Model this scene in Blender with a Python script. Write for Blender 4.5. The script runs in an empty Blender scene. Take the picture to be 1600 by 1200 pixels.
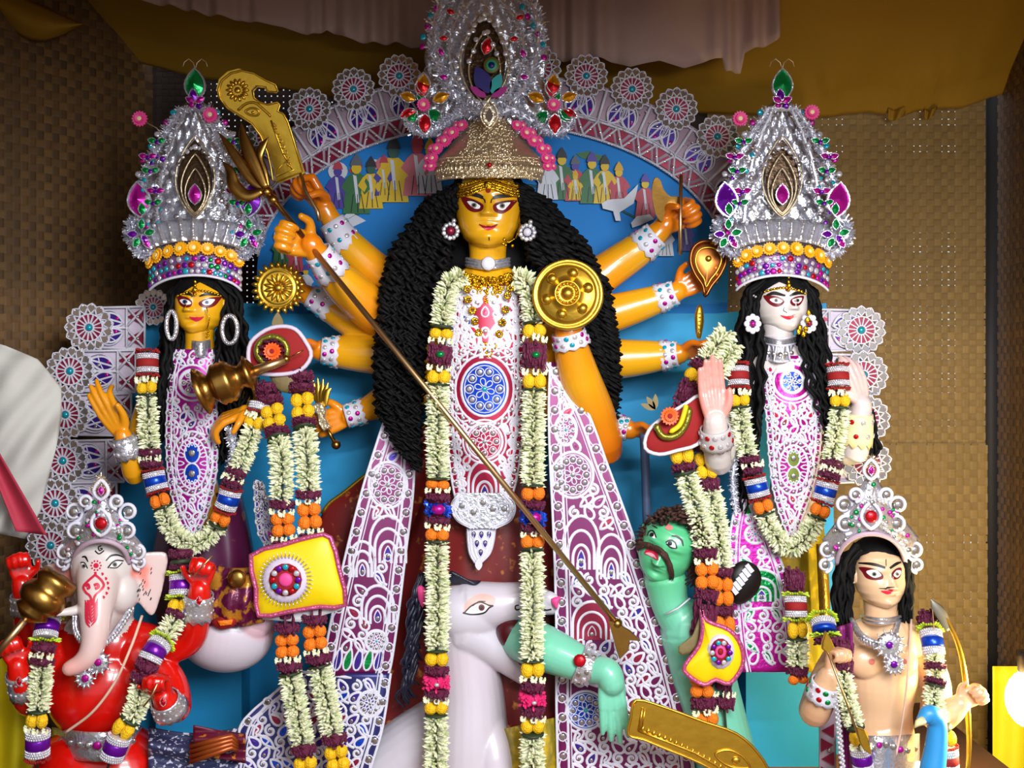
import bpy, bmesh, math, random
import numpy as np
from mathutils import Vector, Matrix, Quaternion, noise
from mathutils.bvhtree import BVHTree

# ------------------------------------------------------------------ camera, world, light, exposure
D, F, CZ = 4.0, 1600.0, 2.0            # camera distance to the y=0 plane, focal length in pixels, eye height
scn = bpy.context.scene
cam_d = bpy.data.cameras.new('camera'); cam = bpy.data.objects.new('camera', cam_d)
scn.collection.objects.link(cam)
cam.location = (0, -D, CZ); cam.rotation_euler = (math.pi/2, 0, 0)
cam_d.sensor_width = 36; cam_d.lens = 36*F/1600; cam_d.clip_start = .05
scn.camera = cam
w = bpy.data.worlds.new('world'); scn.world = w; w.use_nodes = True
bg = w.node_tree.nodes['Background']
bg.inputs[0].default_value = (.86, .93, 1.0, 1); bg.inputs[1].default_value = .62
def area_light(name, loc, target, sx, sy, power, col):
    d = bpy.data.lights.new(name, 'AREA'); d.shape = 'RECTANGLE'; d.size = sx; d.size_y = sy
    d.energy = power; d.color = col
    o = bpy.data.objects.new(name, d); scn.collection.objects.link(o); o.location = loc
    o.rotation_euler = (Vector(target)-Vector(loc)).to_track_quat('-Z', 'Y').to_euler()
    return o
# daylight from the open entrance behind the photographer, stronger from the right
area_light('entrance_daylight', (1.5, -4.5, 3.0), (.2, .2, 1.3), 2.0, 1.3, 205, (.92, .96, 1))
# tube lamp over the entrance
area_light('tube_lamp', (.5, -3.2, 3.35), (0, .2, 1.6), 1.3, .10, 60, (1, .96, .9))
vs = scn.view_settings
vs.view_transform = 'Standard'; vs.look = 'None'; vs.exposure = 0.28; vs.gamma = 1.0; vs.use_curve_mapping = False
# ------------------------------------------------------------------ helpers
random.seed(7)
col = scn.collection
PI = math.pi
def P(u, v, y=0.0):                     # photo pixel at a chosen distance -> place in the scene
    s = (D+y)/F
    return Vector(((u-800)*s, y, CZ-(v-600)*s))
def S(y=0.0): return (D+y)/F
def srgb(h):
    h = h.lstrip('#'); c = [int(h[i:i+2], 16)/255 for i in (0, 2, 4)]
    return tuple(x/12.92 if x <= .04045 else ((x+.055)/1.055)**2.4 for x in c)
MATS = {}
def mat(name, hexc, rough=.5, metal=0.0, var=.15, vs_=25.0, bump=0.0, bs=60.0, coat=0.0, rand=0.0, hex2=None, tint=None, emit=0, thr=None, sss=0):
    if name in MATS: return MATS[name]
    m = bpy.data.materials.new(name); m.use_nodes = True; nt = m.node_tree; N = nt.nodes; L = nt.links
    b = N['Principled BSDF']; b.inputs['Roughness'].default_value = rough; b.inputs['Metallic'].default_value = metal
    if coat: b.inputs['Coat Weight'].default_value = coat; b.inputs['Coat Roughness'].default_value = .08
    c = srgb(hexc)
    tc = N.new('ShaderNodeTexCoord'); nz = N.new('ShaderNodeTexNoise')
    nz.inputs['Scale'].default_value = vs_; nz.inputs['Detail'].default_value = 4
    L.new(tc.outputs['Object'], nz.inputs['Vector'])
    mx = N.new('ShaderNodeMix'); mx.data_type = 'RGBA'
    c2 = srgb(hex2) if hex2 else tuple(min(1, x*(1+var)) for x in c)
    c1 = c if hex2 else tuple(x*(1-var) for x in c)
    mx.inputs[6].default_value = (*c1, 1); mx.inputs[7].default_value = (*c2, 1)
    fac = nz.outputs['Fac']
    if thr:
        rp = N.new('ShaderNodeMapRange'); rp.inputs[1].default_value = thr[0]; rp.inputs[2].default_value = thr[1]
        L.new(fac, rp.inputs[0]); fac = rp.outputs[0]
    L.new(fac, mx.inputs[0]); out = mx.outputs[2]
    if tint:                                # painted second colour, carried by the mesh
        at = N.new('ShaderNodeAttribute'); at.attribute_name = 'tint'
        m2 = N.new('ShaderNodeMix'); m2.data_type = 'RGBA'; m2.inputs[7].default_value = (*srgb(tint), 1)
        L.new(at.outputs['Fac'], m2.inputs[0]); L.new(out, m2.inputs[6]); out = m2.outputs[2]
    if rand:
        oi = N.new('ShaderNodeObjectInfo'); mr = N.new('ShaderNodeMapRange')
        mr.inputs[3].default_value = 1-rand; mr.inputs[4].default_value = 1+rand
        L.new(oi.outputs['Random'], mr.inputs[0])
        hv = N.new('ShaderNodeHueSaturation'); L.new(mr.outputs[0], hv.inputs['Value']); L.new(out, hv.inputs['Color']); out = hv.outputs[0]
    L.new(out, b.inputs['Base Color'])
    if bump:
        n2 = N.new('ShaderNodeTexNoise'); n2.inputs['Scale'].default_value = bs; n2.inputs['Detail'].default_value = 3
        L.new(tc.outputs['Object'], n2.inputs['Vector'])
        bp = N.new('ShaderNodeBump'); bp.inputs['Strength'].default_value = bump; bp.inputs['Distance'].default_value = .01
        L.new(n2.outputs['Fac'], bp.inputs['Height']); L.new(bp.outputs[0], b.inputs['Normal'])
    if sss:
        b.inputs['Subsurface Weight'].default_value = sss; b.inputs['Subsurface Radius'].default_value = (.02, .01, .006)
    if emit:
        L.new(out, b.inputs['Emission Color']); b.inputs['Emission Strength'].default_value = emit
    MATS[name] = m
    return m

def wloc(o):
    v = Vector((0, 0, 0))
    while o is not None: v += Vector(o.location); o = o.parent
    return v
def tag(o, label=None, cat=None, group=None, kind=None):
    if label: o['label'] = label
    if cat: o['category'] = cat
    if group: o['group'] = group
    if kind: o['kind'] = kind
    return o
def thing(name, label, cat, loc=(0, 0, 0), group=None):
    o = bpy.data.objects.new(name, None); o.empty_display_size = .05; col.objects.link(o); o.location = loc
    return tag(o, label, cat, group)
def link(name, me, parent=None, loc=None, rot=None, scale=None):
    o = bpy.data.objects.new(name, me); col.objects.link(o)
    if loc is not None: o.location = Vector(loc) - (wloc(parent) if parent else Vector((0, 0, 0)))
    if parent is not None: o.parent = parent
    if rot is not None: o.rotation_euler = rot.to_euler()
    if scale is not None: o.scale = scale if hasattr(scale, '__len__') else (scale,)*3
    return o
def frame(n, up=(0, 0, 1)):             # rotation whose local -Y looks along n (towards the viewer), Z near up
    n = Vector(n).normalized(); y = -n; up = Vector(up)
    x = y.cross(up)
    if x.length < 1e-4: x = Vector((1, 0, 0))
    x.normalize(); z = x.cross(y)
    return Matrix((x, y, z)).transposed()
def catmull(pts, sub=6, closed=False):
    n = len(pts)
    if n < 3 or sub < 2: return [tuple(p) for p in pts]
    A = [np.array(p, float) for p in pts]; out = []
    rng = n if closed else n-1
    for i in range(rng):
        p1, p2 = A[i], A[(i+1) % n]
        p0 = A[(i-1) % n] if (closed or i > 0) else 2*p1-p2
        p3 = A[(i+2) % n] if (closed or i < n-2) else 2*p2-p1
        for k in range(sub):
            t = k/sub
            out.append(tuple(.5*((2*p1)+(-p0+p2)*t+(2*p0-5*p1+4*p2-p3)*t*t+(-p0+3*p1-3*p2+p3)*t**3)))
    if not closed: out.append(tuple(A[-1]))
    return out

class MB:
    def __init__(s): s.v = []; s.f = []; s.m = []
    def add(s, vs, fs, mi=0):
        o = len(s.v); s.v += [tuple(v) for v in vs]; s.f += [tuple(i+o for i in f) for f in fs]; s.m += [mi]*len(fs); return s
    def tube(s, pts, r, seg=8, mi=0, cap=True, flat=None, closed=False):
        pts = [Vector(p) for p in pts]; n = len(pts)
        if not hasattr(r, '__len__'): r = [r]*n
        vs = []; ref = None
        for i, p in enumerate(pts):
            if closed: t = pts[(i+1) % n]-pts[i-1]
            else: t = pts[min(i+1, n-1)]-pts[max(i-1, 0)]
            if t.length < 1e-9: t = Vector((0, 0, 1))
            t.normalize()
            if ref is None:
                ref = Vector((0, -1, 0)) if abs(t.y) < .9 else Vector((1, 0, 0))
            a = t.cross(ref)
            if a.length < 1e-5: a = t.orthogonal()
            a.normalize(); b = a.cross(t).normalized(); ref = b
            for k in range(seg):
                an = 2*PI*k/seg; q = (a*math.cos(an)+b*math.sin(an))*r[i]
                if flat is not None:
                    ax, fk = flat; ax = Vector(ax); q = q-ax*(q.dot(ax))*(1-fk)
                vs.append(p+q)
        fs = []
        for i in range(n if closed else n-1):
            for k in range(seg):
                a0 = i*seg+k; a1 = i*seg+(k+1) % seg; j = ((i+1) % n)*seg
                fs.append((a0, a1, j+(k+1) % seg, j+k))
        if cap and not closed:
            fs.append(tuple(range(seg-1, -1, -1))); fs.append(tuple((n-1)*seg+k for k in range(seg)))
        return s.add(vs, fs, mi)
    def ell(s, c, r, rot=None, seg=16, ring=10, mi=0):
        c = Vector(c); r = (r, r, r) if not hasattr(r, '__len__') else r
        vs = []
        for i in range(1, ring):
            th = PI*i/ring
            for k in range(seg):
                ph = 2*PI*k/seg
                q = Vector((r[0]*math.sin(th)*math.cos(ph), r[1]*math.sin(th)*math.sin(ph), r[2]*math.cos(th)))
                vs.append(c+(rot @ q if rot else q))
        top = len(vs); q = Vector((0, 0, r[2])); vs.append(c+(rot @ q if rot else q)); vs.append(c-(rot @ q if rot else q))
        fs = []
        for i in range(ring-2):
            for k in range(seg):
                fs.append((i*seg+k, (i+1)*seg+k, (i+1)*seg+(k+1) % seg, i*seg+(k+1) % seg))
        for k in range(seg):
            fs.append((top, k, (k+1) % seg)); o = (ring-2)*seg; fs.append((top+1, o+(k+1) % seg, o+k))
        return s.add(vs, fs, mi)
    def box(s, c, h, rot=None, mi=0):
        c = Vector(c); vs = []
        for x in (-1, 1):
            for y in (-1, 1):
                for z in (-1, 1):
                    q = Vector((x*h[0], y*h[1], z*h[2])); vs.append(c+(rot @ q if rot else q))
        return s.add(vs, [(0, 1, 3, 2), (4, 6, 7, 5), (0, 4, 5, 1), (2, 3, 7, 6), (0, 2, 6, 4), (1, 5, 7, 3)], mi)
    def prism(s, poly, t, M=None, mi=0, bev=0.0):
        """2-D outline (x,z) extruded: front at y=-t/2, back at y=+t/2; front edge pulled in by bev"""
        n = len(poly); cx = sum(p[0] for p in poly)/n; cz = sum(p[1] for p in poly)/n
        L = [(p[0], t/2, p[1]) for p in poly]
        if bev:
            L += [(p[0], -t/2+bev, p[1]) for p in poly]
            for p in poly:
                dx, dz = cx-p[0], cz-p[1]; d = math.hypot(dx, dz)+1e-9
                L.append((p[0]+dx/d*bev, -t/2, p[1]+dz/d*bev))
            k = 3
        else:
            L += [(p[0], -t/2, p[1]) for p in poly]; k = 2
        fs = []
        for j in range(k-1):
            for i in range(n):
                fs.append((j*n+i, j*n+(i+1) % n, (j+1)*n+(i+1) % n, (j+1)*n+i))
        fs.append(tuple(range(n-1, -1, -1))); fs.append(tuple((k-1)*n+i for i in range(n)))
        if M is not None: L = [M @ Vector(p) for p in L]
        return s.add(L, fs, mi)
    def lathe(s, prof, M=None, seg=24, mi=0):
        """profile (r, h): h along local -Y"""
        vs = []; n = len(prof)
        for r, h in prof:
            for k in range(seg):
                a = 2*PI*k/seg; q = Vector((r*math.cos(a), -h, r*math.sin(a)))
                vs.append(M @ q if M is not None else q)
        fs = [(i*seg+k, i*seg+(k+1) % seg, (i+1)*seg+(k+1) % seg, (i+1)*seg+k) for i in range(n-1) for k in range(seg)]
        fs.append(tuple(range(seg-1, -1, -1))); fs.append(tuple((n-1)*seg+k for k in range(seg)))
        return s.add(vs, fs, mi)
    def grid(s, fn, nu, nv, mi=0):
        vs = [fn(i/nu, j/nv) for j in range(nv+1) for i in range(nu+1)]; W = nu+1
        return s.add(vs, [(j*W+i, j*W+i+1, (j+1)*W+i+1, (j+1)*W+i) for j in range(nv) for i in range(nu)], mi)
    def mesh(s, name, mats, smooth=True, off=None, tint=None):
        me = bpy.data.meshes.new(name)
        v = s.v if off is None else [(a[0]-off[0], a[1]-off[1], a[2]-off[2]) for a in s.v]
        me.from_pydata(v, [], s.f)
        for m in (mats if isinstance(mats, (list, tuple)) else [mats]): me.materials.append(m)
        me.polygons.foreach_set('material_index', s.m)
        me.polygons.foreach_set('use_smooth', [smooth]*len(s.f))
        if tint is not None:
            a = me.attributes.new('tint', 'FLOAT', 'POINT'); a.data.foreach_set('value', tint)
        me.update()
        return me
    def build(s, name, mats, parent=None, smooth=True, label=None, kind=None):
        off = wloc(parent) if parent is not None else None
        o = link(name, s.mesh(name, mats, smooth, off))
        if parent is not None: o.parent = parent
        if label: o['label'] = label
        if kind: o['kind'] = kind
        return o
    def build_at(s, name, mats, loc, smooth=True):   # top-level object with its origin at loc
        o = link(name, s.mesh(name, mats, smooth, loc)); o.location = loc
        return o
def xf(loc, rot=None, sc=1.0):
    M = Matrix.Translation(Vector(loc))
    if rot is not None: M = M @ rot.to_4x4()
    return M @ Matrix.Scale(sc, 4)
def solid(o, t):                        # sheet thickness
    m = o.modifiers.new('thickness', 'SOLIDIFY'); m.thickness = t; m.offset = 0
    return o

# ---- bodies: one continuous skin grown round joints
class Blob:
    def __init__(s): s.mb = MB(); s.seg = []; s.ext = []
    def chain(s, pts, r, tagi=0, tint=0.0, sub=5, flat=None, seg=26):
        pts = [Vector(p) for p in pts]
        if not hasattr(r, '__len__'): r = [r]*len(pts)
        if not hasattr(tint, '__len__'): tint = [tint]*len(pts)
        full = [(*p, rr, tt) for p, rr, tt in zip(pts, r, tint)]
        q = catmull(full, sub) if len(pts) > 2 else full
        s.mb.tube([a[:3] for a in q], [max(a[3], .001) for a in q], seg, flat=flat)
        for a in (q[0], q[-1]): s.mb.ell(a[:3], a[3]*.99, seg=12, ring=8)
        for a, b in zip(full, full[1:]): s.seg.append((a[:3], b[:3], a[3], b[3], tagi, a[4], b[4]))
    def ell(s, c, r, tagi=0, tint=0.0, rot=None):
        r = (r, r, r) if not hasattr(r, '__len__') else r
        s.mb.ell(c, r, rot, 44, 30); c = tuple(c)
        s.seg.append((c, (c[0], c[1], c[2]+1e-5), min(r), min(r), tagi, tint, tint))
        m = sum(r)/3
        if max(r) > 1.5*min(r):
            k = r.index(max(r)); ax = Vector([1 if i == k else 0 for i in range(3)])*(max(r)-min(r)*.8)
            if rot: ax = rot @ ax
            s.seg.append((tuple(Vector(c)-ax), tuple(Vector(c)+ax), min(r)*.8, min(r)*.8, tagi, tint, tint))
    def bake(s, voxel=.005, smooth=4):
        me = s.mb.mesh('tmp', []); o = bpy.data.objects.new('tmp', me); col.objects.link(o)
        m = o.modifiers.new('r', 'REMESH'); m.mode = 'VOXEL'; m.voxel_size = voxel
        if smooth:
            m2 = o.modifiers.new('s', 'SMOOTH'); m2.factor = .5; m2.iterations = smooth
        dg = bpy.context.evaluated_depsgraph_get(); ev = o.evaluated_get(dg); em = ev.to_mesh()
        n = len(em.vertices); co = np.empty(n*3); em.vertices.foreach_get('co', co); co = co.reshape(-1, 3)
        lt = np.empty(len(em.polygons), int); em.polygons.foreach_get('loop_total', lt)
        vi = np.empty(len(em.loops), int); em.loops.foreach_get('vertex_index', vi)
        ev.to_mesh_clear(); bpy.data.objects.remove(o); bpy.data.meshes.remove(me)
        best = np.full(n, 1e9); tg = np.zeros(n, int); ti = np.zeros(n)
        for A, B, ra, rb, t_, ta, tb in s.seg:
            A = np.array(A); B = np.array(B); mg = max(ra, rb)+.03
            idx = np.nonzero(((co > np.minimum(A, B)-mg) & (co < np.maximum(A, B)+mg)).all(1))[0]
            if not len(idx): continue
            q = co[idx]; AB = B-A; l2 = AB@AB+1e-12
            t = np.clip(((q-A)@AB)/l2, 0, 1); d = np.linalg.norm(q-A-t[:, None]*AB, axis=1)-(ra+(rb-ra)*t)
            k = d < best[idx]; j = idx[k]; best[j] = d[k]; tg[j] = t_; ti[j] = (ta+(tb-ta)*t)[k]
        faces = []; i = 0; vl = vi.tolist()
        for c in lt.tolist(): faces.append(tuple(vl[i:i+c])); i += c
        mi = [int(tg[f[0]]) for f in faces]
        # soften the painted colour
        e = np.array([(f[k], f[(k+1) % len(f)]) for f in faces for k in range(len(f))])
        for _ in range(6):
            ti = (ti+np.bincount(e[:, 0], ti[e[:, 1]], n))/(1+np.bincount(e[:, 0], minlength=n))
        s.co = [tuple(c) for c in co.tolist()]; s.faces = faces; s.mi = mi; s.ti = ti.tolist()
        return s
    def join(s, mb, tint=0.0):
        o = len(s.co); s.co += mb.v; s.faces += [tuple(i+o for i in f) for f in mb.f]; s.mi += mb.m
        s.ti += (tint if hasattr(tint, '__len__') else [tint]*len(mb.v))
    def build(s, name, mats, parent):
        mb = MB(); mb.v = s.co; mb.f = s.faces; mb.m = s.mi
        o = link(name, mb.mesh(name, mats, True, wloc(parent), s.ti)); o.parent = parent
        s.bvh = BVHTree.FromPolygons([Vector(c) for c in s.co], s.faces)
        return o

def hand(B, wrist, d, n, sd, h, curl=(75, 90, 55), tagi=0, tint=1.0, thumb=None, spread=0.0, fr=.105, wr=None, curls=None):
    """palm from the wrist along d, fingers curl towards palm normal n, thumb on side sd; h = palm length"""
    d = Vector(d).normalized(); n = Vector(n); n = (n-d*n.dot(d)).normalized()
    s_ = Vector(sd); s_ = (s_-d*s_.dot(d)-n*s_.dot(n)).normalized(); w0 = Vector(wrist)
    offs = [.33, .11, -.11, -.31]; lens = [.95, 1.05, .97, .78]
    for i in range(4):
        kn = w0+d*h*(1.0-.05*abs(i-1.2))+s_*offs[i]*h
        B.chain([w0+s_*offs[i]*h*.45+d*h*.05, w0+d*h*.5+s_*offs[i]*h*.8, kn], [h*.16, h*.15, h*.125], tagi, tint, 3)
        a = math.radians(spread*(1.5-i)); dd = d*math.cos(a)+s_*math.sin(a)
        c = curls[i] if curls else curl
        p = kn; pts = [p]; ang = 0
        for j, ln in enumerate((.46, .30, .24)):
            ang += math.radians(c[j]); p = p+(dd*math.cos(ang)+n*math.sin(ang))*ln*h*lens[i]; pts.append(p)
        B.chain(pts, [h*fr*1.08, h*fr, h*fr*.92, h*fr*.75], tagi, tint, 3, seg=14)
    if thumb is None: thumb = [(.75, .55, .25), (.25, .7, .6)]
    b0 = w0+d*h*.22+s_*h*.28
    p1 = b0+(s_*thumb[0][0]+d*thumb[0][1]+n*thumb[0][2]).normalized()*h*.42
    p2 = p1+(s_*thumb[1][0]+d*thumb[1][1]+n*thumb[1][2]).normalized()*h*.36
    B.chain([w0+d*h*.1+s_*h*.1, b0, p1, p2], [h*.15, h*.17, h*.125, h*.10], tagi, tint, 4)

def interp(z, tab):
    for (a, va), (b, vb) in zip(tab, tab[1:]):
        if z <= b:
            t = (z-a)/(b-a); t = t*t*(3-2*t)*.5+t*.5
            return va+(vb-va)*t
    return tab[-1][1]
G = lambda x, s: math.exp(-(x/s)**2)
def head_mesh(c, hw, chin=1.35, yaw=0, pitch=0, roll=0, mi=0, nose=1.0, male=0.0):
    """head with brow, nose, lips, cheeks, chin and ears; hw = half width, c = between the eyes' depth centre"""
    k = chin/1.35
    W = [(-1.38*k, .04), (-1.35*k, .30), (-1.24*k, .54), (-1.0*k, .77), (-.7*k, .92), (-.35*k, .99), (0, 1), (.4, .98), (.7, .85), (.92, .6), (1.04, .3), (1.08, .02)]
    FD = [(-1.38*k, .62), (-1.33*k, .78), (-1.1*k, .90), (-.6*k, .95), (0, .95), (.4, .92), (.7, .76), (.92, .5), (1.04, .25), (1.08, .02)]
    BD = [(-1.38*k, -.55), (-1.2*k, -.2), (-.9*k, .35), (-.4*k, .85), (0, 1.0), (.5, 1.0), (.8, .75), (1.0, .35), (1.08, .02)]
    def feat(x, z):
        q = 0
        A = interp(z, [(-2, 0), (-.52*k, 0), (-.44*k, .27), (-.36*k, .27), (0, .10), (.22, .03), (.4, 0), (2, 0)])
        q += nose*A*G(x, .105+.05*G(z+.4*k, .12))
        q += nose*.10*(G(x-.15, .07)+G(x+.15, .07))*G(z+.42*k, .07)
        q -= .07*(G(x-.43, .26)+G(x+.43, .26))*G(z, .13)
        q += .045*(G(x-.42, .2)+G(x+.42, .2))*G(z, .085)
        q += .045*(G(x-.45, .3)+G(x+.45, .3))*G(z-.26, .09)
        q += .075*G(x, .2)*G(z+.60*k, .045)+.08*G(x, .15)*G(z+.71*k, .05)-.03*G(x, .22)*G(z+.655*k, .022)
        q += .09*G(x, .24)*G(z+1.1*k, .16)-.05*G(x, .2)*G(z+.86*k, .08)
        q += .05*(G(x-.52, .3)+G(x+.52, .3))*G(z+.45*k, .3)
        return q
    NT, NZ = 112, 72; vs = []
    for j in range(NZ+1):
        z = -1.38*k+(1.08+1.38*k)*j/NZ
        w_, f_, b_ = interp(z, W), interp(z, FD), interp(z, BD)
        for i in range(NT):
            t = 2*PI*i/NT; cx, sy = math.cos(t), math.sin(t); p = 2/2.25
            x = w_*math.copysign(abs(cx)**p, cx)
            if sy >= 0: y = -f_*abs(sy)**p-feat(x, z)*min(1, sy*1.6)
            else: y = b_*abs(sy)**p
            vs.append((x, y, z))
    fs = [(j*NT+i, j*NT+(i+1) % NT, (j+1)*NT+(i+1) % NT, (j+1)*NT+i) for j in range(NZ) for i in range(NT)]
    fs.append(tuple(range(NT-1, -1, -1))); fs.append(tuple(NZ*NT+i for i in range(NT)))
    mb = MB(); mb.add(vs, fs, mi)
    for sx in (-1, 1):                   # ears
        mb.ell((sx*1.0, .12, -.1), (.10, .2, .3), seg=12, ring=8, mi=mi)
        mb.tube([(sx*1.06, -.02, .12), (sx*1.12, .1, .2), (sx*1.13, .24, .05), (sx*1.1, .2, -.2), (sx*1.05, .05, -.36)], .05, 6, mi)
    R = Matrix.Rotation(yaw, 3, 'Z') @ Matrix.Rotation(pitch, 3, 'X') @ Matrix.Rotation(roll, 3, 'Y')
    M = xf(c, R, hw)
    mb.v = [tuple(M @ Vector(v)) for v in mb.v]
    return mb

CAMP = Vector((0, -D, CZ))
def hit(bvh, u, v):
    dr = (P(u, v, 0)-CAMP).normalized()
    loc, nor, idx, dist = bvh.ray_cast(CAMP, dr)
    return loc, nor
def on_skin(bvh, u, v, eps, c=None):
    loc, nor = hit(bvh, u, v)
    if loc is None and c is not None:   # slip past the rim: pull towards the middle
        for k in range(1, 12):
            t = k/12; loc, nor = hit(bvh, u+(c[0]-u)*t, v+(c[1]-v)*t)
            if loc is not None: break
    if loc is None: return None
    if nor.dot(CAMP-loc) < 0: nor = -nor
    return loc+nor*eps
def paint(name, parent, bvh, pts, m, eps=.0012, sub=4, rings=3, thick=True):
    """a painted patch that lies on the skin; outline in pixels"""
    q = catmull(pts, sub, True) if sub > 1 else pts
    cx = sum(p[0] for p in q)/len(q); cy = sum(p[1] for p in q)/len(q); n = len(q)
    vs = []; fs = []
    for r in range(rings):
        k = 1-r/rings
        for p in q:
            a = on_skin(bvh, cx+(p[0]-cx)*k, cy+(p[1]-cy)*k, eps, (cx, cy))
            if a is None: return None
            vs.append(a)
    a = on_skin(bvh, cx, cy, eps)
    if a is None: return None
    vs.append(a)
    for r in range(rings-1):
        for i in range(n): fs.append((r*n+i, r*n+(i+1) % n, (r+1)*n+(i+1) % n, (r+1)*n+i))
    for i in range(n): fs.append(((rings-1)*n+i, (rings-1)*n+(i+1) % n, len(vs)-1))
    mb = MB(); mb.add(vs, fs)
    return mb.build(name, m, parent)
def stroke(name, parent, bvh, pts, w_, m, eps=.0016, sub=5):
    """a painted line on the skin; points in pixels, width(s) in pixels"""
    if not hasattr(w_, '__len__'): w_ = [w_]*len(pts)
    q = catmull([(p[0], p[1], ww) for p, ww in zip(pts, w_)], sub); vs = []; fs = []
    for i, p in enumerate(q):
        a = q[max(i-1, 0)]; b = q[min(i+1, len(q)-1)]
        tx, ty = b[0]-a[0], b[1]-a[1]; l = math.hypot(tx, ty)+1e-9; nx, ny = -ty/l, tx/l
        for k in (-.5, 0, .5):
            r = on_skin(bvh, p[0]+nx*p[2]*k, p[1]+ny*p[2]*k, eps, (p[0]-nx*4, p[1]-ny*4))
            if r is None: return None
            vs.append(r)
    for i in range(len(q)-1):
        for k in range(2): fs.append((i*3+k, i*3+k+1, i*3+k+4, i*3+k+3))
    mb = MB(); mb.add(vs, fs)
    return mb.build(name, m, parent)
def circ(u, v, r, n=12, ry=None): return [(u+r*math.cos(2*PI*i/n), v+(ry or r)*math.sin(2*PI*i/n)) for i in range(n)]
# ------------------------------------------------------------------ materials
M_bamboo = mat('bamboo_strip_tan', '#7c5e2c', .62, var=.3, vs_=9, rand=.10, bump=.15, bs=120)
M_bamboo2 = mat('bamboo_strip_brown_shaded', '#6a4a20', .62, var=.25, vs_=14, rand=.25, bump=.15, bs=120)  # browner mat; the shade on the left is also put into this colour
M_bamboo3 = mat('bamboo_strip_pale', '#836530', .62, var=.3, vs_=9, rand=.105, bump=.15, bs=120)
M_bamboo4 = mat('bamboo_strip_umber_shaded', '#5a3d1a', .62, var=.25, vs_=14, rand=.3, bump=.15, bs=120)  # cross strips of the same mat, darkened for that shade too
M_darknet = mat('dark_net_strip', '#2c1a10', .8, rand=.2)
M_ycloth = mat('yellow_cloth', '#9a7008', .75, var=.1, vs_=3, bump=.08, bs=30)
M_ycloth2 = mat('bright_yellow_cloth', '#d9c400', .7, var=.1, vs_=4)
M_frill = mat('pale_pink_muslin', '#b29288', .8, var=.08, vs_=6)
M_white_cloth = mat('white_muslin', '#b4b1ac', .8, var=.06, vs_=8, bump=.1, bs=40)
M_redborder = mat('red_border_cloth', '#a3253c', .75)
M_post = mat('dark_post', '#1a1210', .7)
M_ground = mat('packed_ground', '#6b5a48', .9, var=.2, vs_=4)
M_stage = mat('stage_cloth', '#7a4a2c', .8, var=.15, vs_=5)
M_blue = mat('painted_blue_board', '#0a7ccb', .7, var=.07, vs_=3)
M_blue2 = mat('painted_teal_board', '#1490ca', .65, var=.08, vs_=3)
M_white = mat('white_pith', '#d2cfdc', .55, var=.06, vs_=60, bump=.2, bs=200)
M_pinkpith = mat('mauve_pith', '#b399a8', .6, var=.06, vs_=60)
M_mirror = mat('mirror_disc', '#bcb6b4', .14, .85, var=.1, vs_=40)
M_silver = mat('silver_foil', '#dcdce6', .24, .78, var=.12, vs_=60, bump=.5, bs=70)
M_tinsel = mat('silver_tinsel', '#e4e4ee', .25, .8, var=.15, vs_=90)
M_maroon = mat('maroon_foil', '#8a1638', .35, .35, var=.2, vs_=40)
M_violet = mat('violet_foil', '#3a1f86', .32, .4, var=.2, vs_=40)
M_magenta = mat('magenta_foil', '#b5128f', .3, .5, var=.2, vs_=40, bump=.3, bs=60)
M_turq = mat('turquoise_gem', '#0f9ab0', .15, .2, var=.15, vs_=80, coat=.6)
M_gold = mat('gilt_brass', '#dcae3c', .32, .95, var=.15, vs_=18, bump=.12, bs=30)
M_brass = mat('old_brass', '#a87c3c', .3, 1.0, var=.2, vs_=25, bump=.06, bs=25)
M_rod = mat('brass_rod', '#d2ae80', .36, 1.0, var=.12, vs_=20)
M_copper = mat('copper_sheet', '#9a5c2c', .34, 1.0, var=.15, vs_=20)
M_hair = mat('black_hair', '#060507', .75, var=.3, vs_=60); M_hair.node_tree.nodes['Principled BSDF'].inputs['Specular IOR Level'].default_value = .22
M_hairb = mat('brown_fibre_hair', '#3a1c10', .75, var=.3, vs_=60)
M_black = mat('black_paint', '#120c0c', .45)
M_shadow = mat('maroon_paint', '#6a0a16', .4, var=.1)
M_eyew = mat('eye_white_paint', '#eeeae6', .3)
M_iris = mat('grey_iris_paint', '#7d7a74', .3)
M_lip = mat('red_lip_paint', '#c41f3c', .35)
M_gskin = mat('golden_glaze', '#e0a216', .28, var=.05, vs_=8, coat=.5, tint='#df6408')
M_wskin = mat('ivory_glaze', '#d2c8c5', .3, var=.03, vs_=8, coat=.4, tint='#e87868')
M_pskin = mat('peach_glaze', '#e0b68e', .3, var=.04, vs_=8, coat=.4, tint='#d9805c')
M_red = mat('scarlet_glaze', '#cf0f06', .25, var=.06, vs_=8, coat=.5, tint='#a00a0a')
M_green = mat('sea_green_glaze', '#74c4a6', .35, var=.05, vs_=8, coat=.3, tint='#3fae68')
M_wpaint = mat('white_animal_paint', '#c6bfca', .35, var=.03, vs_=6, coat=.2, tint='#e8a2ac')
M_sari = mat('maroon_gilt_sari', '#6e1414', .45, var=.2, vs_=26, hex2='#c07a30', thr=(.60, .72))
M_sari2 = mat('plum_gilt_sari', '#4e0f3a', .4, vs_=24, hex2='#a56a2e', thr=(.62, .74))
M_wflower = mat('cream_tuberose', '#e3e3c0', .6, var=.1, vs_=60)
M_wflower2 = mat('pale_green_stem', '#b9c48c', .6, var=.15, vs_=60)
M_ymar = mat('yellow_marigold', '#f0bc04', .65, var=.15, vs_=50, bump=.8, bs=130)
M_omar = mat('orange_marigold', '#f27a06', .65, var=.15, vs_=50, bump=.8, bs=130)
M_wine = mat('wine_flower', '#5a0c34', .7, var=.25, vs_=60, bump=.6, bs=100)
M_dgreen = mat('dark_leaf', '#26331a', .6, var=.2)
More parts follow.
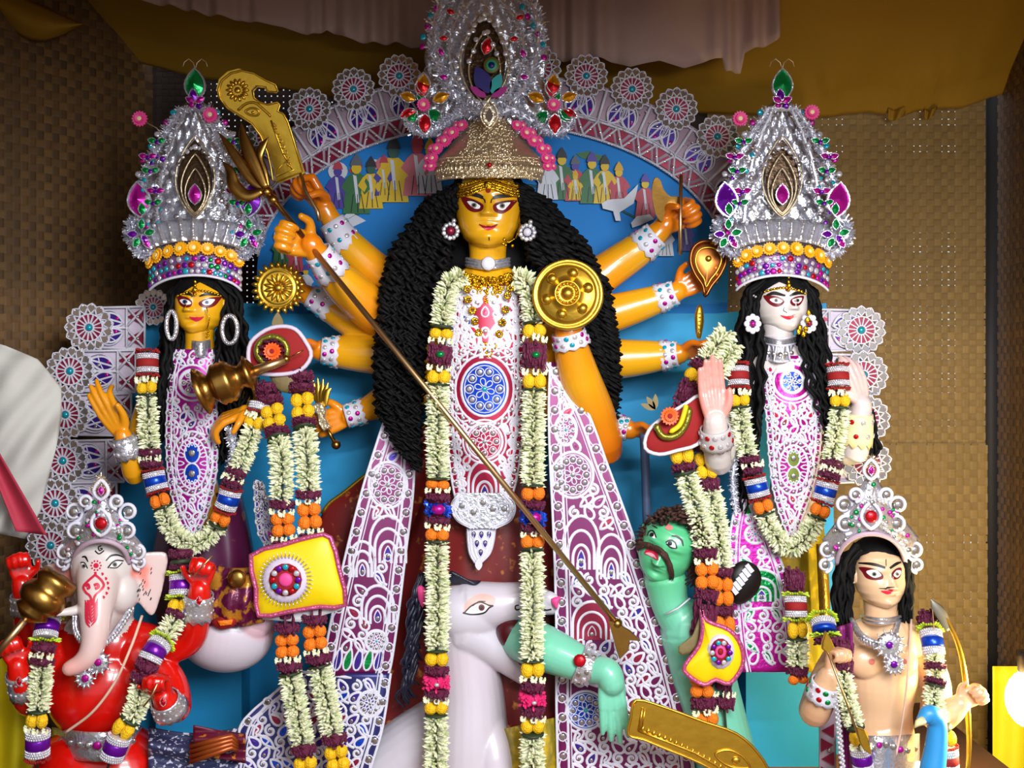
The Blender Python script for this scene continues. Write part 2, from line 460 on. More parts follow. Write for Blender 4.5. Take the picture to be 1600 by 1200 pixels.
M_lime = mat('lime_petal', '#b4cc2a', .6, var=.15)
M_pinkf = mat('hot_pink_flower', '#e8458e', .6, var=.12, vs_=70)
M_pinkf2 = mat('rose_flower', '#d81c68', .6, var=.12, vs_=70)
M_yf = mat('amber_flower', '#eaa508', .55, var=.12, vs_=60)
M_cream = mat('cream_centre', '#e8d9a0', .6)
M_redf = mat('red_velvet', '#8e0509', .8, var=.12)
M_bluef = mat('blue_foil', '#0e43c0', .25, .5, var=.12, vs_=40)
M_purplef = mat('purple_foil', '#6f0fa0', .25, .5, var=.15, vs_=40)
M_greenf = mat('green_foil', '#0c8f46', .25, .6, var=.2, vs_=40, bump=.5, bs=40)
M_redfoil = mat('red_foil', '#c81420', .25, .6, var=.2, vs_=40, bump=.5, bs=40)
M_ambfoil = mat('amber_foil', '#c98208', .25, .6, var=.2, vs_=40, bump=.5, bs=40)
M_crystal = mat('clear_bead', '#dcd8e0', .08, .55, var=.1, vs_=80)
M_gold2 = mat('champagne_gilt', '#dcc8a6', .28, .82, var=.2, vs_=60, bump=.4, bs=90)
M_yell = mat('yellow_satin', '#e8c800', .45, var=.08, vs_=10)
M_pinkb = mat('pink_sequin_band', '#c85a88', .3, .5, var=.2, vs_=80, bump=.5, bs=90)
M_pale = mat('pale_lilac_net', '#cdbfd2', .6, var=.1, vs_=60)
M_teal2 = mat('peacock_blue', '#2f8fd0', .4, var=.08)
# ------------------------------------------------------------------ the setting
def struct(o): o['kind'] = 'structure'; return o
g = MB(); g.box((0, -1.5, -.05), (5, 5, .05)); struct(g.build('floor', M_ground))
g = MB(); g.box((0, .55, .17), (2.15, 1.05, .17)); struct(g.build('stage_platform', M_stage))

def weave(parent, A, U, V, pu, pv, nu, nv, m, narrow_u, narrow_v, wide=1.04, m2=None):
    """plain weave of flat strips: A corner, U/V unit vectors, pu/pv pitch, nu/nv strip counts"""
    U = Vector(U).normalized(); V = Vector(V).normalized(); N_ = U.cross(V)
    amp = .0018
    R = Matrix((U, N_, V)).transposed()
    def strip(n, pitch, along, ph):
        mb = MB(); vs = []; fs = []
        for i in range(-1, 2*n+1):
            s_ = (i+.5)*pitch/2
            h_ = amp*(1 if ph else -1)*(1 if ((i//2) % 2 == 0) else -1)
            for k in (-.5, .5):
                vs.append((k, h_, s_) if along == 'v' else (s_, -h_, k))
        fs = [(2*i, 2*i+1, 2*i+3, 2*i+2) for i in range(2*n+1)]
        mb.add(vs, fs); return mb.mesh('bamboo_strip', m, False)
    mv = [strip(nv, pv, 'v', p) for p in (0, 1)]; mu = [strip(nu, pu, 'u', p) for p in (0, 1)]; mu2 = mu
    for q in mu: q.materials.clear(); q.materials.append(m2 or m)
    for i in range(nu):
        w_ = pu*(narrow_u(i) or wide)
        link('bamboo_strip', mv[i % 2], parent, Vector(A)+U*pu*(i+.5), R, (w_, 1, 1))
    for j in range(nv):
        w_ = pv*(narrow_v(j) or wide)
        link('bamboo_strip', mu2[j % 2], parent, Vector(A)+V*pv*(j+.5), R, (1, 1, w_))
rs = random.Random(3)
def pick(p, w0, w1): return lambda i: (rs.uniform(w0, w1) if rs.random() < p else None)
# back wall to the right of the idols: two mats, one above the other
yb = 1.35; s = S(yb)
wr = struct(bpy.data.objects.new('wall_back', None)); col.objects.link(wr); wr.location = P(1330, 1200, yb); wr['label'] = 'tan woven bamboo mat wall behind the idols'
pt = 11*s
weave(wr, P(1108, 708, yb), (1, 0, 0), (0, 0, 1), pt, pt*.95, 39, 56, M_bamboo, pick(.40, .66, .85), pick(.34, .66, .85), m2=M_bamboo3)
weave(wr, P(1100, 1330, yb-.015), (1, 0, 0), (0, 0, 1), pt*1.05, pt*1.15, 38, 50, M_bamboo, pick(.2, .70, .88), pick(.2, .70, .88), m2=M_bamboo3)
# right-hand wall, turning towards the viewer
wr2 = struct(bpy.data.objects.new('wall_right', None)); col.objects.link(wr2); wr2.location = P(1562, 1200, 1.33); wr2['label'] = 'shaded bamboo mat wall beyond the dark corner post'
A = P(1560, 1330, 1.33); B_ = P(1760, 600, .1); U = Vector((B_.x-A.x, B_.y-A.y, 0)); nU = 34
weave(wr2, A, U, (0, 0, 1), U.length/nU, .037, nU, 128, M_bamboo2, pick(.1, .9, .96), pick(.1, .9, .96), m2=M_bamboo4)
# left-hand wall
wl = struct(bpy.data.objects.new('wall_left', None)); col.objects.link(wl); wl.location = P(232, 1200, 1.32); wl['label'] = 'brown woven bamboo mat wall on the left, shade put into its colour'
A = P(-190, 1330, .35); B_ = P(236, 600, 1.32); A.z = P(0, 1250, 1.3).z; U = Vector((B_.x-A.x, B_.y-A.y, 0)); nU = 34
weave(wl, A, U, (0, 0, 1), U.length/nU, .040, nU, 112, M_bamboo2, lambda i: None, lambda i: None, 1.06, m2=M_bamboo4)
# perforated dark net between the left wall and the painted arch
wn = struct(bpy.data.objects.new('wall_net', None)); col.objects.link(wn); wn.location = P(420, 500, 1.36); wn['label'] = 'dark perforated net behind the painted arch'
weave(wn, P(225, 520, 1.36), (1, 0, 0), (0, 0, 1), 9.5*s, 9.5*s, 44, 46, M_darknet, lambda i: .80 if i > 10 else None, lambda i: .80)
g = MB(); g.box(P(870, 330, 1.40), (.85, .01, 1.0)); g.box(P(660, 900, 1.40), (1.5, .01, 1.3)); struct(g.build('wall_backing', M_darknet))
# dark low wall strip with pin-holes, lower left
g = MB(); g.box(P(1549, 640, 1.42), (.035, .02, 1.9)); struct(g.build('corner_post', M_post))
# other walls out of the picture that close the shed
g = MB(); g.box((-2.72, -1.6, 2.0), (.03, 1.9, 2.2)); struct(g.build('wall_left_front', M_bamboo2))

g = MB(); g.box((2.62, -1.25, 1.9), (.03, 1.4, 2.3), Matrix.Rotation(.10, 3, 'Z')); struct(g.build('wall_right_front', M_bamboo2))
# ---- yellow ceiling cloth
def ceil_edge(u):                       # pixel height of the hem along the back
    return interp(u, [(-300, 20), (-100, 30), (0, 36), (60, 44), (115, 54), (190, 92), (330, 124), (600, 165), (1050, 176), (1280, 181), (1400, 172), (1500, 168), (1560, 148), (1620, 120), (1800, 90)])
def ceil(a, b):
    u = -260+a*2120
    bk = P(u, ceil_edge(u), 1.28)
    prof = [(0, 0, 0), (.12, -.10, .10), (.3, -.28, .22), (.5, -.55, .40), (.7, -1.3, .55), (1, -3.3, .62)]
    for (t0, y0, z0), (t1, y1, z1) in zip(prof, prof[1:]):
        if b <= t1:
            t = (b-t0)/(t1-t0); dy = y0+(y1-y0)*t; dz = z0+(z1-z0)*t; break
    p = bk+Vector((0, dy, dz))
    p.z += .018*math.sin(a*23+b*9)*(.3+b)*math.sin(b*7+a*5)
    for (ua, k) in ((1255, .9), (1405, 1.0)):      # pulled tucks
        x = (u-ua)/90-b*1.5
        p.z += -.035*k*math.exp(-x*x*4)*math.exp(-((b-.12)/.16)**2)*(1+.6*math.sin((u-ua)*.16+b*20))
    p.x += .0
    return p
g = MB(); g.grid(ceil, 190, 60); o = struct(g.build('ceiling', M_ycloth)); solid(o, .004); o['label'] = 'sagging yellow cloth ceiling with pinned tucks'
g = MB(); g.grid(lambda a, b: Vector((-3.0+6*a, -2.0+.03*math.sin(a*40)*b, 4.35-1.28*b)), 80, 6); o = struct(g.build('ceiling_shade_fascia', M_ycloth)); solid(o, .004); o['label'] = 'yellow cloth fascia added out of view to shade the upper part'  # unseen fascia, added to keep the entrance light off the top
# torn tails of the ceiling cloth
g = MB()
for (u, v, w_, h_) in ((1405, 172, 34, 18), (1455, 174, 20, 14)):
    g.grid(lambda a, b: P(u-w_/2+a*w_*(1-.35*b), v-4+b*h_+3*math.sin(a*5), 1.25+.02*math.sin(a*7)), 8, 4)
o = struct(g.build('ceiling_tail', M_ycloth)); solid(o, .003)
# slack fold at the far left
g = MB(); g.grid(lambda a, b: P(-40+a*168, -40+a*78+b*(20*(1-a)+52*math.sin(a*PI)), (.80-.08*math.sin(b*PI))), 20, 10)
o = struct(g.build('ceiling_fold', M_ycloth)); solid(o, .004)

# ---- gathered muslin valance
hem = [(130, -16), (180, -4), (260, 8), (330, 24), (400, 34), (440, 40), (480, 52), (510, 46), (545, 62), (580, 68), (620, 68), (660, 76), (760, 86), (860, 90), (895, 96), (925, 90), (965, 97), (985, 105), (1030, 96), (1070, 105), (1110, 93), (1129, 92), (1131, 114), (1160, 112), (1164, 82), (1185, 76), (1212, 66), (1216, 60)]
def valance(a, b):
    u = 130+a*1086
    for p, q in zip(hem, hem[1:]):
        if u <= q[0]: v = p[1]+(q[1]-p[1])*(u-p[0])/(q[0]-p[0]); break
    fold = .024*math.sin(u*.075+math.sin(u*.021)*5)+.012*math.sin(u*.13+3*math.sin(u*.05))*(.5+.5*math.sin(u*.017))
    top = P(u, -60, .72)
    q = P(u, v, .72)
    p = top.lerp(q, b); p.y += fold*(.35+.65*b)
    return p
g = MB(); g.grid(valance, 420, 8); o = g.build_at('muslin_valance', M_frill, P(670, 80, .72)); solid(o, .002)
tag(o, 'pale pink gathered muslin frill hanging from the ceiling behind the crest', 'valance')

# ---- white cloth with a red border, left edge
def wc(a, b):
    y = -.12
    L0 = [(-60, 530), (-60, 600), (-60, 700), (-60, 850)]
    R0 = [(8, 540), (60, 562), (96, 606), (96, 650), (88, 700), (74, 752), (62, 800), (40, 842)]
    t = b*(len(R0)-1); i = min(int(t), len(R0)-2); r = (R0[i][0]+(R0[i+1][0]-R0[i][0])*(t-i), R0[i][1]+(R0[i+1][1]-R0[i][1])*(t-i))
    l = (-70, 520+b*300)
    u = l[0]+(r[0]-l[0])*a; v = l[1]+(r[1]-l[1])*a
    d = y-.10*math.sin(a*PI*.95)*math.sin(min(1, b*1.6)*PI*.6)+.014*math.sin(a*16+b*9)*b+.010*math.sin(v*.09+u*.11)
    return P(u, v, d)
cl = thing('draped_cloth', 'white muslin cloth with a red border, draped at the left edge', 'cloth', P(20, 830, -.12))
g = MB(); g.grid(wc, 40, 50); solid(g.build('cloth', M_white_cloth, cl), .004)
g = MB(); g.grid(lambda a, b: P(-30+a*(22+26*b)+b*55, 690+b*140+a*6, -.30+.02*math.sin(a*4)-.02*b), 8, 20); solid(g.build('red_border', M_redborder, cl), .004)
# ---- yellow skirting cloths at the bottom corners
g = MB(); g.grid(lambda a, b: P(-60+a*115, 1030+b*330+10*math.sin(a*6), -.02+.03*math.sin(a*14+b*2)-.03*b), 30, 12)
o = g.build_at('skirting_cloth', M_ycloth2, P(0, 1350, -.02)); solid(o, .004); tag(o, 'bright yellow skirting cloth in the lower left corner', 'cloth')
g = MB(); g.grid(lambda a, b: P(1551+a*120, 1041+b*330, .9+.02*math.sin(a*12+b*2)-.02*b), 30, 12)
o = g.build_at('skirting_cloth', M_ycloth2, P(1600, 1350, .9)); solid(o, .004); tag(o, 'bright yellow skirting cloth in the lower right corner behind the lamp', 'cloth')
# ---- lit bulb at the right edge
lp = thing('hanging_bulb', 'glowing bare bulb on a wire at the right edge', 'lamp', P(1604, 1085, -.35))
g = MB(); c = P(1606, 1092, -.35); g.ell(c, (.075, .075, .10)); g.build('bulb', mat('glowing_bulb', '#ffe2a0', .3, emit=240), lp)
g = MB(); g.lathe([(.03, 0), (.034, .02), (.034, .07), (.028, .09)], xf(c+Vector((0, 0, .17)), Matrix.Rotation(PI/2, 3, 'X')), 16); g.build('socket', M_black, lp)
g = MB(); g.tube([c+Vector((0, 0, .15)), c+Vector((.02, .02, .6)), c+Vector((.1, .1, 1.8))], .005, 6); g.build('wire', M_black, lp)
# ------------------------------------------------------------------ painted backdrop with pith-work border
yB = .60; sB = S(yB)
bd = thing('painted_backdrop', 'blue painted arch backdrop with pith rosette border behind the idols', 'backdrop', P(780, 1250, yB))
EC, EA, EB = (770, 424), 368, 229      # ellipse of the arch edge in pixels
def ell_pt(th, off=0.0):                # th: 0 right, pi left; off outward
    x, y = EA*math.cos(th), -EB*math.sin(th)
    nx, ny = math.cos(th)/EA, -math.sin(th)/EB; l = math.hypot(nx, ny)
    return EC[0]+x+nx/l*off, EC[1]+y+ny/l*off
# boards
g = MB(); n = 60; poly = [ell_pt(PI*i/n, 2) for i in range(n+1)]
poly = [(u, v) for u, v in poly]+[(402, 495), (1138, 495)]
g.prism([((u-780)*sB, -(v-600)*sB) for u, v in poly], .02, xf(P(780, 600, yB+.03)))
g.build('arch_board', M_blue, bd, False)
g = MB(); low = [(222, 474), (420, 474), (420, 490), (1120, 490), (1290, 474), (1300, 740), (1312, 1300), (160, 1300), (190, 745)]
g.prism([((u-780)*sB, -(v-600)*sB) for u, v in low], .02, xf(P(780, 600, yB)))
g.build('lower_board', M_blue2, bd, False)
# border backing (pale board) round the arch and down the wings
g = MB()
def arcband(g, o0, o1, y, th0=.12, th1=PI-.12, n=80):
    g.grid(lambda a, b: P(*ell_pt(th0+(th1-th0)*a, o0+(o1-o0)*b), y), n, 1)
arcband(g, 0, 82, yB+.015); o = g.build('border_backing', M_pinkpith, bd); solid(o, .006)

# --- unit pieces (in pixels of the board, local x right / z up)
def rib2d(mb, pts, w_, h_, mi=0, closed=False, M=None):
    """raised flat cord along 2-D points (x,z): width w_, height h_ towards -Y"""
    n = len(pts); V = []
    for i, p in enumerate(pts):
        a = pts[i-1] if (closed or i > 0) else p; b = pts[(i+1) % n] if (closed or i < n-1) else p
        tx, tz = b[0]-a[0], b[1]-a[1]; l = math.hypot(tx, tz)+1e-9; nx, nz = -tz/l, tx/l; q = w_/2
        V += [(p[0]+nx*q, 0, p[1]+nz*q), (p[0]+nx*q*.6, -h_, p[1]+nz*q*.6), (p[0]-nx*q*.6, -h_, p[1]-nz*q*.6), (p[0]-nx*q, 0, p[1]-nz*q)]
    fs = []
    for i in range(n if closed else n-1):
        j = (i+1) % n
        for k in range(3): fs.append((4*i+k, 4*i+k+1, 4*j+k+1, 4*j+k))
    if M is not None: V = [M @ Vector(v) for v in V]
    mb.add(V, fs, mi)
def tri_mesh(w_, h_):
    mb = MB(); mb.prism([(-w_/2, 0), (w_/2, 0), (0, h_)], 3*sB)
    return mb.mesh('red_triangle', M_maroon, False)
def leaf_outline(L, W, n=14):
    up = [(W/2*math.sin(PI*i/n)**.8*(1-.25*i/n), L*i/n) for i in range(n+1)]
    return up+[(-x, z) for x, z in reversed(up[1:-1])]
def leaf_meshes(L, W):
    a = MB(); a.prism(leaf_outline(L, W), 2*sB); base = a.mesh('leaf_ground', M_violet, False)
    b = MB(); rib2d(b, leaf_outline(L, W), 4*sB, 3*sB, 0, True); rib2d(b, leaf_outline(L*1.16, W*1.35), 2.4*sB, 2.5*sB, 0, True)
    rib2d(b, [(0, 0), (0, L)], 4*sB, 3*sB)
    rib2d(b, [(-W*.45, L*.35), (0, L*.6), (W*.42, L*.75)], 2*sB, 2.5*sB)
    rim = b.mesh('leaf_cord', M_white, False)
    return base, rim
def petal(L, W, n=8):
    up = [(W/2*math.sin(PI*(i/n)**1.4), L*i/n) for i in range(n+1)]
    return up+[(-x, z) for x, z in reversed(up[1:-1])]
def rosette_meshes(R):
    """outer mirror petals, inner petals, cord spokes"""
    o = MB(); k = 15
    for i in range(k):
        M = Matrix.Rotation(2*PI*i/k, 4, 'Y')
        o.prism([(x, z+R*.60) for x, z in petal(R*.42, R*.30)], 2*sB, M @ Matrix.Translation((0, -1*sB, 0)))
    op = o.mesh('mirror_petals', M_mirror, False)
    c = MB()
    for i in range(k):
        M = Matrix.Rotation(2*PI*i/k, 4, 'Y')
        rib2d(c, [(x, z+R*.58) for x, z in petal(R*.46, R*.36)], R*.065, 3*sB, 0, True, M)
        M2 = Matrix.Rotation(2*PI*(i+.5)/k, 4, 'Y'); rib2d(c, [(0, R*.16), (0, R*.60)], R*.07, 3*sB, 0, False, M2)
    rib2d(c, [(R*.58*math.cos(2*PI*i/24), R*.58*math.sin(2*PI*i/24)) for i in range(24)], R*.07, 3.4*sB, 0, True)
    rib2d(c, [(R*.2*math.cos(2*PI*i/14), R*.2*math.sin(2*PI*i/14)) for i in range(14)], R*.06, 3.6*sB, 0, True)
    cm = c.mesh('rosette_cord', M_white, False)
    b = MB(); b.prism([(R*.58*math.cos(2*PI*i/24), R*.58*math.sin(2*PI*i/24)) for i in range(24)], 1.5*sB); bm = b.mesh('rosette_ground', M_maroon, False)
    e = MB(); e.ell((0, -2*sB, 0), (R*.15, 4*sB, R*.15), seg=12, ring=6); em = e.mesh('rosette_gem', M_turq, True)
    s_ = MB()
    for i in range(k):
        a = 2*PI*i/k; s_.ell((R*.97*math.sin(a), -2*sB, R*.97*math.cos(a)), (1.8*sB, 1.5*sB, 1.8*sB), seg=6, ring=4)
    sm = s_.mesh('rim_spangles', M_crystal, True)
    return op, cm, bm, em, sm
TRI = tri_mesh(22*sB, 20*sB); LB, LR = leaf_meshes(42*sB, 25*sB); ROS = rosette_meshes(34*sB)
dm = MB(); dm.lathe([(2.9*sB, 0), (2.6*sB, 1.4*sB), (1.2*sB, 2*sB)], None, 10); DISC = dm.mesh('mirror_disc', M_mirror, True)
dm = MB(); dm.lathe([(3.4*sB, 0), (3.2*sB, 1.2*sB), (1.5*sB, 1.8*sB)], None, 10); DISCM = dm.mesh('magenta_disc', M_magenta, True)
def rosette(parent, u, v, y, k=1.0, ang=0.0, tilt=0):
    R = Matrix.Rotation(ang, 3, 'Y') @ Matrix.Rotation(tilt, 3, 'Z')
    r = link('rosette', ROS[1], parent, P(u, v, y), R, k)
    for nm, me in (('mirror_petals', ROS[0]), ('rosette_ground', ROS[2]), ('rosette_gem', ROS[3]), ('rim_spangles', ROS[4])):
        c = bpy.data.objects.new(nm, me); col.objects.link(c); c.parent = r
def leafpiece(parent, u, v, y, ang, k=1.0):
    R = Matrix.Rotation(ang, 3, 'Y')
    r = link('leaf_panel', LR, parent, P(u, v, y), R, k)
    for nm, me, lo in (('leaf_ground', LB, (0, 0, 0)), ('magenta_disc', DISCM, (5*sB, 0, 12*sB)), ('mirror_disc', DISC, (-5*sB, 0, 26*sB))):
        c = bpy.data.objects.new(nm, me); col.objects.link(c); c.parent = r; c.location = lo
# arc length table for even spacing
ths = [.10+(PI-.20)*i/400 for i in range(401)]; acc = [0]
for a, b in zip(ths, ths[1:]):
    p, q = ell_pt(a, 40), ell_pt(b, 40); acc.append(acc[-1]+math.hypot(p[0]-q[0], p[1]-q[1]))
def th_at(s_):
    return float(np.interp(s_, acc, ths))
def dirn(th):                           # outward direction as a rotation about Y from +Z
    a, b = ell_pt(th, 0), ell_pt(th, 10); return math.atan2(b[0]-a[0], -(b[1]-a[1]))
TOT = acc[-1]; nR = 15
for i in range(nR):
    th = th_at(TOT*(i+.5)/nR); u, v = ell_pt(th, 92); rosette(bd, u, v, yB-.005, .95, random.uniform(0, .4))
for i in range(nR*2):
    th = th_at(TOT*(i+.5)/(nR*2)); an = dirn(th)+(.36 if i % 2 else -.36); u, v = ell_pt(th, 30); leafpiece(bd, u, v, yB+.002, an, .95)
nT = nR*4
for i in range(nT):
    th = th_at(TOT*(i+.5)/nT)
    if i % 2 == 0: u, v = ell_pt(th, 4); an = dirn(th)
    else: u, v = ell_pt(th, 25); an = dirn(th)+PI
    link('red_triangle', TRI, bd, P(u, v, yB+.005), Matrix.Rotation(an, 3, 'Y'))
    u, v = ell_pt(th, 13); link('mirror_disc', DISC, bd, P(u, v, yB-.001), None)
g = MB(); ribs = MB()
for off, w_ in ((1, 4), (28, 4.5), (31.5, 2), (78, 3)):
    pts = [P(*ell_pt(.10+(PI-.20)*i/90, off), yB) for i in range(91)]
    ribs.tube(pts, w_*sB*.5, 5)
for i in range(nT):
    th0, th1 = th_at(TOT*i/nT), th_at(TOT*(i+1)/nT)
    a, b = (ell_pt(th0, 2), ell_pt(th1, 28)) if i % 2 else (ell_pt(th0, 28), ell_pt(th1, 2))
    ribs.tube([P(*a, yB-.002), P(*b, yB-.002)], 2*sB, 5)
    if i % 4 == 0: ribs.tube([P(*ell_pt(th0, 28), yB-.002), P(*ell_pt(th0, 80), yB-.002)], 2.6*sB, 5)
ribs.build('border_cords', M_white, bd, kind='stuff')
sp = MB()
for i in range(300):
    th = .10+(PI-.2)*i/300; sp.ell(P(*ell_pt(th, 0), yB-.006), 1.5*sB, seg=6, ring=4)
for i in range(nT*6):
    th = th_at(TOT*i/(nT*6)); sp.ell(P(*ell_pt(th, random.choice((28, 80, random.uniform(34, 78)))), yB-.006), random.uniform(.9, 1.8)*sB, seg=6, ring=4)
sp.build('border_spangles', M_crystal, bd, kind='stuff')
# wings: rows of rosette + two leaves + triangle strip
def wing(rows, sgn, ybase):
    for k, (ru, rv, eu) in enumerate(rows):
        yy = ybase-.02*k
        rosette(bd, ru, rv, yy-.012, 1.05, random.uniform(0, .4))
        bk = MB(); w0 = ru+sgn*-22; bk.prism([((u-ru)*S(yy), -(v-rv)*S(yy)) for u, v in ((ru, rv-32), (eu, rv-34), (eu, rv+34), (ru, rv+32))], .008, xf(P(ru, rv, yy+.012)))
        bk.build('wing_panel', M_pale, bd, False)
        for q in (-1, 1):
            leafpiece(bd, eu+sgn*33, rv-q*7, yy-.004, sgn*(PI/2-.28*q), .92)
        rb = MB()
        for (a, b) in (((ru, rv-31), (eu, rv-33)), ((ru, rv+31), (eu, rv+33)), ((eu, rv-33), (eu, rv+33)), ((eu+sgn*28, rv-33), (eu+sgn*28, rv+33)), ((eu+sgn*30, rv), (eu, rv-32)), ((eu+sgn*30, rv), (eu, rv+32)), ((eu+sgn*-1, rv), (eu+sgn*28, rv-33)), ((eu, rv), (eu+sgn*28, rv+33)), ((ru, rv), (eu+sgn*28, rv))):
            rb.tube([P(*a, yy-.006), P(*b, yy-.006)], 2.0*S(yy), 5)
        rb.build('wing_cords', M_white, bd)
        for q in (-1, 1):
            link('red_triangle', TRI, bd, P(eu+sgn*3, rv+q*17, yy), Matrix.Rotation(-PI/2 if sgn < 0 else PI/2, 3, 'Y'), 1.15)
            link('mirror_disc', DISC, bd, P(eu+sgn*11, rv+q*17, yy-.006))
wing([(140, 512, 226), (110, 580, 212), (103, 648, 205), (99, 720, 194), (87, 786, 182), (80, 852, 172)], -1, .50)
wing([(1345, 516, 1268), (1349, 586, 1268), (1352, 655, 1275), (1354, 722, 1280)], 1, .50)
# half rosette above the left wing and behind the crown
rosette(bd, 240, 480, .52, .8)

# painted paper figures on the arch
def cut(parent, name, pts, y, hexname, m, t=.003):
    mb = MB(); cx = sum(p[0] for p in pts)/len(pts); cy = sum(p[1] for p in pts)/len(pts)
    mb.prism([((u-cx)*S(y), -(v-cy)*S(y)) for u, v in pts], t, xf(P(cx, cy, y)))
    return mb.build(name, m, parent, False)
PC = {k: mat('poster_'+k, h, .5, var=.08) for k, h in dict(yellow='#d9b417', red='#b5384a', green='#2f6b3c', violet='#4a3a9a', white='#cfd2dc', grey='#5a5f6a', gold='#d6a21a', rose='#c96a78', dark='#20242a', teal='#2f5a50').items()}
fig_n = 0
def figure(u, v, h, lean, robe, skin, hat, halo=None):
    global fig_n
    h *= 1.18; fig_n += 1
    """one painted paper figure: u,v foot, h height px, lean px at the top"""
    y = yB+.012-.0009*fig_n
    f = bpy.data.objects.new('painted_figure', None); col.objects.link(f); f.location = P(u, v, y)-wloc(bd); f.parent = bd
    def L(a, b): return (u+a*h+lean*b, v-b*h)
    if halo: cut(f, 'halo', [L(.21*math.cos(t), .80+.2*math.sin(t)) for t in [2*PI*i/14 for i in range(14)]], y+.002, '', PC[halo])
    cut(f, 'robe', [L(-.24, 0), L(.24, 0), L(.20, .30), L(.17, .62), L(.08, .70), L(-.08, .70), L(-.17, .62), L(-.20, .30)], y, '', PC[robe])
    cut(f, 'sleeve', [L(-.17, .62), L(-.27, .46), L(-.14, .33), L(-.08, .44)], y-.002, '', PC[robe]); cut(f, 'sleeve', [L(.17, .62), L(.27, .46), L(.14, .33), L(.08, .44)], y-.002, '', PC[robe])
    cut(f, 'sash', [L(-.06, .68), L(.0, .66), L(.05, .2), L(.0, .18)], y-.003, '', PC['white'])
    cut(f, 'face', [L(.09*math.cos(t), .79+.10*math.sin(t)) for t in [2*PI*i/10 for i in range(10)]], y-.003, '', PC[skin])
    cut(f, 'headdress', [L(-.11, .84), L(.11, .84), L(.08, .94), L(0, 1.06), L(-.08, .94)], y-.004, '', PC[hat])
    for q in (-.1, .02, .13): cut(f, 'fold', [L(q, .02), L(q+.015, .02), L(q*.6+.012, .34), L(q*.6, .34)], y-.003, '', PC['dark' if robe != 'dark' else 'white'])
for a in [(528, 326, 62, -.10, 'violet', 'violet', 'red', 'white'), (557, 334, 76, -.14, 'green', 'yellow', 'grey'), (580, 326, 66, -.10, 'yellow', 'teal', 'dark'), (600, 306, 52, -.06, 'violet', 'yellow', 'red', 'rose'), (615, 316, 84, -.03, 'yellow', 'teal', 'dark'), (652, 306, 80, -.02, 'rose', 'red', 'red'), (672, 302, 70, .0, 'white', 'yellow', 'yellow'),
          (878, 312, 66, .02, 'green', 'yellow', 'dark'), (899, 314, 58, .03, 'red', 'violet', 'grey'), (899, 312, 38, .03, 'yellow', 'yellow', 'gold'), (925, 318, 66, .06, 'green', 'yellow', 'violet'), (945, 318, 62, .10, 'yellow', 'yellow', 'dark'), (967, 322, 56, .14, 'red', 'yellow', 'gold'), (1008, 340, 56, .24, 'red', 'yellow', 'violet'), (855, 312, 60, 0, 'white', 'white', 'grey'),
          (440, 416, 50, -.2, 'green', 'yellow', 'dark', 'white'), (462, 425, 46, -.15, 'red', 'yellow', 'teal'), (478, 462, 40, -.1, 'white', 'yellow', 'violet'), (1040, 400, 46, .2, 'white', 'yellow', 'violet'), (1072, 392, 44, .2, 'violet', 'yellow', 'red')]: figure(*a)
y = yB+.0165
cut(bd, 'painted_parasol', [(900, 240), (918, 236), (948, 246), (951, 251), (930, 252), (908, 247)], y, '', PC['green'])
cut(bd, 'painted_parasol', [(545, 265), (563, 256), (567, 262), (548, 271)], y, '', PC['red'])
cut(bd, 'painted_parasol', circ(586, 257, 8), y, '', PC['white']); cut(bd, 'painted_moon', circ(587, 258, 5), y-.004, '', PC['red'])
# painted white beasts
cut(bd, 'painted_beast', [(940, 318), (950, 312), (975, 310), (985, 300), (997, 288), (995, 300), (990, 318), (968, 332), (970, 345), (962, 345), (958, 330), (942, 326)], y-.026, '', PC['white'])
cut(bd, 'painted_beast', [(986, 348), (995, 338), (1015, 335), (1022, 342), (1000, 352), (988, 356)], y-.026, '', PC['white'])
cut(bd, 'painted_beast', [(527, 350), (545, 330), (560, 338), (572, 345), (548, 356)], y-.002, '', PC['white'])
# dark painted line that closes the band of figures
g = MB(); g.tube([P(*ell_pt(.35+(PI-.7)*i/60, -82-10*math.sin(i/60*PI)), yB+.018) for i in range(61)], 2*sB, 5); g.build('band_line', PC['teal'], bd)
# ------------------------------------------------------------------ flowers and garlands (sizes in metres at 2.5 mm per pixel)
K = .0025
rk = random.Random(11)
def bud(mb, p, d, L, r, mi=0):
    d = Vector(d).normalized(); a = d.orthogonal().normalized(); b = d.cross(a); p = Vector(p)
    vs = [p]
    for t, k in ((.35, .8), (.75, 1.0)):
        for i in range(4):
            an = PI/2*i; vs.append(p+d*L*t+(a*math.cos(an)+b*math.sin(an))*r*k)
    vs.append(p+d*L)
    fs = [(0, 1+(i+1) % 4, 1+i) for i in range(4)]+[(1+i, 1+(i+1) % 4, 5+(i+1) % 4, 5+i) for i in range(4)]+[(9, 5+i, 5+(i+1) % 4) for i in range(4)]
    mb.add(vs, fs, mi)
def tub_mesh():
    mb = MB()
    for i in range(64):
        a = rk.uniform(0, 2*PI); z = rk.uniform(-9, 9)*K; up = rk.uniform(-.35, .45)
        L = rk.uniform(13, 19)*K; r0 = rk.uniform(1, 6)*K
        d = Vector((math.cos(a), math.sin(a)*.8, up))
        bud(mb, Vector((math.cos(a)*r0, math.sin(a)*r0*.8, z)), d, L, rk.uniform(1.7, 2.5)*K, 0 if rk.random() < .8 else 1)
    return mb.mesh('tuberose_cluster', [M_wflower, M_wflower2], False)
TUB = [tub_mesh() for _ in range(5)]
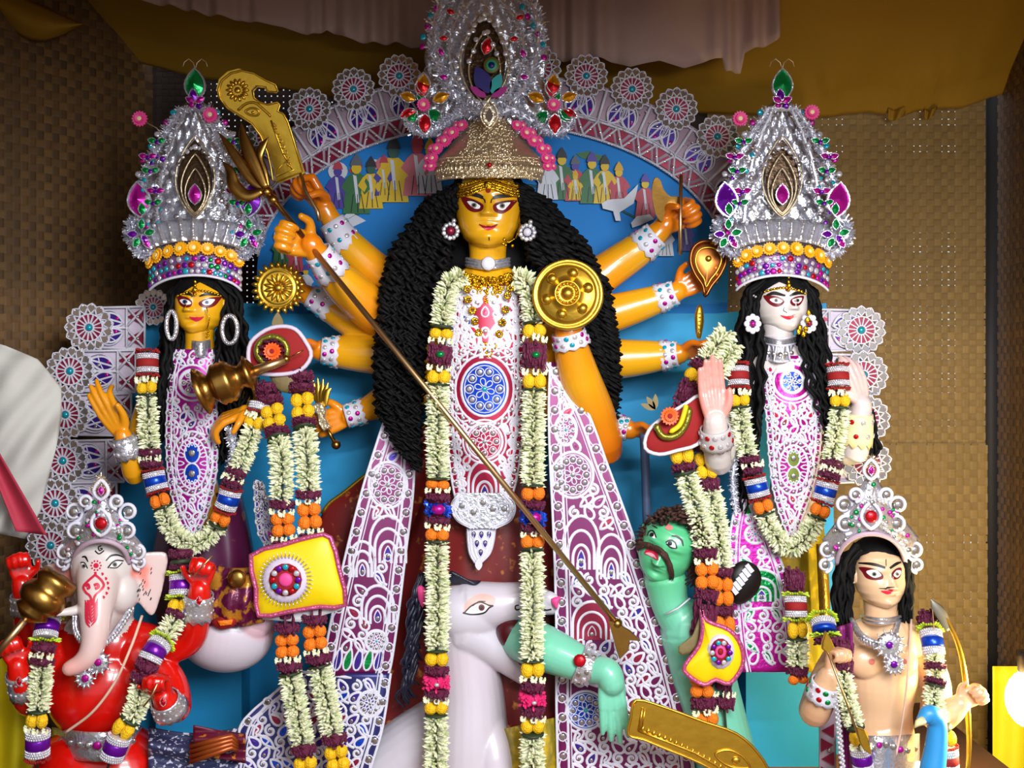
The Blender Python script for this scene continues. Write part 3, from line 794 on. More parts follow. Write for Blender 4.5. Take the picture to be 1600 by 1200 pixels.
def mar_mesh(name, m):
    mb = MB()
    for j in range(5):                  # rings of petals
        th = .15+j*.36; k = int(7+j*4)
        for i in range(k):
            ph = 2*PI*(i+.5*(j % 2))/k+rk.uniform(-.08, .08); r = 9.5*K
            d = Vector((math.sin(th)*math.cos(ph), -math.cos(th), math.sin(th)*math.sin(ph)))
            mb.ell(d*r*.78, (2.9*K, 2.4*K, 2.9*K), seg=6, ring=4)
    mb.ell((0, 0, 0), (8.5*K, 7.5*K, 8.5*K), seg=12, ring=8)
    return mb.mesh(name, m, True)
YMAR = mar_mesh('yellow_marigold', M_ymar); OMAR = mar_mesh('orange_marigold', M_omar)
def wine_mesh(spread):
    mb = MB(); mb.lathe([(12*K, -7*K), (17*K, -3*K), (17.5*K, 3*K), (12*K, 7*K)], Matrix.Rotation(-PI/2, 4, 'X'), 16)
    for i in range(60):
        a = rk.uniform(0, 2*PI); z = rk.uniform(-7, 7)*K; d = Vector((math.cos(a), math.sin(a), rk.uniform(-.5, .5)))
        bud(mb, Vector((math.cos(a)*13*K, math.sin(a)*13*K, z)), d, rk.uniform(6, 9)*K*spread, 2.4*K)
    return mb
WINE = wine_mesh(1).mesh('wine_flower_ring', M_wine, False); PINK = wine_mesh(1.3).mesh('pink_flower_ring', M_pinkf2, False)
BLUEF = wine_mesh(1.35).mesh('blue_foil_ring', M_bluef, False)
def ring_mesh(name, m, r, h):
    mb = MB(); mb.lathe([(r*.8, -h), (r, -h*.5), (r, h*.5), (r*.8, h)], Matrix.Rotation(-PI/2, 4, 'X'), 20); return mb.mesh(name, m, True)
LEAFR = ring_mesh('leaf_ring', M_dgreen, 18*K, 3*K)
def band_mesh(name, m):
    mb = MB(); mb.lathe([(19*K, -6*K), (20*K, -5*K), (20*K, 5*K), (19*K, 6*K)], Matrix.Rotation(-PI/2, 4, 'X'), 24); return mb.mesh(name, m, True)
BAND = {k: band_mesh(k+'_foil_band', m) for k, m in dict(blue=M_bluef, purple=M_purplef, red=M_redf).items()}
def bead_band():
    mb = MB(); mb.lathe([(18*K, -4.5*K), (19*K, -4*K), (19*K, 4*K), (18*K, 4.5*K)], Matrix.Rotation(-PI/2, 4, 'X'), 24)
    for j in range(3):
        for i in range(30):
            a = 2*PI*(i+.5*j)/30; mb.ell((19.2*K*math.cos(a), 19.2*K*math.sin(a), (j-1)*3*K), 1.5*K, seg=5, ring=4)
    return mb.mesh('silver_bead_band', M_crystal, True)
SBAND = bead_band()
def frill_mesh(name, m, L):
    mb = MB()
    for i in range(34):
        a = 2*PI*i/34; bud(mb, (14*K*math.cos(a), 14*K*math.sin(a), 0), (math.cos(a), math.sin(a), rk.uniform(-.25, .25)), L*K*rk.uniform(.8, 1.1), 2.2*K)
    return mb.mesh(name, m, False)
LIME = frill_mesh('lime_petal_frill', M_lime, 13); REDFR = frill_mesh('red_tassel_frill', M_redf, 9)
def floret_mesh():
    mb = MB()
    for i in range(14):
        a = 2*PI*i/14; bud(mb, (rk.uniform(-2, 2)*K, 0, 0), (math.cos(a), -.5, math.sin(a)), 9*K*rk.uniform(.7, 1.1), 2*K)
    return mb.mesh('white_floret', M_wflower, False)
FLOR = floret_mesh()
def gem_mesh(name, m):
    mb = MB(); mb.ell((0, 0, 0), (6*K, 4*K, 4.5*K), seg=10, ring=6); return mb.mesh(name, m, True)
GEMG = gem_mesh('green_bead', M_greenf); GEMP = gem_mesh('purple_bead', M_magenta); GEMC = gem_mesh('clear_bead', M_crystal)

def garland(name, label, path, segs, width=1.0, parent=None, group=None, sub=8):
    """path of (pixel u, v, depth); segs = (kind, length in pixels), from the top down"""
    q = catmull(path, sub); pts = [P(a[0], a[1], a[2]) for a in q]
    px = [0]
    for a, b in zip(q, q[1:]): px.append(px[-1]+math.hypot(a[0]-b[0], a[1]-b[1]))
    root = parent or thing(name, label, 'garland', pts[-1], group)
    def at(s_):
        s_ = max(0, min(px[-1], s_)); i = max(0, min(len(px)-2, int(np.searchsorted(px, s_))-1))
        t = (s_-px[i])/(px[i+1]-px[i]+1e-9); p = pts[i].lerp(pts[i+1], t); tan = (pts[i]-pts[i+1]).normalized()
        y = Vector((0, 1, 0)); x = y.cross(tan); x.normalize(); y = tan.cross(x)
        R = Matrix((x, y, tan)).transposed(); return p, R, (D+p.y)/F/K
    # string
    st = MB(); st.tube(pts, 2*K, 5); st.build('string', M_dgreen, root)
    s_ = 0
    for kind, L in segs:
        mid, R, k = at(s_+L/2); w_ = width*k
        if kind == 'white':
            n = max(1, round(L/13))
            for i in range(n):
                p, R, k = at(s_+(i+.5)*L/n); link('tuberose_cluster', rk.choice(TUB), root, p, R @ Matrix.Rotation(rk.uniform(-.12, .12), 3, 'Y') @ Matrix.Rotation(rk.choice((0, PI)), 3, 'Z'), (width*k, width*k, max(.8, L/n/14)*k))
        elif kind in 'yo':
            me = YMAR if kind == 'y' else OMAR; nm = 'marigold'
            rows = max(1, round(L/22))
            for r in range(rows):
                p, R, k = at(s_+(r+.5)*L/rows); h_ = L/rows/19*k
                for q_ in (-1, 1): link(nm, me, root, p+R @ Vector((q_*8.5*K*w_, -4*K, rk.uniform(-1, 1)*K)), R, (w_*1.02, w_, h_*1.05))
                link(nm, me, root, p+R @ Vector((0, 7*K, 0)), R, (w_*1.2, w_, h_))
        elif kind == 'wine': link('wine_flower_ring', WINE, root, mid, R, (w_, w_, L/16*k))
        elif kind == 'wineg':
            link('wine_flower_ring', WINE, root, mid, R, (w_, w_, L/16*k)); link('green_bead', GEMG, root, mid+R @ Vector((2*K, -22*K*w_, 0)), R, 1.1*k)
        elif kind == 'pink':
            link('pink_flower_ring', PINK, root, mid, R, (w_, w_, L/16*k)); link('clear_bead', GEMC, root, mid+R @ Vector((2*K, -22*K*w_, 0)), R, .7*k)
        elif kind == 'foil':
            link('blue_foil_ring', BLUEF, root, mid, R, (w_, w_, L/18*k)); link('purple_bead', GEMP, root, mid+R @ Vector((2*K, -17*K*w_, 0)), R, 1.9*k)
        elif kind == 'leaf': link('leaf_ring', LEAFR, root, mid, R, (w_, w_, L/6*k))
        elif kind == 'sil': link('silver_bead_band', SBAND, root, mid, R, (w_, w_, L/9*k))
        elif kind in BAND: link(kind+'_foil_band', BAND[kind], root, mid, R, (w_, w_, L/12*k))
        elif kind == 'lime': link('lime_petal_frill', LIME, root, mid, R, (w_, w_, k))
        elif kind == 'redfr': link('red_tassel_frill', REDFR, root, mid, R, (w_, w_, L/6*k))
        elif kind == 'flo':
            for q_ in (-1, .1, 1): link('white_floret', FLOR, root, mid+R @ Vector((q_*15*K*w_, (-14+abs(q_)*9)*K*w_, rk.uniform(-2, 2)*K)), R, k*rk.uniform(.75, 1))
        s_ += L
    return root

# ------------------------------------------------------------------ lace: pith cords, foil and mirrors on a cloth panel
def polyx(pts, v):
    if v <= pts[0][1]: return pts[0][0]
    for a, b in zip(pts, pts[1:]):
        if v <= b[1]: return a[0]+(b[0]-a[0])*(v-a[1])/(b[1]-a[1]+1e-9)
    return pts[-1][0]
dm = MB(); dm.lathe([(5*K, 0), (4.6*K, 1.6*K), (3.4*K, 2*K)], None, 12); LDISC = dm.mesh('mirror_disc', M_mirror, True)
dm = MB(); dm.lathe([(5*K, 0), (4.4*K, 1.6*K), (2*K, 2.6*K)], None, 12); LGEM = dm.mesh('turquoise_gem', M_turq, True)
class Lace:
    def __init__(s, parent, left, right, depth, base, name='lace_panel', curved=True, sub=6, nv=40, nu=16):
        s.L = catmull(left, sub) if curved else left; s.R = catmull(right, sub) if curved else right
        s.v0 = max(s.L[0][1], s.R[0][1]); s.v1 = min(s.L[-1][1], s.R[-1][1]); s.depth = depth; s.parent = parent
        top = min(left[0][1], right[0][1])
        g = MB()
        def fn(a, b):
            v = s.v0+(s.v1-s.v0)*b; l, r = polyx(s.L, v), polyx(s.R, v); u = l+(r-l)*a; return P(u, v, depth(u, v))
        g.grid(fn, nu, nv); s.obj = g.build(name, base, parent); solid(s.obj, .006)
        s.c = MB(); s.f = {}; s.nd = 0; s.px = parent
    def at(s, u, v, e=.004):
        return P(u, v, s.depth(u, v)-e)
    def inside(s, u, v, m=0): return s.v0+m <= v <= s.v1-m and polyx(s.L, v)+m <= u <= polyx(s.R, v)-m
    def cord(s, pts, w_=4.0, h_=.004, closed=False):
        n = len(pts)
        if n < 2: return
        V = []
        for i, p in enumerate(pts):
            a = pts[i-1] if (closed or i > 0) else p; b = pts[(i+1) % n] if (closed or i < n-1) else p
            tx, tz = b[0]-a[0], b[1]-a[1]; l = math.hypot(tx, tz)+1e-9; nx, nz = -tz/l*w_/2, tx/l*w_/2
            V += [s.at(p[0]+nx, p[1]+nz, .003), s.at(p[0]+nx*.5, p[1]+nz*.5, .003+h_), s.at(p[0]-nx*.5, p[1]-nz*.5, .003+h_), s.at(p[0]-nx, p[1]-nz, .003)]
        fs = [(4*i+k, 4*i+k+1, 4*((i+1) % n)+k+1, 4*((i+1) % n)+k) for i in range(n if closed else n-1) for k in range(3)]
        s.c.add(V, fs)
    def foil(s, pts, m, e=.0045):
        mb = s.f.setdefault(m.name, (MB(), m))[0]; cx = sum(p[0] for p in pts)/len(pts); cy = sum(p[1] for p in pts)/len(pts)
        n = len(pts); V = [s.at(cx+(p[0]-cx)*k, cy+(p[1]-cy)*k, e+.001) for k in (1, .7, .35) for p in pts]+[s.at(cx, cy, e+.0015)]
        mb.add(V, [(r*n+i, r*n+(i+1) % n, (r+1)*n+(i+1) % n, (r+1)*n+i) for r in (0, 1) for i in range(n)]+[(2*n+i, 2*n+(i+1) % n, 3*n) for i in range(n)])
    def disc(s, u, v, r=5, me=None):
        link('mirror_disc' if me is None else 'gem', me or LDISC, s.parent, s.at(u, v, .006), None, r/5*S(s.depth(u, v))/K)
    def drop(s, u, v, L, W, ang, m=None, w_=3.0, disc=0):
        """teardrop loop with point at the far end"""
        ca, sa = math.cos(ang), math.sin(ang); pts = []
        for i in range(14):
            t = 2*PI*i/14; x = W/2*math.sin(t)*math.sin(t/2)**.7*1.15; z = L*(.5-.5*math.cos(t))-L/2
            z = -L/2+L*(.5+.5*math.cos(t)) if False else z
            pts.append((u+x*ca-z*sa, v+x*sa+z*ca))
        if m: s.foil(pts, m)
        s.cord(pts, w_, closed=True)
        if disc: s.disc(u+sa*-L*.15, v+ca*L*.15, disc)
    def ring(s, u, v, r, w_=3.5, ry=None, n=28): s.cord(circ(u, v, r, n, ry), w_, closed=True)
    def spiral(s, u, v, r, a0, sg, w_=3.0, turns=1.3):
        s.cord([(u+r*(1-t*.85)*math.cos(a0+sg*t*2*PI*turns), v+r*(1-t*.85)*math.sin(a0+sg*t*2*PI*turns)) for t in [i/18 for i in range(19)]], w_)
    def edge(s, side, step=27, width=20, discs=5, w_=4):
        E = s.L if side < 0 else s.R; pts = []; acc_ = 0; out = []
        for o_ in (1.5, width): s.cord([(u-side*o_, v) for u, v in E if s.v0 <= v <= s.v1], w_)
        s.cord([(u-side*(width+5), v) for u, v in E if s.v0 <= v <= s.v1], 2)
        v = s.v0+step/2; wave = []; i = 0
        while v < s.v1-4:
            u = polyx(E, v)-side*width*.55
            if discs: s.disc(u, v, discs); s.ring(u, v, discs+2.2, 2.2, n=12)
            v += step
        w2 = []; v = s.v0+2
        while v < s.v1: w2.append((polyx(E, v)-side*(width*.55+width*.33*math.cos((v-s.v0)/step*PI)), v)); v += 3
        s.cord(w2, 2.2)
    def medallion(s, u, v, r, ry=None, petals=8, m=None, gem=None):
        ry = ry or r; k = ry/r
        if m: s.foil(circ(u, v, r, 24, ry), m, .0042)
        s.ring(u, v, r, 4.5, ry); s.ring(u, v, r*.88, 2, ry*.88)
        for i in range(petals):
            a = 2*PI*i/petals; s.disc(u+r*.66*math.cos(a), v+ry*.66*math.sin(a), r*.13); s.ring(u+r*.66*math.cos(a), v+ry*.66*math.sin(a), r*.19, 2, n=10)
        for i in range(6):
            a = 2*PI*i/6+.3; s.drop(u+r*.26*math.cos(a), v+ry*.26*math.sin(a), r*.36, r*.24, a-PI/2, None, 2)
        s.disc(u, v, r*.12, gem)
    def arches(s, u, v, w_, h_, n=3, m=None):
        for j in range(n):
            k = 1-.27*j; pts = [(u-w_/2*k, v)]+[(u-w_/2*k*math.cos(PI*i/14), v-h_*k*(.45+.55*math.sin(PI*i/14))) for i in range(15)]+[(u+w_/2*k, v)]
            if m and j == 0: s.foil(pts, m, .0035)
            s.cord(pts, 4.8)
        s.drop(u, v-h_*.2, h_*.32, w_*.22, 0, M_violet, 2.5, 3.5)
    def fill(s, zones=(), cell=24, foils=(), seed=1, w_=3.2, m=13, margin=14, discp=.45):
        r_ = random.Random(seed); v = s.v0+margin; row = 0
        while v < s.v1-6:
            l, r = polyx(s.L, v)+margin, polyx(s.R, v)-margin; c = (l+r)/2; n = max(1, int((r-l)/cell)); step = (r-l)/n
            for i in range(n):
                u = l+(i+.5)*step+(step*.0)
                if any((abs(u-z[0])/z[2])**2+(abs(v-z[1])/z[3])**2 < 1 for z in zones): continue
                sg = -1 if u < c else 1; t = (row+abs(i-(n-1)/2)) % 3; f = foils[int(r_.random()*len(foils))] if foils else None
                an = sg*(.5+.35*(row % 2))*(1 if row % 2 else -1)
                if t < 1: s.drop(u, v, cell*1.15, cell*.72, an, f, w_, cell*.16 if r_.random() < discp else 0)
                elif t < 2: s.spiral(u, v, cell*.5, -PI/2, sg, w_); s.disc(u, v, cell*.14)
                else:
                    s.drop(u, v, cell*1.3, cell*.6, an+PI, f, w_)
                    s.cord(catmull([(u-cell*.6, v-cell*.5), (u-cell*.1*sg, v-cell*.15), (u+cell*.1*sg, v+cell*.25), (u+cell*.6, v+cell*.5)], 5), w_)
            v += cell*.92; row += 1
    def done(s, m=None, label=None):
        if s.c.f: s.c.build('pith_cords', m or M_white, s.parent, kind='stuff')
        for k, (mb, mm) in s.f.items(): mb.build('foil_inlay', mm, s.parent, False, kind='stuff')

# ------------------------------------------------------------------ tinsel, beads and small ornaments
def tinsel(parent, path, r, n, m=None, seed=0, name='tinsel_rope', flat=.6):
    """bristling strip of foil along world points; r in metres"""
    rr = random.Random(seed); mb = MB(); pts = [Vector(p) for p in path]
    for i in range(n):
        t = rr.random()*(len(pts)-1); k = min(int(t), len(pts)-2); p = pts[k].lerp(pts[k+1], t-k)
        d = Vector((rr.gauss(0, 1), -abs(rr.gauss(0, flat)), rr.gauss(0, 1))).normalized(); a = d.orthogonal().normalized(); a = (Matrix.Rotation(rr.uniform(0, PI), 3, d) @ a)*r*.09
        q = p+d*r*rr.uniform(.55, 1.1)
        mb.add([p-a, p+a, q+a*.6, q-a*.6], [(0, 1, 2, 3)])
    mb.tube(pts, r*.35, 6)
    return mb.build(name, m or M_tinsel, parent, False, kind='stuff')
fm = MB()
def daisy(name, mo, mc, n=16, R=11):
    mb = MB()
    for i in range(n):
        M = Matrix.Rotation(2*PI*i/n, 4, 'Y'); mb.prism([(x, z+R*.2*K) for x, z in petal(R*.82*K, R*.36*K, 5)], 2*K, M @ Matrix.Rotation(.18, 4, 'X'))
    for i in range(n):
        M = Matrix.Rotation(2*PI*(i+.5)/n, 4, 'Y'); mb.prism([(x, z) for x, z in petal(R*.66*K, R*.3*K, 5)], 2*K, M @ Matrix.Translation((0, -2*K, 0)) @ Matrix.Rotation(.35, 4, 'X'))
    mb.lathe([(R*.32*K, 1*K), (R*.3*K, 4*K), (R*.18*K, 5*K)], None, 12, 1)
    return mb.mesh(name, [mo, mc], False)
DPINK = daisy('pink_daisy', M_pinkf, M_cream); DYEL = daisy('amber_daisy', M_yf, M_cream); DORA = daisy('orange_daisy', mat('orange_daisy', '#f05a10', .55), M_redf)
def foil_petal(name, m, L=24, W=17):
    mb = MB(); out = leaf_outline(L*K, W*K, 8); n = len(out)
    vs = [(x, 0, z) for x, z in out]+[(0, -4*K, L*K*.5)]
    fs = [(i, (i+1) % n, n) for i in range(n)]
    mb.add(vs, fs, 0); rib2d(mb, out, 1.6*K, 2*K, 1, True)
    return mb.mesh(name, [m, M_silver], False)
FP = {k: foil_petal(k+'_foil_petal', m) for k, m in dict(red=M_redfoil, green=M_greenf, amber=M_ambfoil, magenta=M_magenta, purple=M_purplef).items()}
SEQ = {}
for k, m in dict(turq=M_turq, magenta=M_magenta, purple=M_purplef, clear=M_crystal, green=M_greenf, red=M_redfoil, silver=M_mirror).items():
    mb = MB(); mb.lathe([(4.6*K, 0), (4.8*K, .9*K), (3.4*K, 1.9*K), (1.2*K, 2.2*K)], None, 10); SEQ[k] = mb.mesh(k+'_sequin', m, True)
def seq(parent, k, u, v, y, r=4.6): link(k+'_sequin', SEQ[k], parent, P(u, v, y), frame((rk.uniform(-.35, .35), -1, rk.uniform(-.25, .35))), r/4.8*S(y)/K)
def petal_at(parent, k, u, v, y, ang, sc=1.0, tilt=0.0): link(k+'_foil_petal', FP[k], parent, P(u, v, y), Matrix.Rotation(ang, 3, 'Y') @ Matrix.Rotation(tilt, 3, 'Z'), sc*S(y)/K)
def flower_at(parent, me, nm, u, v, y, sc=1.0, n=(0, -1, 0)): link(nm, me, parent, P(u, v, y), frame(n), sc*S(y)/K)
# ------------------------------------------------------------------ the ten-armed figure in the middle
dg = thing('goddess_statue', 'central ten-armed golden goddess statue with long black curly hair', 'statue', P(762, 1330, .2))
B = Blob(); px = lambda n, y=.2: n*S(y)
B.chain([P(762, 372, .17), P(762, 405, .19), P(762, 440, .21)], [px(31), px(29), px(38)])
B.chain([P(700, 470, .23), P(762, 455, .22), P(824, 470, .23)], [px(34), px(44), px(34)])
B.chain([P(762, 460, .22), P(762, 540, .2), P(762, 640, .21), P(764, 740, .27)], [px(56), px(72), px(56), px(60)], flat=((0, 1, 0), .7), seg=32)
def arm(pts, r, tint, y=None): B.chain([P(*p) for p in pts], [px(x) for x in r], 0, tint)
hs = .140
# left of the picture, top to bottom
arm([(690, 480, .27), (640, 462, .33), (592, 430, .36), (548, 388, .35), (519, 346, .33), (506, 325, .32)], [38, 36, 33, 28, 17, 17], [0, 0, .45, .0, .35, .7])
hand(B, P(507, 326, .32), (-.42, -.1, .62), (-.62, -.70, -.2), (.30, -.25, .95), hs, (80, 88, 60), tint=.8, thumb=[(.55, .4, .7), (-.25, .2, .95)])
arm([(690, 500, .24), (640, 506, .30), (588, 486, .27), (532, 440, .16), (496, 396, .08), (486, 382, .06)], [38, 38, 37, 29, 18, 18], [0, .1, .65, .1, .5, .7])
hand(B, P(492, 388, .06), (-.90, -.05, .28), (.2, -1, .05), (-.35, 0, .9), hs*1.0, (82, 92, 62), tint=.45, thumb=[(.8, .25, .5), (.1, .6, .7)])
arm([(680, 515, .30), (620, 518, .34), (560, 505, .36), (505, 474, .36), (478, 460, .35)], [34, 33, 30, 22, 16], [0, .2, .1, .1, .6])
hand(B, P(478, 460, .35), (-1, -.1, .2), (0, -1, 0), (0, 0, 1), hs*.9, (60, 70, 50), tint=.8)
arm([(690, 552, .26), (630, 553, .30), (580, 552, .32), (530, 550, .32), (500, 548, .31)], [35, 35, 33, 26, 17], [0, 0, .1, .1, .6])
hand(B, P(500, 548, .31), (-1, -.3, 0), (0, -.6, -.8), (0, -.8, .6), hs*.9, (40, 50, 40), tint=.8)
arm([(690, 590, .26), (630, 612, .30), (590, 632, .32), (560, 645, .32), (545, 650, .31)], [32, 30, 24, 17, 16], [0, 0, .1, .5, .6])
hand(B, P(546, 650, .31), (-1, -.15, -.3), (-.1, -1, -.1), (-.2, -.2, 1), hs*.92, (70, 85, 60), tint=.55)
# right of the picture
arm([(830, 490, .27), (885, 468, .33), (948, 424, .35), (1000, 388, .33), (1030, 362, .31), (1040, 350, .30)], [36, 35, 31, 27, 18, 17], [0, .1, .35, .0, .4, .7])
hand(B, P(1036, 354, .30), (.75, -.05, .45), (.35, -.85, -.2), (-.25, -.25, .95), hs, (80, 88, 60), tint=.8, thumb=[(.6, .4, .7), (.0, .4, .9)])
arm([(830, 510, .26), (890, 505, .32), (955, 490, .34), (1020, 470, .32), (1058, 456, .30)], [35, 34, 31, 24, 16], [0, .1, .2, .0, .4])
hand(B, P(1058, 456, .30), (.8, -.1, .45), (.1, -1, 0), (-.4, -.1, .9), hs*.85, (30, 40, 30), tint=.8)
arm([(830, 545, .26), (890, 556, .30), (955, 561, .31), (1020, 557, .30), (1062, 553, .28)], [35, 35, 33, 26, 16], [0, .1, .1, .0, .4])
hand(B, P(1062, 553, .28), (1, -.1, .2), (-.05, -.6, -.8), (0, -.8, .6), hs*.85, (35, 70, 60), tint=.8)
arm([(820, 520, .26), (880, 610, .30), (938, 700, .27), (930, 655, .20), (905, 590, .10), (890, 530, .03), (886, 500, .01)], [38, 36, 33, 34, 32, 24, 18], [0, .2, .9, .6, .15, .5, .7])
hand(B, P(886, 500, .01), (0, -.1, 1), (0, 1, 0), (-1, 0, 0), hs*.85, (70, 80, 50), tint=.8)
arm([(820, 590, .22), (880, 640, .26), (935, 662, .26), (968, 668, .25), (985, 672, .24)], [34, 30, 24, 17, 15], [0, 0, .1, .5, .6])
hand(B, P(984, 671, .24), (1, -.1, -.15), (0, -.6, -.8), (0, -.8, .6), hs*.75, (45, 60, 40), tint=.7)
B.bake(.0054, 4)
B.join(head_mesh(P(763, 322, .155), px(51, .15), 1.31))
B.build('body', [M_gskin], dg); bv = B.bvh
def face(fig, bv, F_):
    """painted face from outlines in pixels"""
    for k in ('shadow', 'white'):
        for pts in F_.get(k, []): paint('eye_shadow' if k == 'shadow' else 'eye_white', fig, bv, pts, F_.get('shmat', M_shadow) if k == 'shadow' else M_eyew, .0012 if k == 'shadow' else .0022)
    for (u, v, r) in F_.get('iris', []):
        o = paint('iris', fig, bv, circ(u, v, r), F_.get('irmat', M_iris), .003, 1); paint('pupil', fig, bv, circ(u, v, r*.55), M_black, .0038, 1)
    for pts, w_ in F_.get('brow', []): stroke('eyebrow', fig, bv, pts, w_, M_black)
    for pts, w_ in F_.get('line', []): stroke('painted_line', fig, bv, pts, w_, M_black, .0028)
    for pts in F_.get('lip', []): paint('lip', fig, bv, pts, M_lip, .0015, 3, 3)
def zm(x0, y0, k, pts): return [(x0+a/k, y0+b/k) for a, b in pts]
z8 = lambda pts: zm(660, 270, 8, pts)
face(dg, bv, dict(
    shadow=[z8([(484, 296), (560, 305), (680, 348), (765, 405), (745, 472), (655, 494), (575, 462), (512, 380)]), z8([(1180, 345), (1060, 345), (940, 368), (880, 415), (905, 485), (990, 512), (1080, 470), (1145, 400)])],
    white=[z8([(565, 356), (640, 362), (725, 415), (712, 450), (650, 446), (598, 408)]), z8([(1096, 368), (1010, 380), (928, 408), (945, 455), (1010, 468), (1060, 425)])],
    iris=[(660+648/8, 270+408/8, 4.2), (660+996/8, 270+416/8, 4.2)],
    brow=[(z8([(490, 268), (600, 264), (700, 285), (760, 315)]), [3, 5.5, 6.5, 4.5]), (z8([(1175, 292), (1060, 288), (950, 296), (880, 318)]), [3, 5.5, 6.5, 4.5])],
    line=[(z8([(760, 318), (785, 345), (790, 380)]), 1.6), (z8([(880, 318), (858, 345), (852, 380)]), 1.6), (z8([(560, 350), (640, 352), (735, 410)]), 1.6), (z8([(1100, 362), (1000, 370), (922, 406)]), 1.6), (z8([(832, 800), (834, 840)]), 1.5)],
    lip=[z8([(712, 642), (780, 662), (822, 656), (866, 662), (938, 642), (900, 690), (826, 722), (760, 694)])]))
stroke('lip_line', dg, bv, z8([(712, 643), (780, 672), (826, 668), (870, 672), (938, 643)]), 1.6, M_shadow, .003)
paint('red_mark', dg, bv, circ(660+822/8, 270+222/8, 4), M_redf, .002, 1)
# gold forehead band
g = MB()
pts = [(712, 297), (722, 296), (735, 293), (748, 288), (762, 284), (776, 287), (790, 292), (803, 296), (814, 297)]
for (u, v) in catmull(pts, 6):
    for j in range(3):
        q = on_skin(bv, min(max(u, 716), 809), v+2+j*4, .003)
        if q: g.ell(q, (px(3), px(1.6), px(2.6)), seg=6, ring=4)
    q = on_skin(bv, min(max(u, 716), 809), v-2, .003)
    if q: g.tube([q, q+Vector((0, -.004, px(7)))], [px(1.8), px(.4)], 5)
g.ell(on_skin(bv, 763, 291, .006), (px(7), px(3), px(7)), seg=10, ring=6)
g.build('forehead_ornament', mat('bright_gilt', '#d9a81e', .25, 1, bump=.5, bs=120), dg, label='gold filigree forehead band')
# hair
def hair_lock(mb, path, rad, amp, wl, seed, seg=5):
    r_ = random.Random(seed); q = catmull(path, 6); n = len(q); ph = r_.uniform(0, 6.3); L = 0; pts = []; rr = []
    for i, (u, v, y) in enumerate(q):
        if i: L += math.hypot(u-q[i-1][0], v-q[i-1][1])
        a = ph+L/wl*2*PI; k = min(1, L/40)*S(y)
        p = P(u, v, y); a += .7*math.sin(L*.09+ph*3); pts.append(p+Vector((math.cos(a)*amp*k, math.sin(a)*amp*k*.8, .25*amp*k*math.sin(a*2)))); rr.append(rad*S(y)*(1-.65*(i/n)**3))
    mb.tube(pts, rr, seg)
def hair_mass(parent, inner, outer, ya, yb_, n, rad=5.2, amp=6, wl=22, seed=0, m=None, name='hair', sub=3):
    mb = MB(); r_ = random.Random(seed); N = len(inner)
    for k in range(n):
        t = (k+r_.random())/n; layer = r_.random(); path = []
        cut_ = r_.choice([N, N, N, N-1]) if N > 4 else N
        for i in range(cut_):
            u = inner[i][0]+(outer[i][0]-inner[i][0])*t; v = inner[i][1]+(outer[i][1]-inner[i][1])*t
            path.append((u+r_.uniform(-4, 4), v+r_.uniform(-5, 8), ya[i]+(yb_[i]-ya[i])*layer))
        fine = []
        for a, b in zip(path, path[1:]):
            for j in range(sub): fine.append(tuple(a[c]+(b[c]-a[c])*j/sub for c in range(3)))
        fine.append(path[-1]); hair_lock(mb, fine, rad*r_.uniform(.8, 1.2), amp*r_.uniform(.7, 1.2), wl*r_.uniform(.8, 1.2), seed*100+k)
    # inner mass so that nothing shows through
    def fn(a, b):
        s_ = b*(N-1); i = min(int(s_), N-2); f = s_-i
        u0 = inner[i][0]+(inner[i+1][0]-inner[i][0])*f; u1 = outer[i][0]+(outer[i+1][0]-outer[i][0])*f
        v0 = inner[i][1]+(inner[i+1][1]-inner[i][1])*f; v1 = outer[i][1]+(outer[i+1][1]-outer[i][1])*f
        y = (ya[i]+(ya[i+1]-ya[i])*f)*.4+(yb_[i]+(yb_[i+1]-yb_[i])*f)*.6
        return P(u0+(u1-u0)*(.06+.88*a), v0+(v1-v0)*a, y-.02*math.sin(a*PI))
    mb.grid(fn, 8, 20)
    return mb.build(name, m or M_hair, parent, kind=None)
hair_mass(dg, [(730, 296), (708, 330), (698, 400), (674, 470), (660, 560), (654, 650), (655, 735)], [(722, 285), (668, 318), (618, 390), (596, 460), (590, 560), (592, 640), (620, 690)],
          [.10, .09, .10, .09, .06, .02, .0], [.2, .24, .30, .28, .26, .2, .1], 130, 3.1, 7, 17, 1)
hair_mass(dg, [(798, 296), (816, 330), (826, 395), (852, 430), (905, 520), (926, 590), (930, 645)], [(806, 285), (856, 318), (912, 385), (948, 450), (962, 540), (964, 610), (958, 655)],
          [.10, .10, .12, .14, .16, .16, .18], [.2, .24, .30, .28, .26, .26, .24], 125, 3.1, 7, 17, 2)
g = MB(); g.ell(P(763, 300, .21), (px(58), px(44), px(46)), seg=24, ring=14); g.build('hair_cap', M_hair, dg)
g = MB(); g.ell(P(763, 385, .31), (px(74), px(20), px(82)), seg=28, ring=16); g.build('hair_back', M_hair, dg)
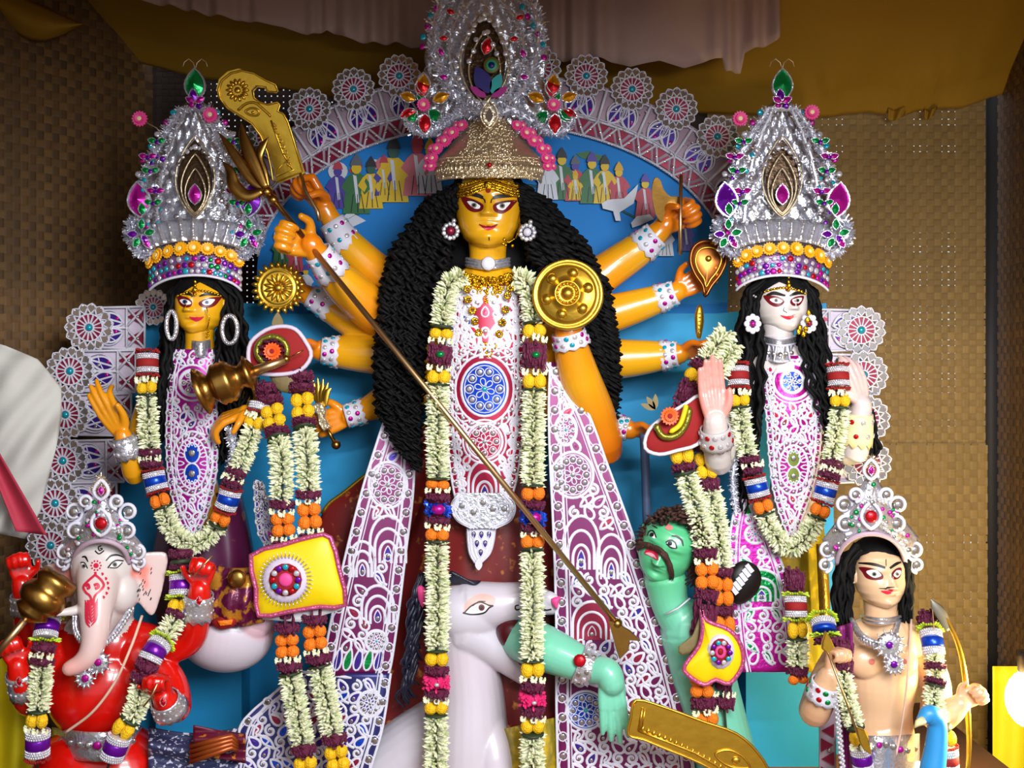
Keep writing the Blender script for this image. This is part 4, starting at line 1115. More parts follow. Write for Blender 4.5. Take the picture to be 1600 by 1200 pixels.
# choker and gold necklace
def around(u0, u1, v, sag, yf, yb_, n=24): return [P(u0+(u1-u0)*i/n, v+sag*math.sin(PI*i/n), yb_+(yf-yb_)*math.sin(PI*i/n)**.6) for i in range(n+1)]
g = MB()
for k in range(3): g.tube(around(727, 797, 404+k*5, 5, .085, .18), px(2.8), 6)
g.build('silver_choker', M_silver, dg)
g = MB(); g.lathe([(px(11), 0), (px(10), px(3)), (px(4), px(5))], xf(P(763, 412, .08)), 16); g.build('choker_medallion', M_white, dg)
r_ = random.Random(5); g = MB()
for i in range(420):
    a = r_.random(); b = r_.random()**1.3; u = 720+86*a; v = 424+10*math.sin(a*PI)+b*(10+30*math.sin(a*PI)**2)
    g.ell(P(u, v, .085-.02*math.sin(a*PI)), (px(r_.uniform(1.3, 3)),)*3, seg=6, ring=4)
for (u, v) in ((730, 452), (731, 468), (738, 485), (742, 502), (748, 520), (793, 462), (797, 450), (790, 484), (785, 504), (780, 522), (763, 545), (757, 540), (771, 541), (764, 553)):
    for j in range(7): a = 2*PI*j/7; g.ell(P(u+4*math.cos(a), v+4*math.sin(a), .04), (px(2.6), px(2), px(2.6)), seg=6, ring=4)
g.build('gold_necklace', mat('bright_gilt', ''), dg, kind='stuff')
# ear ornaments
for (u, v, c) in ((704, 361, M_maroon), (824, 363, M_white)):
    e = bpy.data.objects.new('earring', None); col.objects.link(e); e.location = P(u, v, .1)-wloc(dg); e.parent = dg
    g = MB()
    for i in range(11):
        a = 2*PI*i/11; g.ell(P(u+11*math.cos(a), v+11*math.sin(a), .085), (px(4), px(2.5), px(4)), seg=8, ring=5)
    g.ell(P(u+5, v-16, .085), px(4), seg=8, ring=5); g.build('silver_petals', M_silver, e)
    g = MB(); g.lathe([(px(6.5), 0), (px(6), px(4)), (px(2), px(6))], xf(P(u, v, .085)), 12); g.build('stone', c, e)
g = MB(); g.tube([P(812, 335, .1), P(813, 352, .06), P(806, 372, .02), P(795, 379, .0), P(789, 376, .0)], px(1.1), 5)
for (u, v, r) in ((788, 374, 3), (786, 381, 3.2), (790, 383, 2.5), (801, 384, 2.5)): g.ell(P(u, v, .0), px(r), seg=6, ring=4)
g.build('nose_chain', mat('bright_gilt', ''), dg)
# bracelets of pith and mirrors
def cuff(parent, p0, p1, r0, r1, m=M_white, gems=('clear', 'magenta', 'clear', 'turq'), flare=1.12, n=12, gs_=.85):
    p0, p1 = Vector(p0), Vector(p1); d = (p1-p0).normalized(); x = d.orthogonal().normalized(); yv = d.cross(x); seg = 22
    mb = MB(); vs = []; N = 5
    for i in range(N+1):
        t = i/N
        for k in range(seg):
            a = 2*PI*k/seg; rr = (r0+(r1-r0)*t)*(1.06 if i not in (0, N) else flare); sc = 1
            q = p0.lerp(p1, t)+(x*math.cos(a)+yv*math.sin(a))*rr
            if i == N and k % 2: q += d*(p1-p0).length*.16
            vs.append(q)
    fs = [(i*seg+k, i*seg+(k+1) % seg, (i+1)*seg+(k+1) % seg, (i+1)*seg+k) for i in range(N) for k in range(seg)]
    mb.add(vs, fs); o = mb.build('bracelet', m, parent)
    o2 = solid(o, .004)
    for row, t in enumerate((.25, .72)):
        for k in range(n):
            a = 2*PI*(k+.5*row)/n; nn = x*math.cos(a)+yv*math.sin(a); q = p0.lerp(p1, t)+nn*(r0+(r1-r0)*t)*1.09
            c = link('mirror_disc', SEQ[gems[(k+row) % len(gems)]], o, None, frame(nn, d), S(0)/K*gs_); c.location = q-wloc(o)
    return o
CF = [((518, 346, .33), (542, 384, .35), 19, 26), ((496, 394, .08), (520, 426, .13), 19, 25), ((484, 462, .35), (515, 480, .36), 17, 22), ((502, 548, .31), (526, 550, .32), 18, 24), ((540, 651, .31), (566, 643, .32), 17, 19),
      ((1026, 366, .31), (1004, 386, .33), 20, 26), ((1056, 457, .30), (1030, 467, .32), 17, 22), ((1060, 553, .28), (1036, 556, .30), 17, 23), ((888, 518, .02), (893, 538, .035), 22, 26), ((982, 671, .24), (966, 667, .25), 16, 18)]
for p0, p1, r0, r1 in CF: cuff(dg, P(*p0), P(*p1), px(r0), px(r1))
# ------------------------------------------------------------------ clothes, garland and crown of the middle figure
# maroon sari skirt
def skirt(a, b):
    th = PI*(1.08*a-.04); v = 690+b*650; w_ = 60+235*b**.9
    u = 766-w_*math.cos(th)-25*b*(math.cos(th) > 0); y = .32-(.17+.06*b)*math.sin(th)-.012*math.sin(a*46+b*3)*b
    return P(u, v, y)
g = MB(); g.grid(skirt, 110, 30); solid(g.build('sari_skirt', M_sari, dg), .005)
# flying sari end behind, left of the picture (curved gilt edge)
def flare(a, b):
    E = catmull([(672, 655), (640, 690), (590, 728), (540, 768), (505, 800), (490, 870), (520, 960)], 5); i = b*(len(E)-1); k = min(int(i), len(E)-2); f = i-k
    e = (E[k][0]+(E[k+1][0]-E[k][0])*f, E[k][1]+(E[k+1][1]-E[k][1])*f); c = (690, 690+b*300)
    return P(e[0]+(c[0]-e[0])*a, e[1]+(c[1]-e[1])*a, .33-.03*math.sin(a*9))
g = MB(); g.grid(flare, 30, 40); solid(g.build('sari_fold', M_sari, dg), .005)
g = MB(); g.tube([flare(0, i/40) for i in range(28)], px(3.5), 6); g.build('gilt_edging', M_gold, dg)
# bodice of white pith lace
def bdep(u, v): return interp(v, [(400, .085), (470, .065), (540, .04), (620, .06), (740, .07), (900, .10)])+.045*((u-758)/62)**2
lc = Lace(dg, [(716, 446), (702, 470), (697, 520), (694, 580), (694, 640), (698, 700), (706, 760), (718, 806), (734, 830)], [(808, 446), (818, 470), (821, 520), (822, 580), (820, 640), (816, 700), (806, 760), (786, 806), (760, 830)], bdep, mat('crimson_foil', '#a01038', .35, .35, var=.2, vs_=40), 'bodice')
for sd in (-1, 1): lc.edge(sd, 20, 13, 3.4, 3.4)
lc.medallion(757, 608, 36, 42, 10, M_bluef, LGEM)
lc.ring(757, 608, 46, 4, 54); lc.ring(757, 608, 57, 3, 66)
for i in range(22):
    a = 2*PI*i/22; lc.disc(757+51*math.cos(a), 608+60*math.sin(a), 3.2); lc.cord([(757+46*math.cos(a+.14), 608+54*math.sin(a+.14)), (757+57*math.cos(a-.05), 608+66*math.sin(a-.05))], 3.4); lc.cord([(757+46*math.cos(a+.05), 608+54*math.sin(a+.05)), (757+57*math.cos(a+.25), 608+66*math.sin(a+.25))], 3.4)
lc.medallion(757, 690, 28, 28, 8, mat('crimson_foil', '#a01038', .35, .35, var=.2, vs_=40))
lc.ring(757, 690, 34, 3.5)
lc.arches(757, 780, 50, 60, 3, mat('crimson_foil', '#a01038', .35, .35, var=.2, vs_=40))
for sg in (-1, 1):
    lc.cord(catmull([(758+sg*6, 560), (758+sg*10, 520), (758+sg*22, 500), (758+sg*14, 472), (758+sg*4, 462)], 6), 7); lc.cord(catmull([(758+sg*14, 548), (758+sg*20, 520), (758+sg*36, 498), (758+sg*26, 466)], 6), 6)
    lc.drop(758+sg*30, 496, 26, 20, sg*.5, M_bluef, 4, 4); lc.drop(758+sg*18, 536, 24, 16, -sg*.6, mat('rose_foil', '#d82a4c', .3, .4), 4); lc.drop(758+sg*40, 545, 26, 16, sg*.3, mat('rose_foil', ''), 4, 3); lc.drop(758+sg*12, 470, 20, 14, -sg*.4, None, 4, 3)
lc.drop(758, 487, 16, 12, 0, mat('rose_foil', ''), 3); lc.drop(758, 520, 16, 12, PI, None, 4, 3)
lc.fill([(757, 608, 60, 68), (757, 690, 36, 36), (757, 760, 28, 40), (758, 500, 16, 40)], 13, (mat('rose_foil', ''), mat('blush_pith', '#d9c4cc', .5), mat('blush_pith', ''), mat('crimson_foil', '')), 3, 4.4, margin=9, discp=.25)
lc.done()
# pendant tip of the bodice
lt = Lace(dg, [(729, 826), (730, 848), (733, 866), (741, 880)], [(775, 826), (772, 848), (766, 866), (753, 880)], lambda u, v: .07+.02*((u-752)/25)**2, M_white, 'bodice_tip')
for a in ((740, 836), (752, 836), (764, 836), (745, 850), (758, 850), (751, 864)): lt.drop(a[0], a[1], 13, 9, PI, M_violet, 2.2, 2.5)
for sd in (-1, 1): lt.edge(sd, 16, 5, 0, 2.5)
lt.done()
gy = MB(); gy.grid(lambda a, b: P(782+90*a+8*math.sin(b*5), 1120+b*200+20*(1-a)*(1-b), .02-.10*math.sin(a*PI)+.012*math.sin(a*22+b*6)), 30, 20); solid(gy.build('gold_drape', mat('gold_green_brocade', '#9a8a1c', .4, .2, vs_=20, hex2='#d8b430', thr=(.45, .65)), dg), .005)
g = MB(); g.prism([((x)*K, z*K) for x, z in leaf_outline(20, 13)], .006, xf(P(748, 891, .06))); g.build('bodice_tip_leaf', M_white, dg, False)
# foil lobes beside the waist
lw = Lace(dg, [(716, 770), (704, 790), (712, 812), (735, 826)], [(790, 770), (806, 790), (800, 812), (775, 826)], lambda u, v: .055, M_silver, 'waist_lobe')
for a in ((722, 790), (740, 800), (770, 795), (788, 795), (755, 785)): lw.ring(a[0], a[1], 9, 3, n=14); lw.disc(a[0], a[1], 5)
for sd in (-1, 1): lw.edge(sd, 14, 6, 0, 3)
lw.done()
# long lace sashes
foils = (M_maroon, mat('plum_foil', '#6a1250', .35, .35), M_violet, mat('plum_foil', ''))
dL = lambda u, v: .10-.06*(v-640)/560+.03*math.sin((u-600)*.02)
sl = Lace(dg, [(606, 636), (588, 690), (566, 760), (545, 840), (524, 930), (508, 1010), (500, 1056)], [(652, 636), (650, 700), (646, 780), (636, 860), (624, 960), (614, 1030), (608, 1056)], dL, mat('plum_foil', ''), 'lace_sash')
for sd in (-1, 1): sl.edge(sd, 30, 17, 4.6)
sl.medallion(606, 758, 30, 36, 10, None); sl.arches(606, 880, 56, 74, 4, None); sl.arches(566, 902, 40, 56, 3, None); sl.arches(590, 975, 50, 60, 3, None); sl.medallion(588, 1002, 17, 17, 8, None, LGEM)
for i in range(5): sl.drop(528+i*16, 1030, 36, 13, .25, M_greenf if i % 2 else M_violet, 3.6)
sl.fill([(606, 758, 36, 42), (606, 845, 32, 42), (566, 875, 24, 30), (590, 945, 30, 34), (588, 1002, 20, 20), (560, 1030, 48, 18)], 19, foils, 5, 4.6, margin=24)
sl.done()
dL2 = lambda u, v: .05-.08*(v-1040)/260-.02*math.sin((u-500)*.03)
sl = Lace(dg, [(470, 1042), (430, 1080), (392, 1112), (372, 1140), (360, 1200), (350, 1300)], [(612, 1052), (608, 1080), (604, 1110), (596, 1150), (578, 1210), (556, 1300)], dL2, mat('navy_foil', '#2a2a66', .35, .35), 'lace_sash_hem')
for sd in (-1, 1): sl.edge(sd, 30, 16, 5)
sl.medallion(578, 1100, 20, 20, 8, None, None); sl.fill([(578, 1100, 22, 22)], 19, (M_violet, M_maroon, M_bluef), 8, 4.6, margin=20)
sl.cord([(472, 1050), (540, 1058), (610, 1068)], 5); sl.done()
dR = lambda u, v: .08-.10*(v-580)/620+.025*math.sin((u-880)*.02)
sr = Lace(dg, [(858, 566), (856, 640), (858, 720), (862, 800), (866, 900), (868, 1000), (868, 1100), (870, 1200), (872, 1300)], [(872, 566), (918, 640), (952, 730), (985, 820), (1018, 920), (1046, 1010), (1062, 1070), (1078, 1140), (1096, 1300)], dR, mat('plum_foil', ''), 'lace_sash')
for sd in (-1, 1): sr.edge(sd, 30, 19, 5)
sr.medallion(884, 672, 17, 24, 8, None, LGEM); sr.medallion(895, 742, 32, 36, 12, None)
sr.arches(908, 890, 56, 84, 4, None); sr.arches(955, 905, 44, 70, 4, None); sr.arches(925, 1000, 60, 60, 3, M_maroon); sr.medallion(915, 1110, 30, 30, 10, M_bluef, LGEM)
sr.fill([(884, 672, 20, 28), (895, 742, 38, 42), (908, 850, 32, 46), (955, 870, 26, 40), (925, 970, 34, 36), (915, 1110, 34, 34)], 19, foils, 6, 5.0, margin=25)
sr.done()
# the long double garland
gl = garland('flower_garland', 'long white and yellow flower garland hanging down the middle statue', [(722, 432, .06), (700, 448, .03), (692, 500, .0), (687, 560, -.01), (684, 650, -.02), (684, 760, -.03), (683, 860, -.05), (684, 960, -.09), (682, 1060, -.12), (681, 1230, -.13)],
    [('white', 90), ('leaf', 5), ('y', 16), ('flo', 8), ('wineg', 34), ('flo', 7), ('y', 20), ('leaf', 4), ('white', 143), ('leaf', 4), ('o', 14), ('flo', 6), ('wine', 14), ('foil', 22), ('wine', 14), ('flo', 6), ('o', 18), ('leaf', 5), ('white', 166), ('leaf', 4), ('y', 20), ('wine', 16), ('pink', 20), ('wine', 16), ('flo', 5), ('y', 18), ('leaf', 4), ('white', 95)], 1.0)
gl2 = garland('', '', [(806, 432, .06), (826, 448, .03), (834, 500, .0), (835, 560, -.01), (834, 650, -.02), (833, 760, -.03), (832, 860, -.05), (832, 960, -.17), (832, 1060, -.19), (832, 1230, -.17)],
    [('white', 82), ('leaf', 4), ('y', 20), ('flo', 7), ('wineg', 44), ('flo', 7), ('y', 22), ('leaf', 4), ('white', 146), ('leaf', 4), ('o', 20), ('wine', 14), ('foil', 24), ('wine', 14), ('flo', 5), ('o', 20), ('leaf', 5), ('white', 166), ('leaf', 4), ('y', 24), ('flo', 6), ('wine', 18), ('pink', 20), ('wine', 18), ('flo', 5), ('y', 20), ('leaf', 5), ('white', 90)], 1.0, gl)

# ---- gilt crown
cr = thing('pointed_crown', 'pointed champagne gilt crown with pink daisies on the central goddess', 'crown', P(765, 292, .16))
def crown_pt(a, b):                     # a across -1..1, b up 0..1
    w_ = interp(b, [(0, 80), (.12, 84), (.24, 80), (.38, 62), (.54, 40), (.7, 23), (.88, 12), (1, 3)]); v = 288-150*b+(6*abs(a)**2-8)*(1-b)*1.3
    return P(765+w_*math.sin(a*PI/2), v, .16-.17*(w_/84)*math.cos(a*PI/2)+.10*b)
g = MB(); g.grid(lambda a, b: crown_pt(2*a-1, b), 48, 34); solid(g.build('crown_shell', M_gold2, cr), .006)
r_ = random.Random(8); g = MB(); 
for i in range(1500):
    a = r_.gauss(0, .38); b = r_.random()**1.1
    if abs(a) > .98 or (abs(abs(a)-.62) < .2 and .22 < b < .46): continue
    p = crown_pt(a, b); g.ell(p+Vector((0, -.004, 0)), (px(r_.uniform(1.2, 3)), px(2), px(r_.uniform(1.2, 3.4))), seg=6, ring=4)
g.build('crown_granules', M_gold2, cr, kind='stuff')
g = MB()
for b in (.02, .2, .235):
    for i in range(70): g.ell(crown_pt(-1+2*i/69, b)+Vector((0, -.003, 0)), px(1.7), seg=6, ring=4)
for i in range(30): p = crown_pt(-1+2*(i+.5)/30, .11); g.tube([p+Vector((0, -.004, px(-6))), p+Vector((0, -.006, px(6)))], [px(1), px(2.4)], 5)
g.build('crown_beading', M_gold2, cr, kind='stuff')
g = MB(); c = P(765, 184, .03); g.prism([(x*K, z*K) for x, z in leaf_outline(34, 22)], .01, xf(c+Vector((0, -.01, -px(14))))); rib2d(g, [(x*K, z*K) for x, z in leaf_outline(44, 30)], 3*K, 5*K, 0, True, xf(c+Vector((0, -.012, -px(18))))); g.build('crown_drop_jewel', M_gold2, cr, False)
g = MB(); g.prism([(x*K, z*K) for x, z in leaf_outline(22, 12)], .01, xf(c+Vector((0, -.02, -px(9))))); g.build('crown_stone', M_mirror, cr, False)
g = MB(); g.ell(P(765, 258, -.03), px(4), seg=10, ring=6); g.build('red_stone', M_redfoil, cr)
for sg in (-1, 1):
    for k, (a, b, sc) in enumerate(((.93, .18, .9), (.9, .28, 1), (.85, .36, 1.05), (.76, .44, 1.1), (.66, .52, .9), (.97, .1, .8))):
        p = crown_pt(sg*a, b)+Vector((sg*px(6), -.02, px(8))); link('pink_daisy', DPINK, cr, p, frame((sg*.4, -1, .3)), sc)
        link('pink_daisy', DPINK, cr, p+Vector((sg*px(9), .02, px(2))), frame((sg*.8, -1, .3)), sc*.8)

# ---- tall silver crest behind it
ct = thing('silver_crest', 'tall silver tinsel crest with peacock feather above the gilt crown', 'crest', P(762, 215, .26))
yc = .24; pc = px(1, yc)
g = MB()
def crest_w(v): return interp(v, [(-80, 8), (-40, 42), (0, 72), (40, 92), (90, 96), (130, 88), (165, 100), (190, 120), (215, 90)])
g.grid(lambda a, b: P(760+(2*a-1)*crest_w(-80+b*295), -80+b*295, yc+.05*abs(2*a-1)+.012*math.sin(a*60)*math.sin(b*40)), 40, 50); solid(g.build('crest_back', M_silver, ct), .01)
def crest_loop(k, v0, v1): 
    n = 40; return [(760+k*math.sin(2*PI*i/n)*(1-.55*max(0, math.cos(2*PI*i/n))**2), (v0+v1)/2-(v1-v0)/2*math.cos(2*PI*i/n)) for i in range(n+1)]
for k, (kk, v0, v1, r, n) in enumerate(((82, -70, 175, 17, 2600), (58, -20, 165, 9, 1100))):
    tinsel(ct, [P(u, v, yc-.02-.01*k) for u, v in crest_loop(kk, v0, v1)], r*pc, n, seed=k, name='tinsel_loop')
tinsel(ct, [P(650, 206, yc), P(690, 196, yc-.03), P(730, 170, yc-.05), P(762, 185, yc-.06), P(800, 170, yc-.05), P(840, 194, yc-.03), P(880, 206, yc)], 15*pc, 1800, seed=7, name='tinsel_base')
g = MB(); g.prism([(x*pc, z*pc) for x, z in leaf_outline(140, 74)], .01, xf(P(757, 165, yc-.012))); g.build('crest_hollow', mat('dark_bronze_foil', '#4a3420', .35, .6, bump=.4, bs=60), ct, False)
for kk, (L, W) in enumerate(((150, 86), (112, 56))):
    g = MB(); g.tube([P(757+x, 168-6*kk-z, yc-.03) for x, z in leaf_outline(L, W, 20)], 1.8*pc, 5, closed=True); g.build('crest_wire', M_gold2, ct)
# beads set round the hollow
r_ = random.Random(4)
for i in range(22):
    a = 2*PI*i/22; seq(ct, 'clear', 757+44*math.sin(a)*(1-.4*max(0, math.cos(a))), 95-66*math.cos(a), yc-.045, 4.5)
for (u, v) in ((740, 80), (744, 62), (770, 70), (776, 84), (733, 96), (785, 66), (790, 84), (752, 30), (757, 22), (762, 50), (757, 52), (782, 50), (739, 48)): seq(ct, 'clear', u, v, yc-.05, 4.5)
for k, (u, v) in enumerate(((682, 14), (673, 25), (668, 42), (661, 58), (660, 73), (816, 11), (824, 26), (833, 40), (841, 53), (848, 70), (850, 90))): seq(ct, 'turq' if k % 2 else 'magenta', u, v, yc-.03, 5.2)
for (u, v) in ((710, 22), (700, 60), (692, 88), (700, 122), (810, 60), (820, 90), (812, 120), (806, 30)): petal_at(ct, 'magenta' if v > 80 else 'red', u, v, yc-.05, r_.uniform(-2, 2), .6)
link('red_foil_petal', FP['red'], ct, P(757, 86, yc-.05), Matrix.Rotation(.3, 3, 'Y'), 1.25)
# peacock feather
pf = bpy.data.objects.new('peacock_feather', None); col.objects.link(pf); pf.location = P(765, 150, yc-.06)-wloc(ct); pf.parent = ct
for nm, m, L, W, u, v, an in (('blue_barbs', mat('feather_blue', '#1c1268', .5), 46, 30, 764, 146, -.45), ('teal_barbs', mat('feather_teal', '#1f9a9a', .5), 34, 20, 768, 146, .45), ('magenta_barbs', mat('feather_magenta', '#a0107a', .5), 30, 14, 760, 152, -1.0), ('magenta_barbs', mat('feather_magenta', ''), 30, 14, 768, 152, 1.0)):
    g = MB(); M = xf(P(u, v, yc-.055), Matrix.Rotation(an, 3, 'Y')); g.prism([(x*pc, z*pc) for x, z in leaf_outline(L, W)], .004, M); g.build(nm, m, pf, False)
for r, m in ((13, mat('feather_bronze', '#5a5a20', .5)), (9, mat('feather_green', '#2f9a7a', .4)), (5.5, mat('feather_navy', '#0a1a5a', .4))):
    g = MB(); g.lathe([(r*pc, 0), (r*pc*.9, .003+.01/r)], xf(P(768, 102, yc-.062-.02/r)), 18); g.build('feather_eye', m, pf)
# side clusters of foil petals
for sg, cu in ((-1, 662), (1, 865)):
    cl_ = bpy.data.objects.new('petal_cluster', None); col.objects.link(cl_); cl_.location = P(cu, 170, .2)-wloc(ct); cl_.parent = ct; y = .2
    for k, du, dv, an, sc in (('amber', 0, -22, 0, 1.45), ('red', -3, -16, .1, 1.6), ('amber', sg*-14, -12, sg*-1.2, 1.2), ('amber', sg*12, -14, sg*1.25, 1.1), ('red', sg*10, 4, sg*1.9, 1.2), ('green', 8, 2, 2.3, 1.2), ('green', -10, 4, -2.4, 1.25), ('red', 2, 8, PI, 1.35), ('green', sg*-2, -10, sg*.7, .8)):
        petal_at(cl_, k, cu+du, 170+dv, y-.01*('red' == k and dv == 8), an, sc)
    flower_at(cl_, DPINK, 'pink_daisy', cu, 164, y-.025, 1.0)
    tinsel(cl_, [P(cu-28, 185, y), P(cu-16, 204, y), P(cu+4, 210, y), P(cu+24, 200, y), P(cu+30, 184, y)], 9*pc, 700, seed=20+sg, name='tinsel_rim')
# ------------------------------------------------------------------ the two goddesses at the sides
M_gilt = mat('bright_gilt', '')
def side_crown(label, cx, y, flip, seed):
    """tall silver tinsel crown: base 250..395 px wide at v=440, apex at v=160; cx = middle in pixels"""
    r_ = random.Random(seed); rt = thing('tinsel_crown', label, 'crown', P(cx, 445, y)); k = px(1, y)
    W = lambda v: interp(v, [(150, 6), (175, 27), (210, 52), (250, 75), (290, 88), (330, 94), (360, 98), (385, 88), (400, 74)])
    g = MB(); g.grid(lambda a, b: P(cx+(2*a-1)*W(160+240*b), 160+240*b, y+.03+.05*abs(2*a-1)+.010*math.sin(a*47)*math.sin(b*37)), 34, 44); solid(g.build('crown_back', M_silver, rt), .008)
    def brim(a, b): an = (2*a-1)*1.25; return P(cx+72*math.sin(an)/math.sin(1.25), 452-28*math.cos(an*1.15)-36*b+6, y+.05-.13*math.cos(an)+.02*b)
    g = MB(); g.grid(brim, 40, 6); solid(g.build('brim', mat('lilac_sequin_band', '#8a6a98', .3, .6, bump=.5, bs=90), rt), .006)
    g = MB(); g.tube([brim(i/40, 0) for i in range(41)], 2.2*k, 6); g.build('brim_cord', M_white, rt)
    cs = ['purple', 'clear', 'magenta', 'turq', 'clear', 'red', 'clear', 'purple', 'green', 'clear']
    for row, n in ((.18, 20), (.45, 18), (.72, 15)):
        for i in range(n): link('sequin', SEQ[r_.choice(cs)], rt, brim((i+.5)/n, row)+Vector((0, -.006, 0)), frame((2*(i/n-.5), -1, 0)), r_.uniform(.7, 1.05)*k/K)
    for i in range(9):
        a = (i+.5)/9; link('amber_daisy', DYEL, rt, brim(a, 1.15)+Vector((0, -.012, 0)), frame((2.2*(a-.5), -1, .25)), r_.uniform(.95, 1.15)*k/K)
    # foil ruffle above the flowers
    g = MB()
    def ruf(a, b): an = (2*a-1)*1.3; return P(cx+(74+16*b)*math.sin(an)/math.sin(1.3), 400-24*math.cos(an)-34*b, y-.02-.05*math.cos(an)+.03*b+.014*math.sin(a*75)*(b+.2))
    g.grid(ruf, 150, 6); solid(g.build('foil_ruffle', M_silver, rt), .003)
    for sg in (-1, 1):
        tinsel(rt, [P(cx+sg*96, 345, y+.02), P(cx+sg*100, 368, y), P(cx+sg*86, 392, y), P(cx+sg*64, 396, y)], 15*k, 800, seed=seed+sg, name='tinsel_fringe')
    # outline ropes
    n = 30
    for kk, (sc, r, nn) in enumerate(((.92, 12, 1700), (.62, 8, 900))):
        pts = []
        for sg in (-1, 1):
            ed = [(cx+sg*W(v)*sc, v) for v in [170+(345-170)*i/n for i in range(n+1)]]
            pts += ed[::-1] if sg < 0 else ed
        tinsel(rt, [P(u, v, y-.005-.01*kk) for u, v in pts], r*k, nn, seed=seed+5+kk, name='tinsel_outline')
    # hollow with drop jewel
    g = MB(); g.prism([(x*k, z*k) for x, z in leaf_outline(120, 62)], .008, xf(P(cx, 338, y+.012))); g.build('crown_hollow', mat('dark_bronze_foil', ''), rt, False)
    for L, W2 in ((128, 70), (96, 50), (70, 36)):
        g = MB(); g.tube([P(cx+x, 340-z-(128-L)*.12, y-.012) for x, z in leaf_outline(L, W2, 18)], 1.5*k, 5, closed=True); g.build('crown_wire', M_gold2, rt)
    link('magenta_foil_petal', FP['magenta'], rt, P(cx, 320, y-.02), None, 1.35*k/K)
    for i in range(26):
        a = 2*PI*i/26; seq(rt, r_.choice(['clear', 'clear', 'silver']), cx+44*math.sin(a)*(1-.45*max(0, math.cos(a))), 292-62*math.cos(a), y-.02, r_.uniform(3.2, 4.6))
    for i in range(40):
        v = r_.uniform(215, 385); seq(rt, r_.choice(['clear', 'silver', 'clear', 'turq', 'purple', 'magenta']), cx+r_.choice((-1, 1))*W(v)*r_.uniform(.55, .95), v, y-.035, r_.uniform(2.6, 4.4))
    for sg in (-1, 1):
        for i, v in enumerate((176, 192, 210, 228, 250, 272)): seq(rt, ('turq', 'magenta', 'clear')[i % 3], cx+sg*(W(v)+7), v, y-.01, 5)
        petal_at(rt, 'purple' if flip*sg < 0 else 'magenta', cx+sg*84, 340, y-.03, sg*.12, 2.3)         # big side drops
        petal_at(rt, 'green', cx+sg*82, 336, y-.045, sg*.1, .8)
        for q, (du, dv, c) in enumerate(((-11, 0, 'purple'), (9, -2, 'green'), (-7, 12, 'green'), (8, 13, 'magenta'), (0, -14, 'green'), (2, 3, 'purple'))):
            petal_at(rt, c, cx+sg*84+du*.5, 366+dv*.5, y-.05, math.atan2(du, -dv), .72)
        for (du, v, c) in ((70, 268, 'green'), (74, 246, 'magenta'), (60, 222, 'green'), (62, 300, 'magenta'), (66, 318, 'green')):
            for q in (-1, 1): petal_at(rt, c, cx+sg*du, v, y-.04, q*1.3, .62)
            seq(rt, 'purple', cx+sg*du, v, y-.05, 3.6)
    for sg, du, v in ((-1, 86, 186), (1, 24 if flip < 0 else 46, 180 if flip < 0 else 176)):
        u = cx+sg*du if flip < 0 else cx+sg*(66 if sg < 0 else 46); flower_at(rt, DPINK, 'pink_daisy', u, v, y-.02, 1.15)
        g = MB(); g.tube([P(u, v, y), P(u+(cx-u)*.3, v+14, y), P(cx+sg*W(215)*.9, 215, y)], 1*k, 5); g.build('flower_wire', M_gold2, rt)
    # top leaf
    petal_at(rt, 'green', cx, 158, y-.005, 0, 2.1); petal_at(rt, 'purple', cx-2, 160, y-.02, -.1, .9); petal_at(rt, 'magenta', cx, 160, y-.022, -1.1, .7); petal_at(rt, 'magenta', cx, 160, y-.022, 1.1, .7)
    g = MB()
    for sg in (-1, 1): g.tube([P(cx, 108, y), P(cx+sg*3, 98, y), P(cx+sg*10, 92, y), P(cx+sg*17, 97, y), P(cx+sg*19, 104, y)], .7*k, 5)
    g.build('top_wire', M_gold2, rt)
    seq(rt, 'magenta', cx-6, 164, y-.02, 5); seq(rt, 'purple', cx+6, 166, y-.02, 5)
    return rt
def side_hair(parent, cx, y, L, R, seed):
    hair_mass(parent, [(a[0], a[1]) for a in L[0]], [(a[0], a[1]) for a in L[1]], [y-.03, y-.01, y-.04]+[y-.085]*(len(L[0])-3), [y+.10]*len(L[0]), 46, 3.4, 2.6, 34, seed)
    hair_mass(parent, [(a[0], a[1]) for a in R[0]], [(a[0], a[1]) for a in R[1]], [y-.03, y-.01, y-.04]+[y-.085]*(len(R[0])-3), [y+.10]*len(R[0]), 46, 3.4, 2.6, 34, seed+1)
def forehead(parent, bv, cx, vtop, vside, hw, mk):
    """gold chain and drop over the parting"""
    g = MB()
    for i in range(15):
        a = -1+2*i/14; q = on_skin(bv, cx+a*hw*.86, vside-(vside-vtop)*.35*(1-a*a), .003, (cx, vside))
        if q: g.ell(q, (px(2.6), px(1.5), px(2.2)), seg=6, ring=4)
    for i in range(4):
        q = on_skin(bv, cx+mk, vtop+i*6, .006, (cx, vside))
        if q: g.ell(q+Vector((0, -.004, 0)), px(2.6+(i == 2)*1.6), seg=7, ring=5)
    g.build('forehead_chain', M_gilt, parent)
def ped(parent, u, v, hw):              # painted block the seated figure rests on
    y = .51; g = MB(); t = P(u, v, y); b = P(u, 1200, y); b.z = .34; g.box((t.x, y, (t.z+b.z)/2), (hw*S(y), .07, (t.z-b.z)/2)); g.build('pedestal', M_blue2, parent, False)
